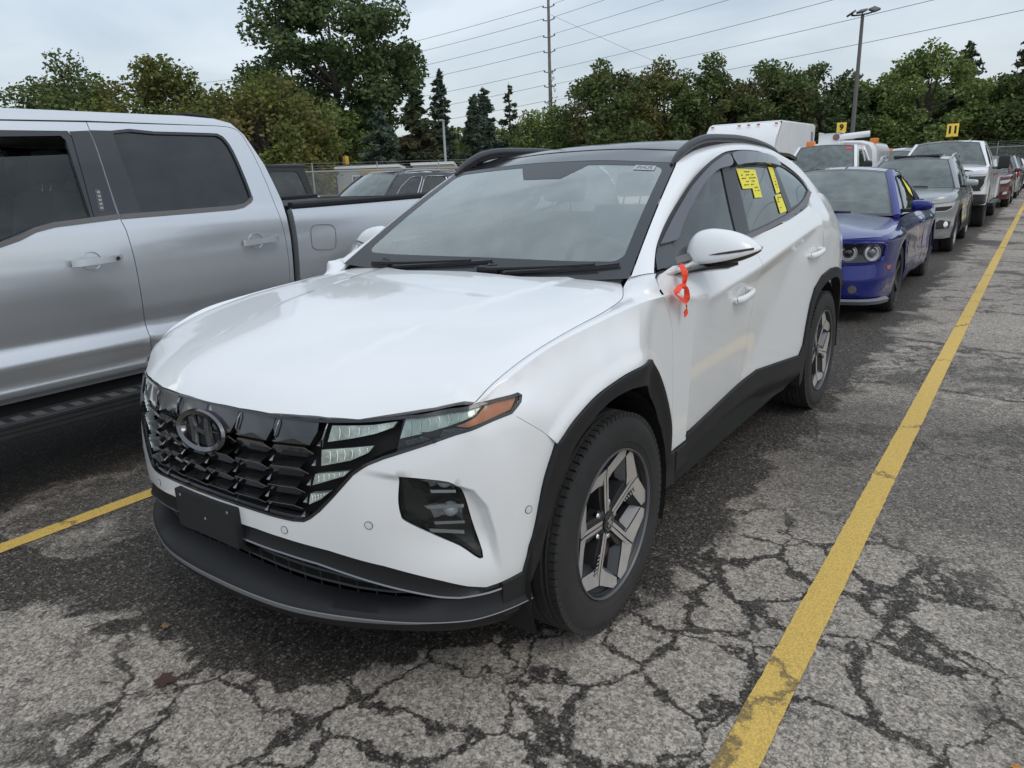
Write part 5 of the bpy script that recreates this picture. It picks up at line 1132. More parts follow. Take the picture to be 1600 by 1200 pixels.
# ---- grey small SUV ----
GREY = mat('grey_paint', (.29, .305, .315), .3, metal=.5, coat=1., coatr=.03, var=.03)
def build_grey_suv(loc, rz):
    sp = dict(W=.90, paint=GREY, plan=[(.86, 0), (.855, .2), (.82, .45), (.75, .64), (.62, .79), (.42, .87), (.15, .895), (-.6, .90), (-1.8, .90), (-2.7, .90), (-3.2, .87), (-3.42, .72), (-3.5, .4), (-3.52, 0)],
        prof=[(.2, -.05, -.05), (.32, -.02, 0), (.45, 0, .015), (.6, -.012, .0), (.75, -.002, .0), (.88, .0, .0), (.93, -.012, -.02), (1.0, -.05, -.08), (1.1, -.08, -.16)],
        sill=(.27, .33, .24), sh=[(.86, .90), (.7, .935), (.3, .985), (-.2, 1.02), (-.6, 1.04), (-2, 1.06), (-3.5, 1.08)], arches=[(0, .34, .40), (-2.63, .345, .40)], flare=.02,
        hood=(.83, -.48, .035), axles=(0, -2.63), wheel=(.345, .22, .22, 10, False),
        cab=dict(wb=(-.42, .71, 1.03), wt=(-1.12, .575, 1.53), rt=(-2.95, .57, 1.545), rb=(-3.38, .68, 1.09), bow=.12, crown=.045, belt=[(-.42, .80, 1.035), (-1.2, .835, 1.045), (-2.2, .83, 1.06), (-3.38, .74, 1.10)], roof=[(-1.12, .575, 1.53), (-1.7, .60, 1.58), (-2.3, .60, 1.575), (-2.95, .57, 1.545)],
            wins=[[(.12, .07), (.36, .07), (.36, .86), (.20, .86), (.13, .55)], [(.40, .07), (.66, .07), (.68, .86), (.40, .86)], [(.70, .12), (.86, .16), (.80, .80), (.72, .84)]], frame=GREY, seatx=-1.35))
    g = gcar('grey_suv', 'small grey crossover with silver roof rails, second in line behind the white crossover', 'car', loc, rz, sp); ov, P, Ps, S = g['ov'], g['P'], g['Ps'], g['S']
    ov('grille', [(0, .68), (.50, .68), (.56, .76), (.58, .83), (.45, .855), (0, .865)], PLATEB, both='one')
    ov('headlight', [(.585, .69), (.80, .70), (.93, .74), (1.00, .80), (1.02, .845), (.80, .835), (.595, .82)], LAMPW, lift=.006); ov('lamp_insert', [(.62, .71), (.80, .715), (.92, .76), (.93, .79), (.62, .775)], PLATEB, lift=.009)
    ov('grille_brow', [(0, .868), (.45, .858), (.60, .835), (.99, .855), (1.0, .868), (.6, .862), (.45, .882), (0, .892)], CHROME, both='one', lift=.008)
    ov('lower_grille', [(0, .34), (.45, .34), (.60, .44), (.62, .50), (0, .52)], TRIM, both='one'); ov('fog_housing', [(.66, .42), (.90, .43), (.96, .53), (.72, .57), (.65, .53)], TRIM, lift=.006); ov('fog_lamp', circ(.82, .49, .045, 14, .055), CHROME, lift=.012)
    ov('bumper_skid', [(0, .26), (.70, .27), (.86, .36), (.80, .40), (.6, .32), (0, .31)], mat('skid_silver', (.35, .36, .37), .35, metal=.5), both='one', lift=.012)
    ov('side_marker', [(1.12, .60), (1.20, .58), (1.20, .66), (1.13, .67)], mat('orange_marker'))
    for ax in (0, -2.63):
        c = S(ax); o = [(c+.46*math.cos(t), .34+.46*math.sin(t)) for t in np.linspace(-.15, PI+.15, 20)]; i = [(c+.385*math.cos(t), .34+.385*math.sin(t)) for t in np.linspace(PI+.17, -.17, 20)]; ov('wheel_arch_trim', o+i, PLASTIC, lift=.012, flange=.03)
    ov('sill_trim', [(S(-.40), .27), (S(-2.24), .29), (S(-2.24), .40), (S(-.40), .38)], PLASTIC, lift=.012)
    g['door'](-.50, -1.42, .42, nm='front_door'); g['door'](-1.46, -2.35, .42, nm='rear_door'); g['mirror'](-.78, 1.05, sz=(.09, .21, .135), arm=.06, m=mat('silver_paint', (.42, .44, .45), .3, metal=.5, coat=1.)); g['handle'](-1.22, .90); g['handle'](-2.15, .92)
    for mm in (1, -1): MB().tube([(-1.25, mm*.585, 1.55), (-1.38, mm*.60, 1.615), (-1.9, mm*.61, 1.635), (-2.5, mm*.60, 1.62), (-2.75, mm*.585, 1.565)], .02, 6).build('roof_rail', mat('silver_paint'), g['car'])
    MB().box((-1.35, -.38, 1.602), (-2.3, .38, 1.628), bev=.01).build('sunroof', BLACKG, g['car'])
    return g
# ---- pickups ----
def build_hd_truck(loc, rz):
    PW = WHITE
    sp = dict(W=1.04, paint=PW, plan=[(1.0, 0), (.995, .5), (.97, .80), (.90, .97), (.75, 1.03), (.4, 1.04), (-1, 1.035), (-3, 1.035), (-5.2, 1.035), (-5.45, 1.0), (-5.5, .6), (-5.5, 0)],
        prof=[(.4, -.04, -.06), (.6, 0, .0), (.9, 0, .0), (1.1, -.005, .0), (1.28, .0, -.01), (1.34, -.03, -.05), (1.5, -.08, -.1)],
        sill=(.52, .62, .55), sh=[(1.0, 1.27), (.5, 1.33), (-.6, 1.37), (-.9, 1.33), (-3.4, 1.36), (-3.5, 1.52), (-5.5, 1.52)], arches=[(0, .45, .52), (-4.36, .45, .53)], flare=.03,
        hood=(.97, -.62, .07), axles=(0, -4.36), wheel=(.43, .25, .28, 8, True), inset=.0,
        cab=dict(wb=(-.60, .84, 1.37), wt=(-1.15, .70, 1.93), rt=(-3.15, .70, 1.93), rb=(-3.35, .82, 1.37), bow=.14, crown=.05, belt=[(-.60, .95, 1.33), (-1.6, .97, 1.34), (-2.6, .97, 1.35), (-3.35, .95, 1.36)], roof=[(-1.15, .70, 1.93), (-1.6, .73, 1.97), (-2.6, .73, 1.97), (-3.15, .71, 1.93)],
            wins=[[(.14, .07), (.44, .10), (.44, .84), (.21, .84), (.15, .5)], [(.49, .10), (.86, .12), (.84, .84), (.49, .84)]], seatx=-1.7))
    g = gcar('white_pickup', 'tall white heavy-duty pickup with black tow mirrors and dark bumper, third behind the white crossover', 'pickup', loc, rz, sp); ov, P, Ps, S = g['ov'], g['P'], g['Ps'], g['S']
    ov('grille', [(0, .78), (.60, .78), (.66, .95), (.66, 1.18), (0, 1.20)], PLATEB, both='one'); ov('bumper', [(0, .50), (.85, .52), (1.20, .56), (1.22, .76), (.75, .77), (0, .77)], mat('bumper_black', (.012, .012, .014), .2, coat=.6), both='one', lift=.03, flange=.04)
    ov('headlight', [(.69, .84), (.95, .84), (1.05, .95), (1.08, 1.20), (.69, 1.20)], PLATEB, lift=.008); ov('lamp_strip', [(.70, 1.16), (1.07, 1.16), (1.08, 1.195), (.70, 1.195)], LAMPW, lift=.012); ov('lamp_strip', [(.93, .87), (.97, .87), (1.06, .98), (1.07, 1.14), (1.03, 1.14), (1.01, .99)], LAMPW, lift=.012)
    for z in (.88, .99, 1.10): ov('grille_bar', [(0, z), (.62, z), (.62, z+.03), (0, z+.03)], mat('grille_bright'), both='one', lift=.014)
    ov('fog_lamp', [(.72, .60), (.80, .60), (.80, .70), (.72, .70)], LAMPW, lift=.036)
    g['door'](-.62, -1.75, .62, nm='front_door'); g['door'](-1.8, -2.9, .62, nm='rear_door'); g['mirror'](-.98, 1.30, m=TRIM, sz=(.10, .24, .30), arm=.16, tow=True); g['handle'](-1.58, 1.16, TRIM); g['handle'](-2.72, 1.16, TRIM)
    for mm in (1, -1):
        MB().box((-.70, mm*.98, .44), (-3.3, mm*1.14, .50), bev=.02).build('side_step', TRIM, g['car'])
        # extended tow-mirror head
        MB().box((-1.10, mm*1.10, 1.28), (-1.02, mm*1.20, 1.36), bev=.02).build('mirror_bracket', TRIM, g['car'])
    for i, y in enumerate((-.45, -.12, 0, .12, .45)): MB().lathe([(0, .035), (.018, .032), (.024, .02), (.025, 0)], 12, M=Matrix.Translation((-1.22, y, 1.99)), axis='z').build('roof_marker', mat('marker_amber', (.30, .16, .05), .2, coat=.6), g['car'])
    MB().tube([(-1.6, .45, 1.99), (-1.72, .45, 2.07)], .015, 6).build('antenna', TRIM, g['car'])
    return g
def suv_spec(paint, H=1.72, W=.94, wb=2.85, L=4.75, fo=.92):
    xr = fo-L; sh = H*.635
    return dict(W=W, paint=paint, plan=[(fo, 0), (fo-.01, .25), (fo-.06, .55), (fo-.16, .74), (fo-.32, W-.06), (fo-.6, W-.005), (.1, W), (-1.4, W), (-wb, W), (xr+.35, W-.03), (xr+.1, W-.2), (xr, .4), (xr, 0)],
        prof=[(.2, -.05, -.05), (.34, -.02, 0), (.5, 0, .015), (.68, -.01, .0), (.85, .0, .0), (sh-.10, 0, -.005), (sh-.02, -.03, -.05), (sh+.06, -.07, -.13), (sh+.2, -.09, -.2)],
        sill=(.28, .34, .25), sh=[(fo, sh-.13), (fo-.2, sh-.09), (.0, sh-.03), (-.5, sh), (-2, sh+.02), (xr, sh+.04)], arches=[(0, .36, .41), (-wb, .365, .41)], flare=.012,
        hood=(fo-.03, -.40, .04), axles=(0, -wb), wheel=(.365, .24, .235, 5, False),
        cab=dict(wb=(-.36, .74, sh-.01), wt=(-1.12, .60, H-.07), rt=(xr+.55, .58, H-.08), rb=(xr+.12, .70, sh+.05), bow=.12, crown=.05, belt=[(-.36, W-.10, sh-.01), (-1.2, W-.065, sh+.005), (-2.3, W-.07, sh+.02), (xr+.12, W-.18, sh+.06)], roof=[(-1.12, .60, H-.07), (-1.8, .625, H-.035), (-2.6, .62, H-.04), (xr+.55, .58, H-.08)],
            wins=[[(.12, .07), (.37, .07), (.37, .86), (.21, .86), (.13, .55)], [(.40, .07), (.67, .07), (.68, .86), (.40, .86)], [(.705, .12), (.87, .18), (.80, .78), (.72, .84)]], frame=paint, seatx=-1.4))
def build_suv(name, label, loc, rz, paint, group=None, cat='car', chrome=False, rails=True, **k):
    sp = suv_spec(paint, **k)
    if chrome: sp['cab']['trimline'] = 2; sp['cab']['chrome'] = True
    g = gcar(name, label, cat, loc, rz, sp, group); ov, S = g['ov'], g['S']; H = k.get('H', 1.72)
    ov('grille', [(0, .60), (.46, .60), (.58, .74), (.58, .86), (0, .88)], PLATEB, both='one'); ov('headlight', [(.60, .76), (.85, .78), (1.02, .86), (1.0, .90), (.60, .86)], LAMPW, lift=.006)
    ov('lower_grille', [(0, .32), (.55, .33), (.66, .46), (0, .50)], TRIM, both='one'); ov('fog_lamp', [(.74, .42), (.92, .44), (.90, .52), (.76, .50)], LAMPW, lift=.008)
    g['door'](-.45, -1.45, .42, nm='front_door'); g['door'](-1.49, -2.45, .42, nm='rear_door'); g['mirror'](-.80, H*.635+.02, sz=(.09, .22, .14), arm=.07); g['handle'](-1.25, .92); g['handle'](-2.2, .94)
    if rails:
        for mm in (1, -1): MB().tube([(-1.3, mm*.60, H-.045), (-1.45, mm*.61, H-.002), (-2.0, mm*.62, H+.01), (-2.8, mm*.60, H-.005), (-3.0, mm*.59, H-.05)], .018, 6).build('roof_rail', ALLOY if chrome else TRIM, g['car'])
    return g
# ---------- ribbon on the door mirror ----------
def build_ribbon():
    m = mat('ribbon_orange', (.85, .075, .03), .45, spec=.4)
    b = MB()
    def strip(P, w, tw):
        L = []; P = catmull(np.array(P, float), 6); n = len(P); wv = np.interp(np.linspace(0, 1, n), np.linspace(0, 1, len(w)), w); tv = np.interp(np.linspace(0, 1, n), np.linspace(0, 1, len(tw)), tw)
        for i, p in enumerate(P):
            d = P[min(i+1, n-1)]-P[max(i-1, 0)]; d /= np.linalg.norm(d); a = np.cross(d, [math.sin(tv[i]), math.cos(tv[i])*.4, .2]); a /= np.linalg.norm(a)
            q = a*wv[i]*.41; c_ = np.array([.0, .0022*math.sin(i*1.7), 0]); L.append([p-q, p+c_, p+q, p+q+np.array([0, .0009, 0]), p+c_+np.array([0, .0009, 0]), p-q+np.array([0, .0009, 0])])
        b.grid(np.array(L), closed=True)
    k = np.array([-.560, .900, 1.062])      # the knot under the mirror arm
    strip([k+v for v in np.array([(0, 0, 0), (-.004, .002, .030), (-.006, -.004, .056), (-.022, -.022, .072), (-.045, -.040, .066)])], [.018, .026, .026, .022, .012], [.2, .3, .5, .6, .5])
    strip([k+v for v in np.array([(0, .002, 0), (-.012, .004, .028), (-.022, .0, .050), (-.038, -.018, .062)])], [.016, .022, .022, .016], [-.2, -.3, .1, .3])
    strip([k+v for v in np.array([(0, .002, .004), (.034, .004, .006), (.078, .006, -.010), (.058, .006, -.030), (.014, .006, -.050), (-.014, .006, -.062)])], [.012, .020, .030, .028, .024, .018], [.1, .5, .2, -.3, .1, 0])
    strip([k+v for v in np.array([(0, 0, 0), (-.012, .004, -.010), (-.018, .006, -.030), (-.016, .006, -.052), (-.018, .006, -.075), (-.016, .005, -.098), (-.010, .004, -.116)])], [.016, .020, .024, .030, .030, .024, .004], [0, .5, .9, .3, -.3, .2, .4])
    b.lathe([(-.010, .002), (-.006, .011), (.003, .012), (.009, .004)], 8, M=Matrix.Translation(k), axis='z')
    o = b.build('ribbon', m, None, fix=False, sharp=60); tag(o, "orange plastic ribbon knotted round the arm of the white crossover's door mirror", 'ribbon')
build_ribbon()
# ---------- silver pickup beside the white car ----------
SILV = mat('silver_pickup_paint', (.62, .645, .67), .27, metal=.68, coat=1., coatr=.04, var=.02, dirt=((.20, .18, .15), .9, .5))
def build_silver_pickup():
    OX, OY = 1.83, -2.965
    car = empty('silver_pickup', 'large silver crew-cab pickup standing on the far side of the white crossover', 'pickup', (OX, OY, 0))
    pr = np.array([(.40, .90), (.47, .935), (.52, .962), (.548, .988), (.560, 1.000), (.572, 1.002), (.584, .988), (.60, .986), (.66, .997), (.682, 1.004), (.700, 1.000), (.73, .986), (.765, .972), (.785, .972), (.85, .982), (1.0, .997), (1.12, 1.003), (1.20, 1.000), (1.28, .990), (1.33, .977), (1.36, .965), (1.60, .905), (1.80, .848), (1.86, .822), (1.90, .79)])
    zz = np.linspace(.35, 1.95, 800); yy = np.interp(zz, pr[:, 0], pr[:, 1]); k = np.exp(-.5*(np.arange(-30, 31)/7.)**2); k /= k.sum(); kk = np.exp(-.5*(np.arange(-30, 31)/3.)**2); kk /= kk.sum()
    y1 = np.convolve(np.r_[[yy[0]]*30, yy, [yy[-1]]*30], k, 'valid'); y2 = np.convolve(np.r_[[yy[0]]*30, yy, [yy[-1]]*30], kk, 'valid'); yy = np.where(zz > .80, y1, y2)
    def Y(x, z):
        y = np.interp(z, zz, yy)+0*x
        for ax in (-3.80, 0.):
            d = np.hypot((x-ax)*1.02, (z-.48))-.60; y = y+.035*(1-sstep(.0, .06, d))*(np.asarray(z) < 1.2)
        return y
    def F(x, z, lift=0.): x = np.asarray(x, float); z = np.asarray(z, float); return np.stack([x+0*z, Y(x, z)+lift, z+0*x], -1)
    ct = (-1.8, 0, 1.)
    SP = [(-1.852, 1.818), (-1.857, 1.69), (-1.860, 1.50), (-1.866, 1.34), (-1.880, 1.27), (-1.891, 1.12), (-1.899, .93), (-1.902, .75), (-1.902, .60), (-1.902, .50)]
    RR = smooth_line([(-2.60, 1.825), (-2.69, 1.818), (-2.745, 1.785), (-2.778, 1.70), (-2.805, 1.60), (-2.832, 1.46), (-2.852, 1.30), (-2.868, 1.14), (-2.877, .98), (-2.872, .80), (-2.855, .62), (-2.84, .50)], 3)
    FW = [(-.70, 1.16), (-.95, 1.195), (-1.286, 1.238), (-1.375, 1.262), (-1.455, 1.295), (-1.546, 1.314), (-1.742, 1.334), (-1.750, 1.54), (-1.757, 1.743), (-1.742, 1.768), (-1.40, 1.762), (-.98, 1.72)]
    RW = smooth_line([(-1.985, 1.337), (-2.226, 1.343), (-2.55, 1.349), (-2.62, 1.358), (-2.672, 1.381), (-2.696, 1.405), (-2.693, 1.47), (-2.680, 1.561), (-2.658, 1.68), (-2.630, 1.745), (-2.595, 1.774), (-2.53, 1.780), (-2.2, 1.779), (-1.963, 1.776), (-1.966, 1.60), (-1.985, 1.337)], 2)[:-1]
    fd = [(-.72, 1.60), (-.78, 1.72), (-.95, 1.795), (-1.3, 1.806), (-1.852, 1.818)]+SP[1:]+[(-.72, .50)]; rd = SP+RR[::-1]
    MGLASS = glassmat('pickup_front_glass', (.55, .62, .59), 1.0, haze=((.12, .13, .13), .10)); DG = glassmat('pickup_rear_glass', (.03, .033, .038), 1.35, haze=((.06, .065, .075), .3))
    blk = mat('pickup_pillar_black', (.014, .015, .020), .16, coat=.7, var=.1)
    for mir in (False, True):
        mm = -1 if mir else 1
        D1 = panel('front_door', [fd, FW], F, SILV, car, mir=mir, step=.05, flange=.02, gap=.002, ctr=ct); D2 = panel('rear_door', [rd, RW], F, SILV, car, mir=mir, step=.05, flange=.02, gap=.002, ctr=ct)
        # black window surrounds, pillar applique and glass
        gi = [(-.80, 1.21), (-1.286, 1.262), (-1.455, 1.320), (-1.728, 1.350), (-1.724, 1.60), (-1.724, 1.724), (-1.706, 1.746), (-1.0, 1.72), (-.84, 1.52)]
        panel('window_frame', [inset(FW, -.003), gi], lambda x, z: F(x, z, -.004), blk, D1, mir=mir, step=.06, flange=.02, ctr=ct)
        gtop = [(-.80, 1.21), (-1.286, 1.262), (-1.455, 1.320), (-1.731, 1.350), (-1.728, 1.657), (-.90, 1.620), (-.84, 1.52)]   # glass lowered a little
        panel('window_glass', [gtop], lambda x, z: F(x, z, -.022), MGLASS, D1, mir=mir, step=.1, flange=0, ctr=ct)
        gr = inset(RW, .012)
        panel('window_frame', [inset(RW, -.003), gr], lambda x, z: F(x, z, -.004), blk, D2, mir=mir, step=.06, flange=.02, ctr=ct)
        panel('window_glass', [inset(gr, -.004)], lambda x, z: F(x, z, -.016), DG, D2, mir=mir, step=.1, flange=0, ctr=ct)
        for L, D in (([(-.70, 1.16), (-.95, 1.195), (-1.286, 1.238), (-1.375, 1.262), (-1.455, 1.295), (-1.546, 1.312), (-1.862, 1.332)], D1), ([(-1.872, 1.331), (-2.226, 1.337), (-2.55, 1.343), (-2.62, 1.352), (-2.678, 1.378), (-2.698, 1.398)], D2)):
            panel('belt_moulding', [L+[(x+(0 if i else 0), z+.024) for i, (x, z) in enumerate(L[::-1])]], lambda x, z: F(x, z, .005), mat('grey_moulding'), D, mir=mir, step=.05, flange=.008, ctr=ct)
        # corner of the cab behind the doors, roof side, rocker, bed
        cab = RR[::-1]+[(-1.852, 1.823), (-.95, 1.801), (-.80, 1.78), (-.86, 1.845), (-1.2, 1.868), (-2.40, 1.876), (-2.60, 1.868), (-2.70, 1.845), (-2.765, 1.78), (-2.805, 1.70), (-2.85, 1.60), (-2.885, 1.47), (-2.905, 1.38), (-2.915, .52)]
        panel('cab_side', [cab], F, SILV, car, mir=mir, step=.05, flange=.04, gap=.0015, ctr=ct)
        bed = [(-2.960, 1.332), (-3.5, 1.340), (-4.2, 1.352), (-4.78, 1.362), (-4.80, .60), (-4.42, .56)]+[(-3.80+.57*math.cos(t), .47+.57*math.sin(t)) for t in np.linspace(PI-.12, .12, 20)]+[(-2.960, .52)]
        bedp = panel('bed_side', [bed], F, SILV, car, mir=mir, step=.05, flange=.05, ctr=ct)
        # flared lip round the arch
        o = [(-3.80+.655*math.cos(t), .49+.645*math.sin(t)) for t in np.linspace(.05, PI-.05, 26)]; i = [(-3.80+.58*math.cos(t), .47+.58*math.sin(t)) for t in np.linspace(PI-.05, .05, 26)]
        MB().tube([tuple(F(np.array(x), np.array(z), .002)*[1, mm, 1]) for x, z in o], .006, 5, cap=False).build('arch_crease', SILV, bedp)
        panel('wheel_arch_trim', [o+i], lambda x, z: F(x, z, .012), SILV, car, mir=mir, step=.05, flange=.05, ctr=ct)
        MB().tube([tuple(F(np.array(x), np.array(z), -.005)*[1, mm, 1]) for x, z in ((-2.960, 1.345), (-3.5, 1.352), (-4.2, 1.364), (-4.78, 1.373))], .024, 8, sq=(1.2, 1.0)).build('bed_rail', PLASTIC, car)
        # fuel door seam
        fp = smooth_corner([(-3.075, 1.218), (-3.285, 1.206), (-3.275, 1.040), (-3.067, 1.055)], .3); fdp = MB(); fdp.tube([tuple(F(np.array(x), np.array(z), .0)*[1, mm, 1]) for x, z in fp+[fp[0]]], .0028, 4, cap=False)
        if mm > 0: fdp.build('fuel_door', mat('seam_grey', (.10, .10, .11), .6), bedp)
        # running board, sill shadow
        rb = MB(); rb.box((-.25, mm*.955, .40), (-2.88, mm*1.085, .435), bev=.012, mi=0); rb.box((-.25, mm*1.070, .375), (-2.88, mm*1.090, .425), bev=.008, mi=0)
        for j in range(26): rb.box((-.45-.09*j, mm*.975, .436), (-.50-.09*j, mm*1.060, .4405), mi=1)
        rb.build('running_board', [mat('board_black', (.03, .03, .032), .5, var=.2, vscale=10), mat('board_tread', (.075, .08, .082), .7)], car)
        fen = [(-.715, .50), (-.715, 1.20), (-.60, 1.26), (.2, 1.24), (.75, 1.18), (.80, .55), (.56, .50)]+[(0+.56*math.cos(t), .46+.56*math.sin(t)) for t in np.linspace(.08, PI-.08, 20)]+[(-.58, .50)]
        panel('front_fender', [fen], F, SILV, car, mir=mir, step=.06, flange=.04, ctr=ct)
        # handles: chrome-edged bar in a pressed cup
        for hx_, hz_, kh in ((-1.690, 1.136, True), (-2.668, 1.152, False)):
            h = MB(); pts = [tuple(F(np.array(hx_+.122*t), np.array(hz_-.004*t), .020+.016*(1-abs(t)**6))*[1, mm, 1]) for t in np.linspace(-1, 1, 9)]
            h.tube(pts, .0225, 4, sq=(.8, 1.05)); hb = h.build('door_handle', SILV, D1 if kh else D2)
            MB().tube([tuple(np.array(p)+[0, 0.0, -.016]) for p in pts], .004, 5).build('handle_trim', CHROME, hb)
            cup = MB(); cup.lathe([(.0002, .058), (.0005, .057), (-.012, .050), (-.016, .0)], 24, M=Matrix.Translation(tuple(F(np.array(hx_+.02), np.array(hz_), .006)*[1, mm, 1])) @ Matrix.Diagonal((.9, mm, .8, 1))); cup.build('handle_cup', SILV, hb, fix=False)
            if kh: MB().lathe([(0, .0), (.001, .010), (-.001, .011)], 12, M=Matrix.Translation(tuple(F(np.array(hx_-.095), np.array(hz_+.002), .050)*[1, mm, 1]))).build('key_lock', BLACKG, hb)
        panel('pillar_applique', [[(-1.750, 1.768), (-1.757, 1.743), (-1.750, 1.54), (-1.742, 1.334), (-1.862, 1.340), (-1.857, 1.50), (-1.854, 1.69), (-1.850, 1.775)]], lambda x, z: F(x, z, .0015), blk, D1, mir=mir, step=.05, flange=.004, ctr=ct)
        panel('pillar_applique', [[(-1.856, 1.777), (-1.861, 1.69), (-1.864, 1.50), (-1.870, 1.338), (-1.990, 1.340), (-1.970, 1.60), (-1.966, 1.778)]], lambda x, z: F(x, z, .0015), blk, D2, mir=mir, step=.05, flange=.004, ctr=ct)
        if mm > 0:   # keypad on the pillar
            kp = panel('keypad', [smooth_corner([(-1.772, 1.374), (-1.802, 1.374), (-1.810, 1.484), (-1.784, 1.485)], .2)], lambda x, z: F(x, z, .004), mat('keypad_grey', (.09, .09, .095), .4), D1, step=.03, flange=.006, ctr=ct)
            for j in range(5):
                x0, z0 = -1.7885-.002*j, 1.384+.0195*j; p = F(np.array(x0), np.array(z0), .008); MB().box((p[0]-.008, p[1]-.003, z0), (p[0]+.008, p[1]+.001, z0+.013), bev=.003).build('key', mat('key_grey', (.35, .36, .38), .4), kp)
    # roof, hood, front, bed floor, glass
    R = MB(); G = []
    for x in list(np.linspace(-.86, -2.4, 14))+[-2.5, -2.6, -2.68, -2.74]: G.append([(x, q*.805, 1.868-.045*float(sstep(-2.5, -2.76, x))-.03*float(sstep(-1.1, -.86, x))+.040*(1-abs(q)**2.2)*(1-.3*float(sstep(-2.4, -2.74, x)))) for q in np.linspace(-1, 1, 15)])
    R.grid(G); R.build('roof', SILV, car, fix=False, sharp=60)
    
    for mm in (1, -1): MB().tube([(-2.36, mm*.76, 1.874), (-2.44, mm*.76, 1.890), (-2.58, mm*.76, 1.884), (-2.66, mm*.76, 1.862)], .008, 6).build('roof_ditch_cover', PLASTIC, car)
    ws = lambda u, v, l=0.: np.stack([-.05-.82*v+.12*(1-u*u)+l*.6, (.90-.12*v)*u, 1.26+.60*v+.03*(1-u*u)*v+l*.8], -1)
    panel('windscreen', [[(-1, 0), (0, 0), (1, 0), (1, 1), (0, 1), (-1, 1)]], ws, GLASSV, car, step=.2, flange=0, ctr=ct)
    rw = lambda u, v, l=0.: np.stack([-2.87+.16*v-.03*(1-u*u), (.88-.10*v)*u, 1.42+.42*v], -1)
    panel('rear_window', [[(-1, 0), (0, 0), (1, 0), (1, 1), (0, 1), (-1, 1)]], rw, DG, car, step=.2, flange=0, ctr=ct)
    B = MB(); B.grid([[(-2.912, q*.97, .55), (-2.905, q*.955, 1.385), (-2.87, q*.88, 1.43)] for q in np.linspace(-1, 1, 5)]); B.build('cab_back', SILV, car, fix=False)
    hd = MB(); hd.grid([[(x, q*.97, 1.235-.10*sstep(.3, .85, x)+.05*(1-abs(q)**3)) for q in np.linspace(-1, 1, 11)] for x in np.linspace(.80, -.10, 12)]); hd.build('hood', SILV, car, fix=False)
    fr = MB(); fr.box((.78, -.97, .62), (.90, .97, 1.15), bev=.05); fr.build('front_end', SILV, car); MB().box((.90, -.62, .74), (.915, .62, 1.10), bev=.01).build('grille', TRIM, car)
    MB().box((.84, -1.0, .50), (.99, 1.0, .72), bev=.04).build('bumper', CHROME, car)
    for mm in (1, -1): MB().box((.86, mm*.64, .86), (.91, mm*.95, 1.08), bev=.02).build('headlight', LAMPW, car)
    t = MB(); t.grid([[(x, -.95, 1.345), (x, 0, 1.357), (x, .95, 1.345)] for x in (-2.96, -4.75)]); t.build('bed_cover', mat('vinyl_black', (.012, .012, .013), .7, bump=.2), car, fix=False)
    MB().box((-4.79, -.97, .62), (-4.83, .97, 1.36), bev=.01).build('tailgate', SILV, car)
    u = MB(); u.box((.7, -.85, .42), (-2.9, .85, .52)); u.box((-2.9, -.90, .45), (-4.75, .90, .60)); u.grid([[(-2.90, q, .45), (-2.90, q, 1.33)] for q in (-.93, .93)])
    for sg in (1, -1):
        u.grid([[(x, sg*.90, .42), (x, sg*.90, 1.15)] for x in (-.62, -2.86)])
        for ax in (-3.80, 0.): u.grid([[(ax+.595*math.cos(a), sg*.99, .47+.595*math.sin(a)), (ax+.595*math.cos(a), sg*.62, .47+.595*math.sin(a))] for a in np.linspace(-.2, PI+.2, 16)])
    u.build('underbody', UNDER, car, fix=False)
    st = mat('pickup_seat', (.035, .037, .04), .8)
    for x, yy_ in ((-1.45, .42), (-1.45, -.42), (-2.3, .40), (-2.3, -.40)):
        b = MB(); M = Matrix.Translation((x-.2, yy_, .98)) @ Matrix.Rotation(R_(-14), 4, 'Y'); b.box((-.08, -.26, -.1), (.08, .26, .52), bev=.07, M=M); b.box((-.06, -.14, .56), (.06, .14, .74), bev=.05, M=M)
        for s in (-.05, .05): b.tube([M @ Vector((0, s, .50)), M @ Vector((0, s, .58))], .007, 6, mi=1)
        b.build('seat', [st, CHROME], car)
    b = MB(); b.grid([[(x, y, 1.80) for y in (-.76, .76)] for x in (-.95, -2.4)]); b.build('headliner', mat('headliner_grey'), car, fix=False)
    MB().box((-.60, -.90, .95), (-1.0, .90, 1.20), bev=.08).build('dashboard', mat('dash_dark'), car)
    for ax in (0., -3.80):
        for sd in (1, -1): gwheel(car, ax, sd*.86, .405, .41, .25, .27, 6, False, sd)
    return car
build_silver_pickup()
# ---------- the rest of the row ----------
build_coupe((-6.42, -.125, 0), R_(1.2))
build_grey_suv((-12.75, -.09, 0), R_(.4))
build_hd_truck((-18.75, -.16, 0), 0.)
MAROON = mat('maroon_paint', (.09, .012, .018), .28, metal=.3, coat=1.)
build_suv('maroon_suv', 'dark maroon crossover behind the tall white pickup, fourth in the row', (-27.9, .14, 0), 0., MAROON, H=1.70)
build_suv('silver_suv', 'silver crossover behind the maroon crossover near the end of the row', (-34.6, .18, 0), 0., mat('silver_paint', (.42, .44, .45), .3, metal=.5, coat=1.), H=1.72)
build_suv('dark_grey_suv', 'dark grey crossover last but one in the far row, behind the silver crossover', (-41.0, .14, 0), 0., mat('charcoal_paint', (.03, .032, .036), .3, metal=.4, coat=1.), H=1.70)
build_suv('white_sedan', 'white car at the very end of the far row by the chain-link fence', (-47.5, .18, 0), 0., WHITE, H=1.62)
b = build_suv('black_crossover', 'black crossover with chrome window trim and roof rails in the row beyond the pickup bed', (-9.0, -10.35, 0), R_(-3), mat('black_paint', (.012, .013, .016), .2, metal=.2, coat=1.), H=1.73, W=.95, chrome=True)
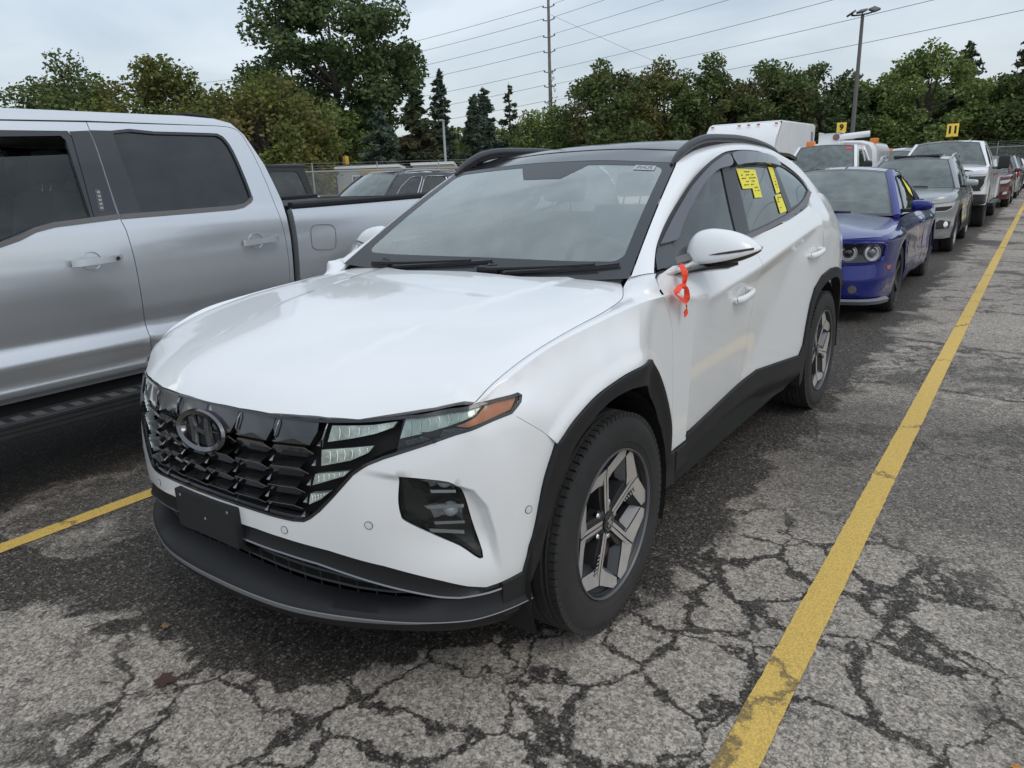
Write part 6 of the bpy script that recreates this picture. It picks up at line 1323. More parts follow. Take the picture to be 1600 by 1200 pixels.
# ribbon on the maroon car's mirror
rb = MB(); rb.tube([(-28.78, 1.15, 1.16), (-28.75, 1.17, 1.05), (-28.77, 1.16, .94), (-28.74, 1.18, .86)], [.03, .05, .035, .01], 5, sq=(.3, 1)); rb.tube([(-28.78, 1.15, 1.12), (-28.72, 1.20, 1.02), (-28.74, 1.22, .95)], [.02, .03, .01], 5, sq=(.3, 1))
tag(rb.build('ribbon', mat('ribbon_orange'), None), "red-orange ribbon hanging from the maroon crossover's door mirror", 'ribbon')
# boxy hardtop off-roader beyond the silver pickup's cab
def build_offroader(loc, rz):
    paint = mat('slate_paint', (.055, .062, .070), .4, metal=.2, coat=.6)
    sp = dict(W=.90, paint=paint, plan=[(.60, 0), (.60, .5), (.58, .70), (.50, .80), (.2, .86), (-.5, .89), (-2.0, .90), (-3.3, .90), (-3.5, .88), (-3.55, .6), (-3.56, 0)],
        prof=[(.4, -.02, 0), (.8, 0, 0), (1.15, 0, 0), (1.22, -.02, -.03)], sill=(.50, .55, .55), sh=[(.6, 1.10), (-.6, 1.17), (-3.56, 1.17)], arches=[(0, .42, .50), (-2.9, .42, .50)], flare=0, hood=(.58, -.65, .05), axles=(0, -2.9), wheel=(.41, .24, .26, 5, True), inset=-.04,
        cab=dict(wb=(-.70, .72, 1.17), wt=(-.98, .66, 1.80), rt=(-3.42, .68, 1.83), rb=(-3.55, .76, 1.17), bow=.03, crown=.03, bulge=.005, belt=[(-.70, .80, 1.17), (-3.55, .82, 1.17)], roof=[(-.98, .70, 1.80), (-2.2, .71, 1.84), (-3.42, .70, 1.83)], frame=TRIM, roofm=paint,
            wins=[[(.05, .08), (.33, .08), (.33, .88), (.08, .88)], [(.37, .08), (.62, .08), (.62, .88), (.37, .88)], [(.67, .08), (.95, .08), (.93, .88), (.67, .88)]], seatx=-1.3))
    g = gcar('offroad_wagon', 'dark slate hardtop off-roader with square windows, behind the silver pickup cab', 'car', loc, rz, sp)
    g['ov']('grille', [(0, .62), (.55, .62), (.55, 1.0), (0, 1.0)], TRIM, both='one'); g['ov']('headlight', circ(.66, .85, .09, 18), LAMPW, lift=.01); g['door'](-.75, -1.7, .58, nm='front_door'); g['door'](-1.75, -2.45, .58, nm='rear_door')
    for ax in (0, -2.9):
        for mm in (1, -1): MB().grid([[(ax+.52*math.cos(t), mm*.88, .42+.50*math.sin(t)), (ax+.53*math.cos(t), mm*1.0, .41+.50*math.sin(t))] for t in np.linspace(.1, PI-.1, 12)]).build('wheel_arch_trim', TRIM, g['car'], fix=False)
    MB().lathe([(-3.58, .36), (-3.60, .40), (-3.76, .40), (-3.80, .34), (-3.80, .0)], 28, axis='x', M=Matrix.Translation((0, 0, 1.0))).build('spare_wheel', RUBBER, g['car'])
    MB().box((-1.0, -.715, 1.845), (-3.45, .715, 1.868), bev=.012).build('roof_panel', paint, g['car'])
    return g
build_offroader((-3.95, -10.15, 0), R_(1))
# white service truck with beacon lights
def build_service_truck(loc, name='service_truck', label='', boom=True):
    sp = dict(W=1.0, paint=WHITE, plan=[(.95, 0), (.94, .5), (.90, .80), (.78, .95), (.5, .99), (0, 1.0), (-2, 1.0), (-2.7, 1.0), (-2.8, .6), (-2.8, 0)],
        prof=[(.4, -.04, -.04), (.6, 0, 0), (1.0, 0, 0), (1.25, -.01, -.02), (1.35, -.05, -.08)], sill=(.48, .52, .5), sh=[(.95, 1.20), (-.5, 1.33), (-1, 1.36), (-2.8, 1.38)], arches=[(0, .42, .50)], flare=.02, hood=(.92, -.55, .06), axles=(0, -3.6), wheel=(.40, .24, .26, 8, False), inset=.0,
        cab=dict(wb=(-.50, .84, 1.34), wt=(-1.15, .72, 2.03), rt=(-2.35, .72, 2.05), rb=(-2.7, .84, 1.38), bow=.12, crown=.05, belt=[(-.50, .93, 1.33), (-2.7, .95, 1.38)], roof=[(-1.15, .74, 2.03), (-2.35, .74, 2.05)], wins=[[(.16, .07), (.62, .08), (.62, .86), (.26, .86), (.18, .5)], [(.68, .10), (.90, .12), (.84, .80), (.68, .84)]], seatx=-1.6))
    g = gcar(name, label, 'truck', loc, 0., sp); c = g['car']
    g['ov']('grille', [(0, .70), (.6, .70), (.64, 1.1), (0, 1.12)], TRIM, both='one'); g['ov']('headlight', [(.68, .80), (1.0, .82), (1.04, 1.08), (.68, 1.10)], LAMPW, lift=.008); g['door'](-.60, -1.9, .58); g['mirror'](-.95, 1.36, m=TRIM, sz=(.09, .20, .28), arm=.10); g['handle'](-1.75, 1.15, TRIM)
    # rounded white service body
    b = MB(); 
    sec = [(-1.0, .55), (-1.0, 1.6), (-.97, 1.95), (-.86, 2.12), (-.6, 2.20), (0, 2.23), (.6, 2.20), (.86, 2.12), (.97, 1.95), (1.0, 1.6), (1.0, .55)]; sx = [(-2.86, .9), (-2.92, 1.0), (-5.2, 1.0), (-5.3, .93)]
    b.grid([[(x, y*k, .55+(z-.55)*(.97 if k < 1 else 1)) for y, z in sec] for x, k in sx]); b.add([(-2.86, y*.9, .55+(z-.55)*.97) for y, z in sec], [tuple(range(len(sec)))]); b.add([(-5.3, y*.93, .55+(z-.55)*.97) for y, z in sec], [tuple(range(len(sec)))]); b.build('service_body', WHITE, c)
    for x, y, z in ((-1.5, -.52, 2.09), (-3.2, .85, 2.14)) if boom else ((-1.5, -.4, 2.09),):
        MB().box((x-.09, y-.11, z-.03), (x+.09, y+.11, z+.115), bev=.02).build('beacon', mat('beacon_orange', (.75, .20, .02), .3, coat=.6), c)
    if boom:
        MB().tube([(-2.2, .05, 2.30), (-2.4, .85, 2.36)], .085, 12).build('boom_tube', WHITE, c); MB().box((-2.1, -.45, 2.08), (-2.6, .12, 2.42), bev=.04).build('boom_base', WHITE, c); MB().lathe([(0, .09), (.02, .09), (.02, 0)], 16, axis='x', M=Matrix.Translation((-2.095, .02, 2.30))).build('cap_disc', mat('drab_red', (.22, .12, .11), .6), c)
        g['Pw'] and mk('screen_sticker', [g['Pw'](np.array(u), np.array(v), .006) for u, v in ((.70, .82), (.88, .82), (.88, .92), (.70, .92))], [(0, 1, 2, 3)], mat('red_sticker', (.65, .06, .05), .5), c, smooth=False)
    else: MB().box((-2.0, .15, 2.08), (-2.4, .60, 2.20), bev=.03).build('beacon_bar', mat('bar_white', (.6, .6, .6), .4), c)
    return g
build_service_truck((-19.3, -3.15, 0), label='white service truck with two orange beacons and a boom tube on its roof')
build_service_truck((-34.2, -3.5, 0), 'service_truck', 'farther white service truck, only its roof and one orange beacon showing between two trucks', boom=False)
# enclosed white box trailer
def build_trailer():
    c = empty('box_trailer', 'tall white box trailer with a slanted nose and a row of small red marker lights', 'trailer', (-24.4, -7.1, 0)); W_ = mat('trailer_white', (.78, .79, .80), .4, coat=.3, var=.03, vscale=2)
    b = MB(); pr = [(0, .6), (-.0, 1.9), (-.25, 2.55), (-.85, 3.08), (-1.1, 3.14), (-5.6, 3.16), (-5.6, .6)]; n = len(pr)
    V = [(x, y, z) for y in (-1.30, 1.30) for x, z in pr]; b.add(V, [tuple(range(n))[::-1], tuple(range(n, 2*n))]+[(i, (i+1) % n, n+(i+1) % n, n+i) for i in range(n)]); o = b.build('trailer_body', W_, c, sharp=50)
    bm = bmesh.new(); bm.from_mesh(o.data); bmesh.ops.bevel(bm, geom=[e for e in bm.edges if e.calc_length() > .3 and e.calc_face_angle(0) > .5], offset=.05, segments=3, affect='EDGES'); bm.to_mesh(o.data); bm.free(); o.data.polygons.foreach_set('use_smooth', [True]*len(o.data.polygons)); o.data.set_sharp_from_angle(angle=R_(40))
    for i, y in enumerate((-1.1, -.12, .22, .56, 1.18)): MB().box((-.72, y-.05, 3.0), (-.66, y+.05, 3.05), bev=.01).build('marker_light', mat('marker_red', (.5, .06, .03), .3), c)
    v = MB(); v.box((-5.0, 1.30, 2.35), (-5.25, 1.32, 2.85), bev=.01); 
    for k in range(6): v.box((-5.02, 1.318, 2.40+.07*k), (-5.23, 1.330, 2.43+.07*k))
    v.build('air_vent', mat('vent_grey', (.30, .31, .33), .5), c)
    for x in (-.9, -1.9, -2.9, -3.9, -4.9): MB().box((x, 1.297, .62), (x-.02, 1.304, 3.05)).build('panel_seam', mat('seam_white', (.60, .61, .62), .5), c)
    for x in (-2.6, -3.4):
        for sd in (1, -1): gwheel(c, x, sd*1.15, .35, .36, .2, .2, 5, False, sd)
    MB().tube([(0, -.6, .5), (1.2, 0, .5), (0, .6, .5)], .05, 6).build('drawbar', TRIM, c)
build_trailer()
# row number signs standing on the truck roofs
def row_sign(loc, num, w, h, label, stem):
    c = empty('row_sign', label, 'sign', loc, R_(8)); Y_ = mat('sign_yellow', (.85, .58, .07), .5)
    MB().box((-.006, -w/2, stem), (.006, w/2, stem+h), bev=.003).build('sign_board', Y_, c); MB().tube([(0, 0, 0), (0, 0, stem+.02)], .012, 6).build('sign_stem', TRIM, c)
    M = Matrix(((0, 0, 1, .0075), (1, 0, 0, 0), (0, 1, 0, stem+h/2), (0, 0, 0, 1))); V, F = text_mesh(num, h*.78, M, .001, .012); mk('number', V, F, mat('ink_black', (.01, .01, .01), .6), c, smooth=False)
row_sign((-20.35, -.14, 2.015), '11', .26, .31, 'yellow board with a black 11 on the roof of the tall white pickup', .10)
row_sign((-21.45, -3.02, 2.40), '9', .25, .27, 'yellow board with a black 9 above the white service truck', .03)
# ---------- ground ----------
def ground_mat():
    m = bpy.data.materials.new('worn_asphalt'); m.use_nodes = True; t = m.node_tree; N = t.nodes; L = t.links; b = N['Principled BSDF']
    def n(ty, **k):
        x = N.new(ty)
        for a, v in k.items(): setattr(x, a, v)
        return x
    def mth(op, a, b_=None, clamp=False):
        x = n('ShaderNodeMath', operation=op, use_clamp=clamp)
        for i, v in enumerate((a, b_)):
            if v is None: continue
            if isinstance(v, (int, float)): x.inputs[i].default_value = v
            else: L.new(v, x.inputs[i])
        return x.outputs[0]
    def noise(sc, det=6, rough=.55, vec=None, dist=0.):
        x = n('ShaderNodeTexNoise'); x.inputs['Scale'].default_value = sc; x.inputs['Detail'].default_value = det; x.inputs['Roughness'].default_value = rough; x.inputs['Distortion'].default_value = dist; L.new(vec or pos, x.inputs['Vector']); return x
    def ramp(v, a, b_, lo=0., hi=1.):
        x = n('ShaderNodeMapRange'); x.inputs[1].default_value = a; x.inputs[2].default_value = b_; x.inputs[3].default_value = lo; x.inputs[4].default_value = hi; L.new(v, x.inputs[0]); return x.outputs[0]
    pos = n('ShaderNodeNewGeometry').outputs['Position']; sep = n('ShaderNodeSeparateXYZ'); L.new(pos, sep.inputs[0]); X, Y = sep.outputs[0], sep.outputs[1]
    # warped coordinates for ragged edges
    wv = noise(5., 8, .65).outputs['Color']; sub = n('ShaderNodeVectorMath', operation='SUBTRACT'); sub.inputs[1].default_value = (.5, .5, .5); L.new(wv, sub.inputs[0]); sc = n('ShaderNodeVectorMath', operation='SCALE'); sc.inputs['Scale'].default_value = .24; L.new(sub.outputs[0], sc.inputs[0]); ad = n('ShaderNodeVectorMath', operation='ADD'); L.new(pos, ad.inputs[0]); L.new(sc.outputs[0], ad.inputs[1]); wp = ad.outputs[0]
    vo = n('ShaderNodeTexVoronoi', feature='DISTANCE_TO_EDGE'); vo.inputs['Scale'].default_value = 3.5; L.new(wp, vo.inputs['Vector'])
    wn_ = noise(2.2, 5); wid = ramp(wn_.outputs[0], .34, .68, .000, .085); crack = ramp(mth('SUBTRACT', vo.outputs['Distance'], mth('MULTIPLY', wid, ramp(noise(30, 6, .7).outputs[0], .3, .7, .45, 1.5))), -.010, .012, 1, 0)
    vo2 = n('ShaderNodeTexVoronoi', feature='DISTANCE_TO_EDGE'); vo2.inputs['Scale'].default_value = 9.5; L.new(wp, vo2.inputs['Vector']); fc_ = mth('MULTIPLY', ramp(vo2.outputs['Distance'], .004, .020, 1, 0), ramp(noise(1.7, 5).outputs[0], .50, .60)); crack = mth('MAXIMUM', crack, mth('MULTIPLY', fc_, .75))
    # where the crazing shows: around the front of the white car, patchy elsewhere
    dx = mth('SUBTRACT', X, .35); dy = mth('SUBTRACT', Y, 1.0); r = mth('ADD', mth('MULTIPLY', dx, dx), mth('MULTIPLY', mth('MULTIPLY', dy, dy), .9)); zone = ramp(mth('ADD', r, mth('MULTIPLY', noise(.9, 3).outputs[0], 1.6)), 2.6, 4.4, 1, 0)
    zone2 = ramp(noise(.22, 4, .6).outputs[0], .54, .62); crack = mth('MULTIPLY', crack, mth('MAXIMUM', zone, mth('MULTIPLY', zone2, .55)))
    # long cross cracks, filled dark
    sx = n('ShaderNodeMapping'); sx.inputs['Scale'].default_value = (.42, .05, 1); L.new(wp, sx.inputs[0]); v2 = n('ShaderNodeTexVoronoi', feature='DISTANCE_TO_EDGE'); v2.inputs['Scale'].default_value = 1.6; v2.inputs['Randomness'].default_value = .85; L.new(sx.outputs[0], v2.inputs['Vector'])
    lc = ramp(v2.outputs['Distance'], .004, .022, 1, 0); lc = mth('MULTIPLY', lc, ramp(X, -1.4, -2.2, 0, 1)); lc = mth('MULTIPLY', lc, ramp(noise(1.3, 6).outputs[0], .36, .5))
    # worn dark patches
    big = noise(.42, 9, .62, dist=.3); sm = noise(3.4, 8, .7)
    mixv = mth('ADD', mth('MULTIPLY', big.outputs[0], .8), mth('MULTIPLY', sm.outputs[0], .25)); patch = mth('MAXIMUM', ramp(mixv, .560, .610), mth('MULTIPLY', ramp(noise(7.5, 9, .75, dist=.5).outputs[0], .585, .625), .8))
    # strips of old wheel wear across the lane and beyond the right-hand line
    rt = ramp(mth('ADD', Y, mth('MULTIPLY', sm.outputs[0], .9)), 2.35, 2.75); rt = mth('MULTIPLY', rt, ramp(Y, 4.5, 5.5, 1, 0))
    band = ramp(mth('ADD', mth('ABSOLUTE', mth('ADD', X, 2.1)), mth('MULTIPLY', sm.outputs[0], 1.3)), 1.35, 1.9, 1, 0)
    # damp stain in front of the white car; shade below it painted in
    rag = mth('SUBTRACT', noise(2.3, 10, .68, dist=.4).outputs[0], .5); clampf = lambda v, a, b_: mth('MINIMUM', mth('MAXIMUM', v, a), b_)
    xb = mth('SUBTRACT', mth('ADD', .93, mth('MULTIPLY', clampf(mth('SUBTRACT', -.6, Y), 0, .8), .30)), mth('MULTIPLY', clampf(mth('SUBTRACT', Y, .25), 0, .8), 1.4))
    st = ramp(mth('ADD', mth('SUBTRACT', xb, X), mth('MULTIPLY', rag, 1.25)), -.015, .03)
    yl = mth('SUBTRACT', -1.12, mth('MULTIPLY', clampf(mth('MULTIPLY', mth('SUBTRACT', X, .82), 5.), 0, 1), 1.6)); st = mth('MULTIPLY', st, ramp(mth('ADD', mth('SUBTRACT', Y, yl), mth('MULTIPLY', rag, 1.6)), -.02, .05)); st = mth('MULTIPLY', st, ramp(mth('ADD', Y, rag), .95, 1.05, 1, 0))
    # shade under the pickup, painted into the asphalt colour
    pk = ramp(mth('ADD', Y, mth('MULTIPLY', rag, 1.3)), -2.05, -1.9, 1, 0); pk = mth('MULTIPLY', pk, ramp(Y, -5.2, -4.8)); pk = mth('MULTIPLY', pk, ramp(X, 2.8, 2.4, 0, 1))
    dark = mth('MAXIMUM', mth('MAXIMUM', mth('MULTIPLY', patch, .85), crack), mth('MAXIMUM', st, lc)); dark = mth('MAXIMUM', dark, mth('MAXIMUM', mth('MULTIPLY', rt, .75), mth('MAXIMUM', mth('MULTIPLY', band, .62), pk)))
    dark = mth('MULTIPLY', dark, ramp(noise(24, 6, .7).outputs[0], .30, .44, .72, 1))
    # stones in the surface, packed at two sizes
    def stones(scv):
        vs = n('ShaderNodeTexVoronoi'); vs.inputs['Scale'].default_value = scv; L.new(pos, vs.inputs['Vector']); q = n('ShaderNodeSeparateColor'); L.new(vs.outputs['Color'], q.inputs[0]); return q.outputs[0], q.outputs[1], vs.outputs['Distance']
    r1_, g1_, d1_ = stones(70); r2_, g2_, d2_ = stones(150)
    s1 = mth('MULTIPLY', ramp(r1_, .62, .90), ramp(d1_, .30, .52, 1, 0)); s2 = mth('MULTIPLY', ramp(r2_, .45, .85), ramp(d2_, .35, .6, 1, 0)); stone = mth('MAXIMUM', s1, mth('MULTIPLY', s2, .65)); fine = noise(300, 3, .7).outputs[0]
    cellv = mth('MULTIPLY', ramp(g1_, 0, 1, .66, 1.36), ramp(g2_, 0, 1, .50, 1.50))
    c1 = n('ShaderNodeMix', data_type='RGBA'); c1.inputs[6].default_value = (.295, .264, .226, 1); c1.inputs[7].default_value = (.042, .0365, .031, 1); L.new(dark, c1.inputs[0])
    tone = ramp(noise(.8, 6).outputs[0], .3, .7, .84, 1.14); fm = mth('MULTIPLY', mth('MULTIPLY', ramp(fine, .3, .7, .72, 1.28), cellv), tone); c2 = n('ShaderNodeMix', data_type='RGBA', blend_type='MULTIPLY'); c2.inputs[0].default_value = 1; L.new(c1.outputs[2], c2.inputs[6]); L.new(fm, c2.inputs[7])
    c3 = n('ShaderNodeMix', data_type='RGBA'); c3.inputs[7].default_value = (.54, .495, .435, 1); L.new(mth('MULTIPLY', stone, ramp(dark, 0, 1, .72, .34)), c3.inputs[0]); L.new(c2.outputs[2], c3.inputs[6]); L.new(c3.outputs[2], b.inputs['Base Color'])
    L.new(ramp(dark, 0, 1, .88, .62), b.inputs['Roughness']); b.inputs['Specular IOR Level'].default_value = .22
    bp = n('ShaderNodeBump'); bp.inputs['Strength'].default_value = .55; bp.inputs['Distance'].default_value = .006; L.new(mth('SUBTRACT', mth('ADD', fine, mth('MULTIPLY', stone, .5)), mth('MULTIPLY', crack, 1.2)), bp.inputs['Height']); L.new(bp.outputs[0], b.inputs['Normal'])
    return m, n, ramp, mth, noise
gm = ground_mat()[0]
g = MB(); g.add([(-110, -60, 0), (60, -60, 0), (60, 60, 0), (-110, 60, 0)], [(0, 1, 2, 3)]); tag(g.build('parking_lot', gm, None, fix=False), kind='structure')
g = MB(); g.add([(-900, -900, -.02), (900, -900, -.02), (900, 900, -.02), (-900, 900, -.02)], [(0, 1, 2, 3)]); tag(g.build('ground', mat('far_ground', (.06, .075, .035), .9, var=.3, vscale=.2), None, fix=False), kind='structure')
# painted lines with worn edges
def line_mat():
    m = bpy.data.materials.new('yellow_road_paint'); m.use_nodes = True; t = m.node_tree; N = t.nodes; L = t.links; b = N['Principled BSDF']; b.inputs['Roughness'].default_value = .7
    g = N.new('ShaderNodeNewGeometry'); a = N.new('ShaderNodeTexNoise'); a.inputs['Scale'].default_value = 9; a.inputs['Detail'].default_value = 9; a.inputs['Roughness'].default_value = .72; L.new(g.outputs['Position'], a.inputs['Vector'])
    r = N.new('ShaderNodeMapRange'); r.inputs[1].default_value = .66; r.inputs[2].default_value = .74; r.inputs[4].default_value = .7; L.new(a.outputs[0], r.inputs[0])
    f = N.new('ShaderNodeTexNoise'); f.inputs['Scale'].default_value = 160; f.inputs['Detail'].default_value = 3; L.new(g.outputs['Position'], f.inputs['Vector'])
    # cracks of the lot show through
    sx = N.new('ShaderNodeMapping'); sx.inputs['Scale'].default_value = (.8, .5, 1); wm = N.new('ShaderNodeVectorMath'); wm.operation = 'MULTIPLY_ADD'; wm.inputs[1].default_value = (.3, .3, 0); L.new(a.outputs['Color'], wm.inputs[0]); L.new(g.outputs['Position'], wm.inputs[2]); L.new(wm.outputs[0], sx.inputs[0]); v = N.new('ShaderNodeTexVoronoi'); v.feature = 'DISTANCE_TO_EDGE'; v.inputs['Scale'].default_value = .9; L.new(sx.outputs[0], v.inputs['Vector'])
    vr = N.new('ShaderNodeMapRange'); vr.inputs[1].default_value = .002; vr.inputs[2].default_value = .010; vr.inputs[3].default_value = .75; vr.inputs[4].default_value = 0; L.new(v.outputs['Distance'], vr.inputs[0])
    mx = N.new('ShaderNodeMath'); mx.operation = 'MAXIMUM'; L.new(r.outputs[0], mx.inputs[0]); L.new(vr.outputs[0], mx.inputs[1])
    c = N.new('ShaderNodeMix'); c.data_type = 'RGBA'; c.inputs[6].default_value = (.62, .42, .10, 1); c.inputs[7].default_value = (.075, .062, .045, 1); L.new(mx.outputs[0], c.inputs[0])
    r2 = N.new('ShaderNodeMapRange'); r2.inputs[1].default_value = .3; r2.inputs[2].default_value = .7; r2.inputs[3].default_value = .70; r2.inputs[4].default_value = 1.20; L.new(f.outputs[0], r2.inputs[0])
    c2 = N.new('ShaderNodeMix'); c2.data_type = 'RGBA'; c2.blend_type = 'MULTIPLY'; c2.inputs[0].default_value = 1; L.new(c.outputs[2], c2.inputs[6]); L.new(r2.outputs[0], c2.inputs[7]); L.new(c2.outputs[2], b.inputs['Base Color'])
    bp = N.new('ShaderNodeBump'); bp.inputs['Strength'].default_value = .35; bp.inputs['Distance'].default_value = .004; L.new(f.outputs[0], bp.inputs['Height']); L.new(bp.outputs[0], b.inputs['Normal']); return m
LM = line_mat(); rnd = random.Random(7)
for y0, w in ((1.467, .102), (-1.552, .095), (4.6, .10), (-4.6, .10)):
    b = MB(); xs = list(np.arange(4.5, -60, -.035 if abs(y0) < 2 else -1.)); 
    if abs(y0) < 2: xs = [x for x in xs if x > -16]+list(np.arange(-16, -62, -1.))
    b.grid([[(x, y0-w/2+rnd.gauss(0, .0012), .004), (x, y0+w/2+rnd.gauss(0, .0012), .004)] for x in xs]); tag(b.build('painted_line', LM, None, fix=False), kind='structure')
# fallen leaves
def leaf(x, y, rz, s, col, label):
    b = MB(); P = [(0, -.5), (.18, -.30), (.42, -.32), (.34, -.05), (.55, .18), (.25, .22), (.12, .55), (0, .42), (-.14, .58), (-.22, .2), (-.5, .2), (-.36, -.02), (-.42, -.3), (-.16, -.28)]; n = len(P)
    V = [(0, 0, .012)]+[(px*s, py*s, .008+.022*abs(px)*(1 if i % 2 else .4)) for i, (px, py) in enumerate(P)]; M = Matrix.Translation((x, y, .004)) @ Matrix.Rotation(rz, 4, 'Z'); b.add([tuple(M @ Vector(v)) for v in V], [(0, i+1, (i+1) % n+1) for i in range(n)])
    tag(b.build('fallen_leaf', col, None, fix=False), label, 'leaf')
leaf(1.03, -.09, .6, .075, mat('leaf_brown', (.06, .03, .017), .7), 'curled dark brown leaf on the asphalt in front of the white crossover'); leaf(.87, -.36, 1.9, .034, mat('leaf_tan', (.20, .11, .05), .7), 'small tan leaf lying near the front bumper lip'); leaf(.04, 2.045, 2.4, .03, mat('leaf_orange', (.42, .20, .05), .7), 'small orange leaf on the dark asphalt right of the yellow line')
# ---------- fences ----------
def fmat():
    m = bpy.data.materials.new('chain_link'); m.use_nodes = True; t = m.node_tree; N = t.nodes; L = t.links; N.clear(); o = N.new('ShaderNodeOutputMaterial'); tr = N.new('ShaderNodeBsdfTransparent'); d = N.new('ShaderNodeBsdfPrincipled'); d.inputs['Base Color'].default_value = (.33, .34, .34, 1); d.inputs['Metallic'].default_value = .3; d.inputs['Roughness'].default_value = .5
    uv = N.new('ShaderNodeTexCoord'); s = N.new('ShaderNodeSeparateXYZ'); L.new(uv.outputs['Object'], s.inputs[0])
    def mth(op, a, b_=None):
        x = N.new('ShaderNodeMath'); x.operation = op
        for i, v in enumerate((a, b_)):
            if v is None: continue
            if isinstance(v, (int, float)): x.inputs[i].default_value = v
            else: L.new(v, x.inputs[i])
        return x.outputs[0]
    k = 1/.10; ms = []
    for sg in ('ADD', 'SUBTRACT'):
        v = mth('FRACT', mth('MULTIPLY', mth(sg, s.outputs[0], s.outputs[2]), k)); ms.append(mth('LESS_THAN', mth('ABSOLUTE', mth('SUBTRACT', v, .5)), .07))
    mx = N.new('ShaderNodeMixShader'); L.new(mth('MAXIMUM', *ms), mx.inputs[0]); L.new(tr.outputs[0], mx.inputs[1]); L.new(d.outputs[0], mx.inputs[2]); L.new(mx.outputs[0], o.inputs[0]); return m
CL = fmat(); GALV = mat('galvanised_steel', (.36, .37, .38), .45, metal=.5)
def fence(A, B_, h, label, step=3.0, barb=True):
    A = np.array(A); B_ = np.array(B_); Ln = np.linalg.norm(B_-A); ang = math.atan2(*(B_-A)[::-1]); c = empty('chain_link_fence', label, 'fence', (A[0], A[1], 0), ang)
    mk('wire_mesh', [(0, -.002, .05), (Ln, -.002, .05), (Ln, -.002, h), (0, -.002, h), (0, .002, .05), (Ln, .002, .05), (Ln, .002, h), (0, .002, h)], [(0, 1, 2, 3)], CL, c, smooth=False)
    MB().tube([(0, 0, h), (Ln, 0, h)], .03, 6).build('top_rail', GALV, c); MB().tube([(0, 0, h*.5), (Ln, 0, h*.5)], .012, 5).build('mid_rail', GALV, c)
    for k in range(int(Ln/step)+1):
        x = k*step; MB().tube([(x, .0, 0), (x, 0, h+.02), (x, .0, h+.38)], [.035, .035, .02], 6).build('post', GALV, c)
    if barb:
        for z in (.12, .24, .36): MB().tube([(0, 0, h+z), (Ln, 0, h+z)], .007, 4).build('barbed_wire', GALV, c)
fence((-1.0, -38.9), (-40.5, -12.5), 2.15, 'galvanised chain-link fence with barbed wire in front of the grey site cabins'); fence((-60.5, -22.), (-60.5, 14.), 2.45, 'dark chain-link fence closing the far end of the row')
# ---------- site cabins ----------
def cabin(loc, rz, L_, D_, h0, h1, label, door=True):
    c = empty('site_cabin', label, 'cabin', loc, rz); G_ = mat('cabin_grey', (.36, .40, .40), .6, var=.04, bump=.2, bscale=30); W_ = mat('cabin_white', (.72, .73, .72), .5)
    b = MB(); b.add([(0, 0, 0), (L_, 0, 0), (L_, D_, 0), (0, D_, 0), (0, 0, h0), (L_, 0, h0), (L_, D_, h1), (0, D_, h1)], [(0, 3, 2, 1), (0, 1, 5, 4), (1, 2, 6, 5), (2, 3, 7, 6), (3, 0, 4, 7), (4, 5, 6, 7)]); b.build('wall', G_, c)
    r = MB(); r.add([(-.1, -.12, h0-.08), (L_+.1, -.12, h0-.08), (L_+.1, D_+.1, h1-.08), (-.1, D_+.1, h1-.08), (-.1, -.12, h0+.06), (L_+.1, -.12, h0+.06), (L_+.1, D_+.1, h1+.06), (-.1, D_+.1, h1+.06)], [(0, 3, 2, 1), (0, 1, 5, 4), (1, 2, 6, 5), (2, 3, 7, 6), (3, 0, 4, 7), (4, 5, 6, 7)]); r.build('roof', W_, c)
    for x0, x1, z0, z1 in ((.9, 1.5, .9, 1.95), (L_*.55, L_*.55+1.1, 1.15, 1.95)):
        f = MB(); f.box((x0-.06, -.04, z0-.06), (x1+.06, .0-.003, z1+.06)); w = f.build('window', W_, c); MB().box((x0, -.052, z0), (x1, -.041, z1)).build('pane', mat('dark_pane', (.03, .035, .04), .1, coat=.5), w)
        bars = MB(); [bars.box((x0+(x1-x0)*k/4-.012, -.062, z0), (x0+(x1-x0)*k/4+.012, -.053, z1)) for k in range(1, 4)]; bars.build('bars', W_, w)
    MB().box((.25, -.02, 1.15), (.55, -.004, 1.45), bev=.005).build('warning_plate', mat('plate_yellow', (.55, .42, .06), .6), c)
    lb = MB(); lb.box((1.3, -.22, h0-.35), (2.6, -.13, h0-.22), bev=.01); lb.build('light_bar', mat('bar_amber', (.45, .27, .08), .4), c)
cabin((-26.3, -30.0, 0), math.atan2(2.7*1, -1.9)+PI-PI, 3.4, 2.4, 2.45, 2.35, 'grey site cabin with a white roof, barred window and amber light bar, the longer one'); cabin((-30.3, -28.0, 0), math.atan2(1.8, -1.3), 2.3, 2.4, 2.55, 2.4, 'smaller grey site cabin with a pitched roof, right of the longer one')
# ---------- poles and wires ----------
POLEM = mat('weathered_pole', (.20, .185, .165), .85, var=.25, vscale=3); WIRE = mat('wire_dark', (.035, .037, .04), .6)
LV = [16.6, 15.5, 14.1, 12.8, 11.1, 9.8, 8.4]
def upole(x, y, label):
    c = empty('utility_pole', label, 'pole', (x, y, 0)); MB().tube([(0, 0, 0), (0, 0, 17.3)], [.19, .12], 10).build('pole', POLEM, c)
    for i, z in enumerate(LV):
        for sg in (1, -1):
            b = MB(); b.tube([(0, 0, z-.1), (.0, sg*.55, z)], .045, 6); b.lathe([(0, .05), (.05, .09), (.08, .05), (.13, .09), (.16, .05), (.2, .03)], 8, M=Matrix.Translation((0, sg*.58, z-.02)), axis='z'); b.build('insulator', mat('insulator_grey', (.22, .22, .23), .4), c)
upole(-59.7, -37.1, 'tall weathered utility pole with stacked insulators between the spruces and the maples')
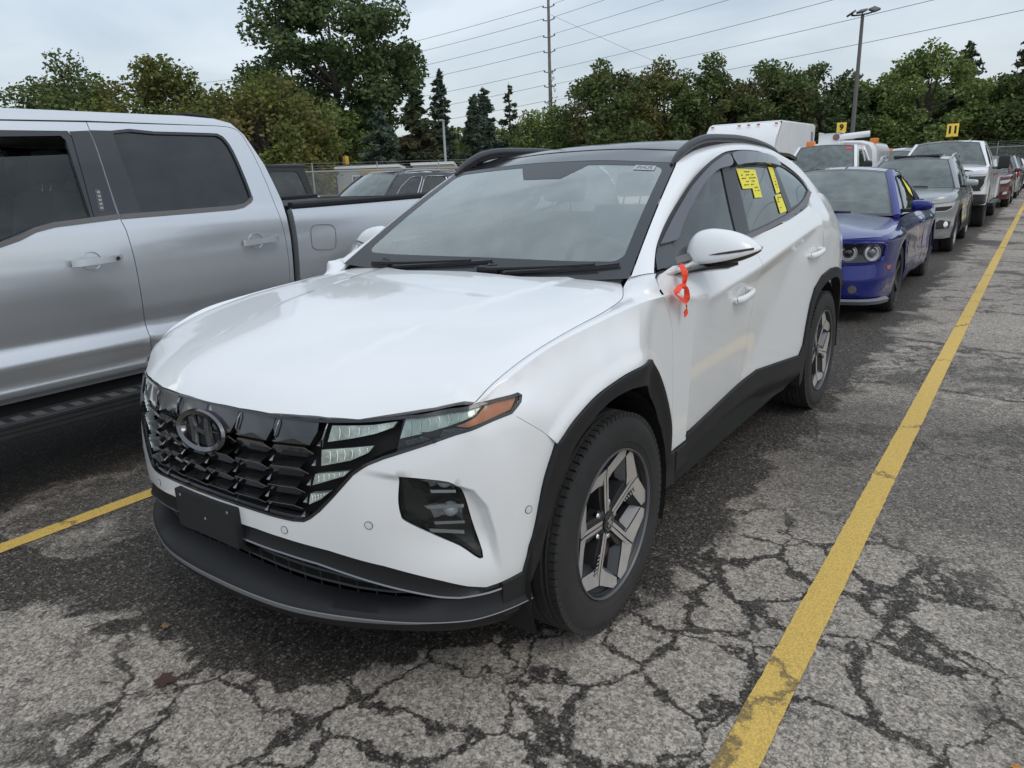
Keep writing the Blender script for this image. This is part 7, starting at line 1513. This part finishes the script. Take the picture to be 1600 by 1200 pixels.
def wire(A, B_, sag, label, r=.018):
    A = np.array(A, float); B_ = np.array(B_, float); tag(MB().tube([tuple(A+(B_-A)*t-np.array([0, 0, 4*sag*t*(1-t)])) for t in np.linspace(0, 1, 18)], r, 4).build('power_line', WIRE, None), label, 'wire', 'power lines on the utility pole')
wl = ['topmost', 'second', 'third', 'fourth', 'fifth', 'sixth', 'lowest']
for i, z in enumerate(LV):
    wire((-59.7, -36.5, z+.15), (-36.9, 11.9+.6, z+.15-(.0 if i else 0)), .35, 'overhead line running right from the %s insulator of the utility pole' % wl[i], .016)
    wire((-59.7, -37.7, z+.15), (-60.8, -110.4, z+.1), 1.3, 'overhead line running left from the %s insulator of the utility pole' % wl[i], .020)
wire((-59.7, -36.9, 15.9), (-70., -18., 6.), .1, 'thin guy line slanting down to the right from the top of the utility pole', .014)
def flood(x, y, h, label, n=3):
    c = empty('light_pole', label, 'light pole', (x, y, 0), R_(-12)); MB().tube([(0, 0, 0), (0, 0, h-.3)], [.14, .085], 10).build('pole', mat('pole_brown', (.13, .12, .115), .6), c); MB().tube([(0, -.6, h-.28), (0, -.3, h-.32), (0, 0, h-.34), (0, .3, h-.32), (0, .6, h-.28)], .04, 6).build('bracket', TRIM, c)
    for i, (dx, dy, rx) in enumerate(((0, -.60, 26), (.10, 0, 0), (0, .60, -26))[:n]):
        M = Matrix.Translation((dx, dy, h-.18)) @ Matrix.Rotation(R_(rx), 4, 'X') @ Matrix.Rotation(R_(20), 4, 'Y'); b = MB(); b.box((-.26, -.19, -.05), (.30, .19, .06), bev=.02, M=M); b.tube([(dx*.5, dy*.7, h-.34), tuple(M @ Vector((0, 0, 0)))], .03, 6); hd_ = b.build('lamp_head', mat('lamp_head_grey', (.07, .07, .075), .5), c); MB().box((-.14, -.11, -.056), (.20, .11, -.051), M=M).build('lamp_lens', mat('lamp_lens_pale', (.5, .5, .45), .3), hd_)
flood(-43.3, -7.05, 9.55, 'tall brown floodlight pole with three lamp heads behind the service truck')
def slamp(x, y, h, label, n=2):
    c = empty('street_lamp', label, 'street lamp', (x, y, 0), R_(30)); P_ = mat('pale_pole', (.42, .44, .46), .5, metal=.2); MB().tube([(0, 0, 0), (0, 0, h)], [.11, .07], 8).build('pole', P_, c)
    for sg in ((-1, 1) if n == 2 else (1,)): MB().box((sg*.15, -.13, h-.04), (sg*.85, .13, h+.05), bev=.03).build('lamp_head', P_, c)
slamp(-65.9, -37.4, 7.9, 'pale double-headed street lamp just right of the utility pole'); slamp(-71., -48., 9.0, 'pale street lamp between the spruces and the utility pole'); slamp(-36.2, -30.5, 5.3, 'slim pale lamp post behind the smaller site cabin', 1)
# traffic signal by the big oak
c = empty('traffic_signal', 'small yellow traffic signal hanging below the oak, behind the fence', 'signal', (-30.5, -33.8, 0)); MB().tube([(0, 0, 0), (0, 0, 3.3)], .05, 6).build('pole', GALV, c); MB().box((-.14, -.14, 2.75), (.14, .14, 3.25), bev=.03).build('signal_head', mat('signal_yellow', (.60, .36, .05), .5), c)
# ---------- trees ----------
def leafmat(name, a, b_, brown=None):
    m = bpy.data.materials.new(name); m.use_nodes = True; t = m.node_tree; N = t.nodes; L = t.links; b = N['Principled BSDF']; b.inputs['Roughness'].default_value = .6; b.inputs['Specular IOR Level'].default_value = .25
    g = N.new('ShaderNodeNewGeometry'); n = N.new('ShaderNodeTexNoise'); n.inputs['Scale'].default_value = .9; n.inputs['Detail'].default_value = 5; L.new(g.outputs['Position'], n.inputs['Vector']); r = N.new('ShaderNodeMapRange'); r.inputs[1].default_value = .32; r.inputs[2].default_value = .68; L.new(n.outputs[0], r.inputs[0])
    c = N.new('ShaderNodeMix'); c.data_type = 'RGBA'; c.inputs[6].default_value = (*a, 1); c.inputs[7].default_value = (*b_, 1); L.new(r.outputs[0], c.inputs[0]); last = c.outputs[2]
    rp = N.new('ShaderNodeMapRange'); rp.inputs[3].default_value = .55; rp.inputs[4].default_value = 1.5; L.new(g.outputs['Random Per Island'], rp.inputs[0]); m2 = N.new('ShaderNodeMix'); m2.data_type = 'RGBA'; m2.blend_type = 'MULTIPLY'; m2.inputs[0].default_value = 1; L.new(last, m2.inputs[6]); L.new(rp.outputs[0], m2.inputs[7]); last = m2.outputs[2]
    if brown:
        n2 = N.new('ShaderNodeTexNoise'); n2.inputs['Scale'].default_value = .35; L.new(g.outputs['Position'], n2.inputs['Vector']); r2 = N.new('ShaderNodeMapRange'); r2.inputs[1].default_value = .48; r2.inputs[2].default_value = .66; r2.inputs[4].default_value = .75; L.new(n2.outputs[0], r2.inputs[0]); c3 = N.new('ShaderNodeMix'); c3.data_type = 'RGBA'; L.new(r2.outputs[0], c3.inputs[0]); L.new(last, c3.inputs[6]); c3.inputs[7].default_value = (*brown, 1); last = c3.outputs[2]
    L.new(last, b.inputs['Base Color']); tl = N.new('ShaderNodeBsdfTranslucent'); L.new(last, tl.inputs[0]); mx = N.new('ShaderNodeMixShader'); mx.inputs[0].default_value = .25; L.new(b.outputs[0], mx.inputs[1]); L.new(tl.outputs[0], mx.inputs[2]); L.new(mx.outputs[0], N['Material Output'].inputs[0]); return m
LM_ = dict(maple=leafmat('maple_leaves', (0.085, 0.112, 0.029), (0.165, 0.189, 0.046), (0.183, 0.134, 0.046)), oak=leafmat('oak_leaves', (0.054, 0.090, 0.037), (0.116, 0.159, 0.059)), green=leafmat('green_leaves', (0.104, 0.159, 0.044), (0.207, 0.262, 0.079)), dark=leafmat('dark_leaves', (0.063, 0.100, 0.034), (0.134, 0.171, 0.054), (0.122, 0.112, 0.044)), spruce=leafmat('spruce_needles', (0.049, 0.083, 0.061), (0.116, 0.159, 0.107)), conif=leafmat('pine_needles', (0.044, 0.071, 0.037), (0.098, 0.122, 0.056), (0.107, 0.088, 0.051)))
BARK = mat('bark', (.060, .050, .042), .9, var=.3, vscale=4, bump=.5, bscale=10)
def quads(C, S, rng, name, m, parent, up=.35, long_=1.35):
    n = len(C); d = rng.normal(size=(n, 3)); d /= np.linalg.norm(d, axis=1)[:, None]; e = rng.normal(size=(n, 3)); e[:, 2] *= up; e = e-d*np.sum(e*d, 1)[:, None]; e /= np.linalg.norm(e, axis=1)[:, None]; f = np.cross(d, e); S = S[:, None]
    e = e*S*long_; f = f*S; V = np.stack([C-e, C+f*.75-e*.1, C+e, C-f*.75+e*.1], 1).reshape(-1, 3); F = np.arange(4*n).reshape(-1, 4)
    me = bpy.data.meshes.new(name); me.vertices.add(4*n); me.vertices.foreach_set('co', V.ravel()); me.loops.add(4*n); me.loops.foreach_set('vertex_index', F.ravel()); me.polygons.add(n); me.polygons.foreach_set('loop_start', np.arange(0, 4*n, 4)); me.update(calc_edges=True); me.materials.append(m)
    o = bpy.data.objects.new(name, me); COL.objects.link(o); o.parent = parent; return o
def tree(x, y, h, w, m, label, seed, nl=6500, low=.12, name='maple_tree', leaf=.105, clumps=70, gap=1., cat='tree'):
    rng = np.random.default_rng(seed); t = empty(name, label, cat, (x, y, 0)); cz = h*(low+(1-low)*.5); rz = h*(1-low)*.5
    th = rng.uniform(0, 2*PI, clumps); cu = rng.uniform(-1, 1, clumps); rr = rng.uniform(.45, .95, clumps)**.6; nl = int(nl*2.2); sn = np.sqrt(1-cu**2); C = np.stack([np.cos(th)*sn*w/2*rr, np.sin(th)*sn*w/2*rr, cz+cu*rz*rr*.93], 1); C[:, :2] *= (1-.28*np.clip(cu, 0, 1)**2)[:, None]
    cs = rng.uniform(.09, .17, clumps)*w*gap; per = rng.multinomial(nl, cs**2/np.sum(cs**2)); P = []
    for c, s, k in zip(C, cs, per):
        d = rng.normal(size=(k, 3)); d /= np.linalg.norm(d, axis=1)[:, None]; P.append(c+d*s*(rng.uniform(.25, 1.15, (k, 1))**.7)*[1, 1, .75])
    P = np.vstack(P); S = rng.uniform(.6, 1.25, len(P))*leaf; quads(P, S, rng, 'crown', m, t)
    b = MB(); b.tube([(0, 0, 0), (.1, .05, h*.2), (.0, .1, h*.45), (.15, 0, h*.8)], [.035*w+.08, .028*w+.05, .018*w+.03, .02], 8)
    for k in rng.choice(clumps, min(16, clumps), replace=False):
        z0 = h*rng.uniform(.15, .5); c = C[k]; b.tube([(0, 0, z0), tuple(np.array([c[0]*.5, c[1]*.5, z0+(c[2]-z0)*.55])), tuple(c)], [.012*w+.03, .008*w+.02, .015], 5)
    b.build('trunk', BARK, t); return t
def conifer(x, y, h, w, m, label, seed, nl=5500, name='spruce_tree', sparse=1., leaf=.14):
    rng = np.random.default_rng(seed); t = empty(name, label, 'tree', (x, y, 0)); P = []; tr = MB(); tr.tube([(0, 0, 0), (0, 0, h*.5), (.05, 0, h)], [.03*w+.06, .02*w+.03, .012], 7); nb = int(h*11*sparse)
    for i in range(nb):
        f = (i+rng.uniform(0, 1))/nb; z = h*(.06+.93*f); L_ = w/2*(1-f)**.75*rng.uniform(.62, 1.12)+.12; a = rng.uniform(0, 2*PI); k = max(6, int(nl/nb*(L_/(w*.33)))); s = rng.uniform(0, 1, k)**.7; d = np.array([math.cos(a), math.sin(a)])
        dz = -.28*s*L_+.18*(s*L_)**2/max(L_, .3); pt = np.stack([d[0]*s*L_, d[1]*s*L_, z+dz], 1)+rng.normal(size=(k, 3))*[.10, .10, .08]*(1+.9*(1-s))[:, None]*min(1, L_); P.append(pt)
        if L_ > .5 and i % 2 == 0: tr.tube([(0, 0, z), (d[0]*L_*.5, d[1]*L_*.5, z-.12*L_), (d[0]*L_*.95, d[1]*L_*.95, z-.15*L_)], [.03, .02, .006], 4)
    P = np.vstack(P); quads(P, rng.uniform(.6, 1.25, len(P))*leaf, rng, 'crown', m, t, up=.15, long_=1.9); tr.build('trunk', BARK, t); return t
tree(-21., -48., 9.7, 8.0, LM_['dark'], 'dark green maple at the left edge of the tree group, above the silver pickup', 1)
tree(-23., -41.6, 9.3, 7.6, LM_['maple'], 'olive and rust tinted maple, second from the left above the silver pickup', 2)
tree(-24., -33.1, 7.5, 8.4, LM_['maple'], 'low broad olive maple over the rear window of the silver pickup', 3, nl=9000, low=.02)
tree(-27.5, -41.5, 7.4, 7., LM_['dark'], 'dark bushy tree between the olive maples, standing farther back', 4, low=.05)
tree(-39.3, -43.9, 18.6, 13.0, LM_['oak'], 'very tall dark oak rising out of the top of the picture', 5, nl=17000, low=.16, name='oak_tree', clumps=150, leaf=.15, gap=.72)
tree(-36.1, -41.1, 7.2, 5.2, LM_['green'], 'pale green young tree in front of the oak trunk', 6, nl=4000, low=.2)
tree(-41.0, -50.0, 9.0, 9.5, LM_['dark'], 'dark understorey tree behind the oak trunk', 16, nl=6000, low=.0)
conifer(-35.2, -35.4, 6.6, 4.6, LM_['spruce'], 'blue-green spruce behind the longer site cabin', 7, nl=9000)
conifer(-38.2, -34.6, 8.0, 5.4, LM_['conif'], 'broad dark spruce behind the smaller site cabin', 8, nl=10000)
conifer(-45.6, -38.7, 10.2, 3.4, LM_['spruce'], 'narrow pointed spruce with drooping top, tallest of the conifers', 9, nl=5000)
conifer(-45.5, -35.2, 8.0, 3.6, LM_['spruce'], 'blue spruce just right of the narrow pointed spruce', 10, nl=7500); conifer(-49.4, -37.1, 9.0, 4.0, LM_['spruce'], 'blue spruce with a sharp tip left of the sparse pine', 11, nl=7500)
conifer(-54., -37.8, 9.8, 3.8, LM_['conif'], 'sparse see-through pine left of the utility pole', 12, nl=1900, sparse=.42, name='pine_tree')
tree(-52.2, -32.6, 7.6, 7.0, LM_['green'], 'light green low tree around the foot of the utility pole', 13, nl=4500, low=.05)
conifer(-54.6, -33.7, 10.6, 2.2, mat('dead_twigs', (.16, .13, .11), .9), 'dead bare-twigged spruce right of the utility pole', 14, nl=500, sparse=.5, name='dead_tree', leaf=.05)
for i, (x, y, h, w, k, lb) in enumerate(((-51.6, -27.2, 10.6, 8.0, 'dark', 'dark maple with rusty tips, first of the long row right of the utility pole'), (-58.2, -24.9, 10.9, 9.0, 'maple', 'maple, second of the long row right of the utility pole'), (-57.5, -20.4, 10.4, 8.6, 'dark', 'dark maple in the middle of the long row above the white crossover roof'), (-61.1, -17.0, 10.4, 8.5, 'dark', 'dark maple behind the white box trailer'), (-62.5, -13.2, 9.9, 8.0, 'oak', 'deep green tree just left of the floodlight pole'), (-63.9, -9.9, 8.8, 6.5, 'green', 'bright green tree right behind the floodlight pole'), (-66.2, -6.4, 11.0, 8.6, 'green', 'tall light green tree right of the floodlight pole'), (-70., -1.2, 8.0, 9.0, 'dark', 'low dark tree behind the far end fence'))):
    tree(x, y, h, w, LM_[k], lb, 20+i, nl=7000, low=.04, clumps=[70, 95, 60, 85, 70, 60, 80, 60][i], leaf=.125, gap=[.85, .95, .78, .9, .85, .9, .8, .9][i])
conifer(-69.9, -4.2, 10.8, 7.0, LM_['conif'], 'dark ragged conifer beside the tall light green tree', 40, nl=8000, sparse=.8, name='pine_tree'); conifer(-70.6, -.2, 11.6, 6.2, LM_['conif'], 'dark pine cut by the right edge of the picture', 41, nl=4500, sparse=.6, name='pine_tree'); tree(-68.8, 3.8, 11.0, 7.0, LM_['dark'], 'dark tree at the right edge beyond the end of the row', 42)
b_ = tree(-47., -30., 3.2, 7., LM_['green'], 'low green hedge-like bush behind the fence under the spruces', 43, nl=3500, low=0., name='bush', clumps=40); tree(-12., -45., 3.4, 9., LM_['green'], 'low green bush behind the fence left of the site cabins', 44, nl=3500, low=0., name='bush', clumps=40)
tag(quads(np.random.default_rng(5).uniform([-125, -100, .2], [-74, 60, 1], (60000, 3))*[1, 1, 0]+np.c_[np.zeros((60000, 2)), np.random.default_rng(8).uniform(0, 1, 60000)**.8*8.2], np.full(60000, .45), np.random.default_rng(6), 'far_woodland', LM_['dark'], None), 'dark far-off wood closing the view behind the row of trees', 'woodland', kind='stuff')
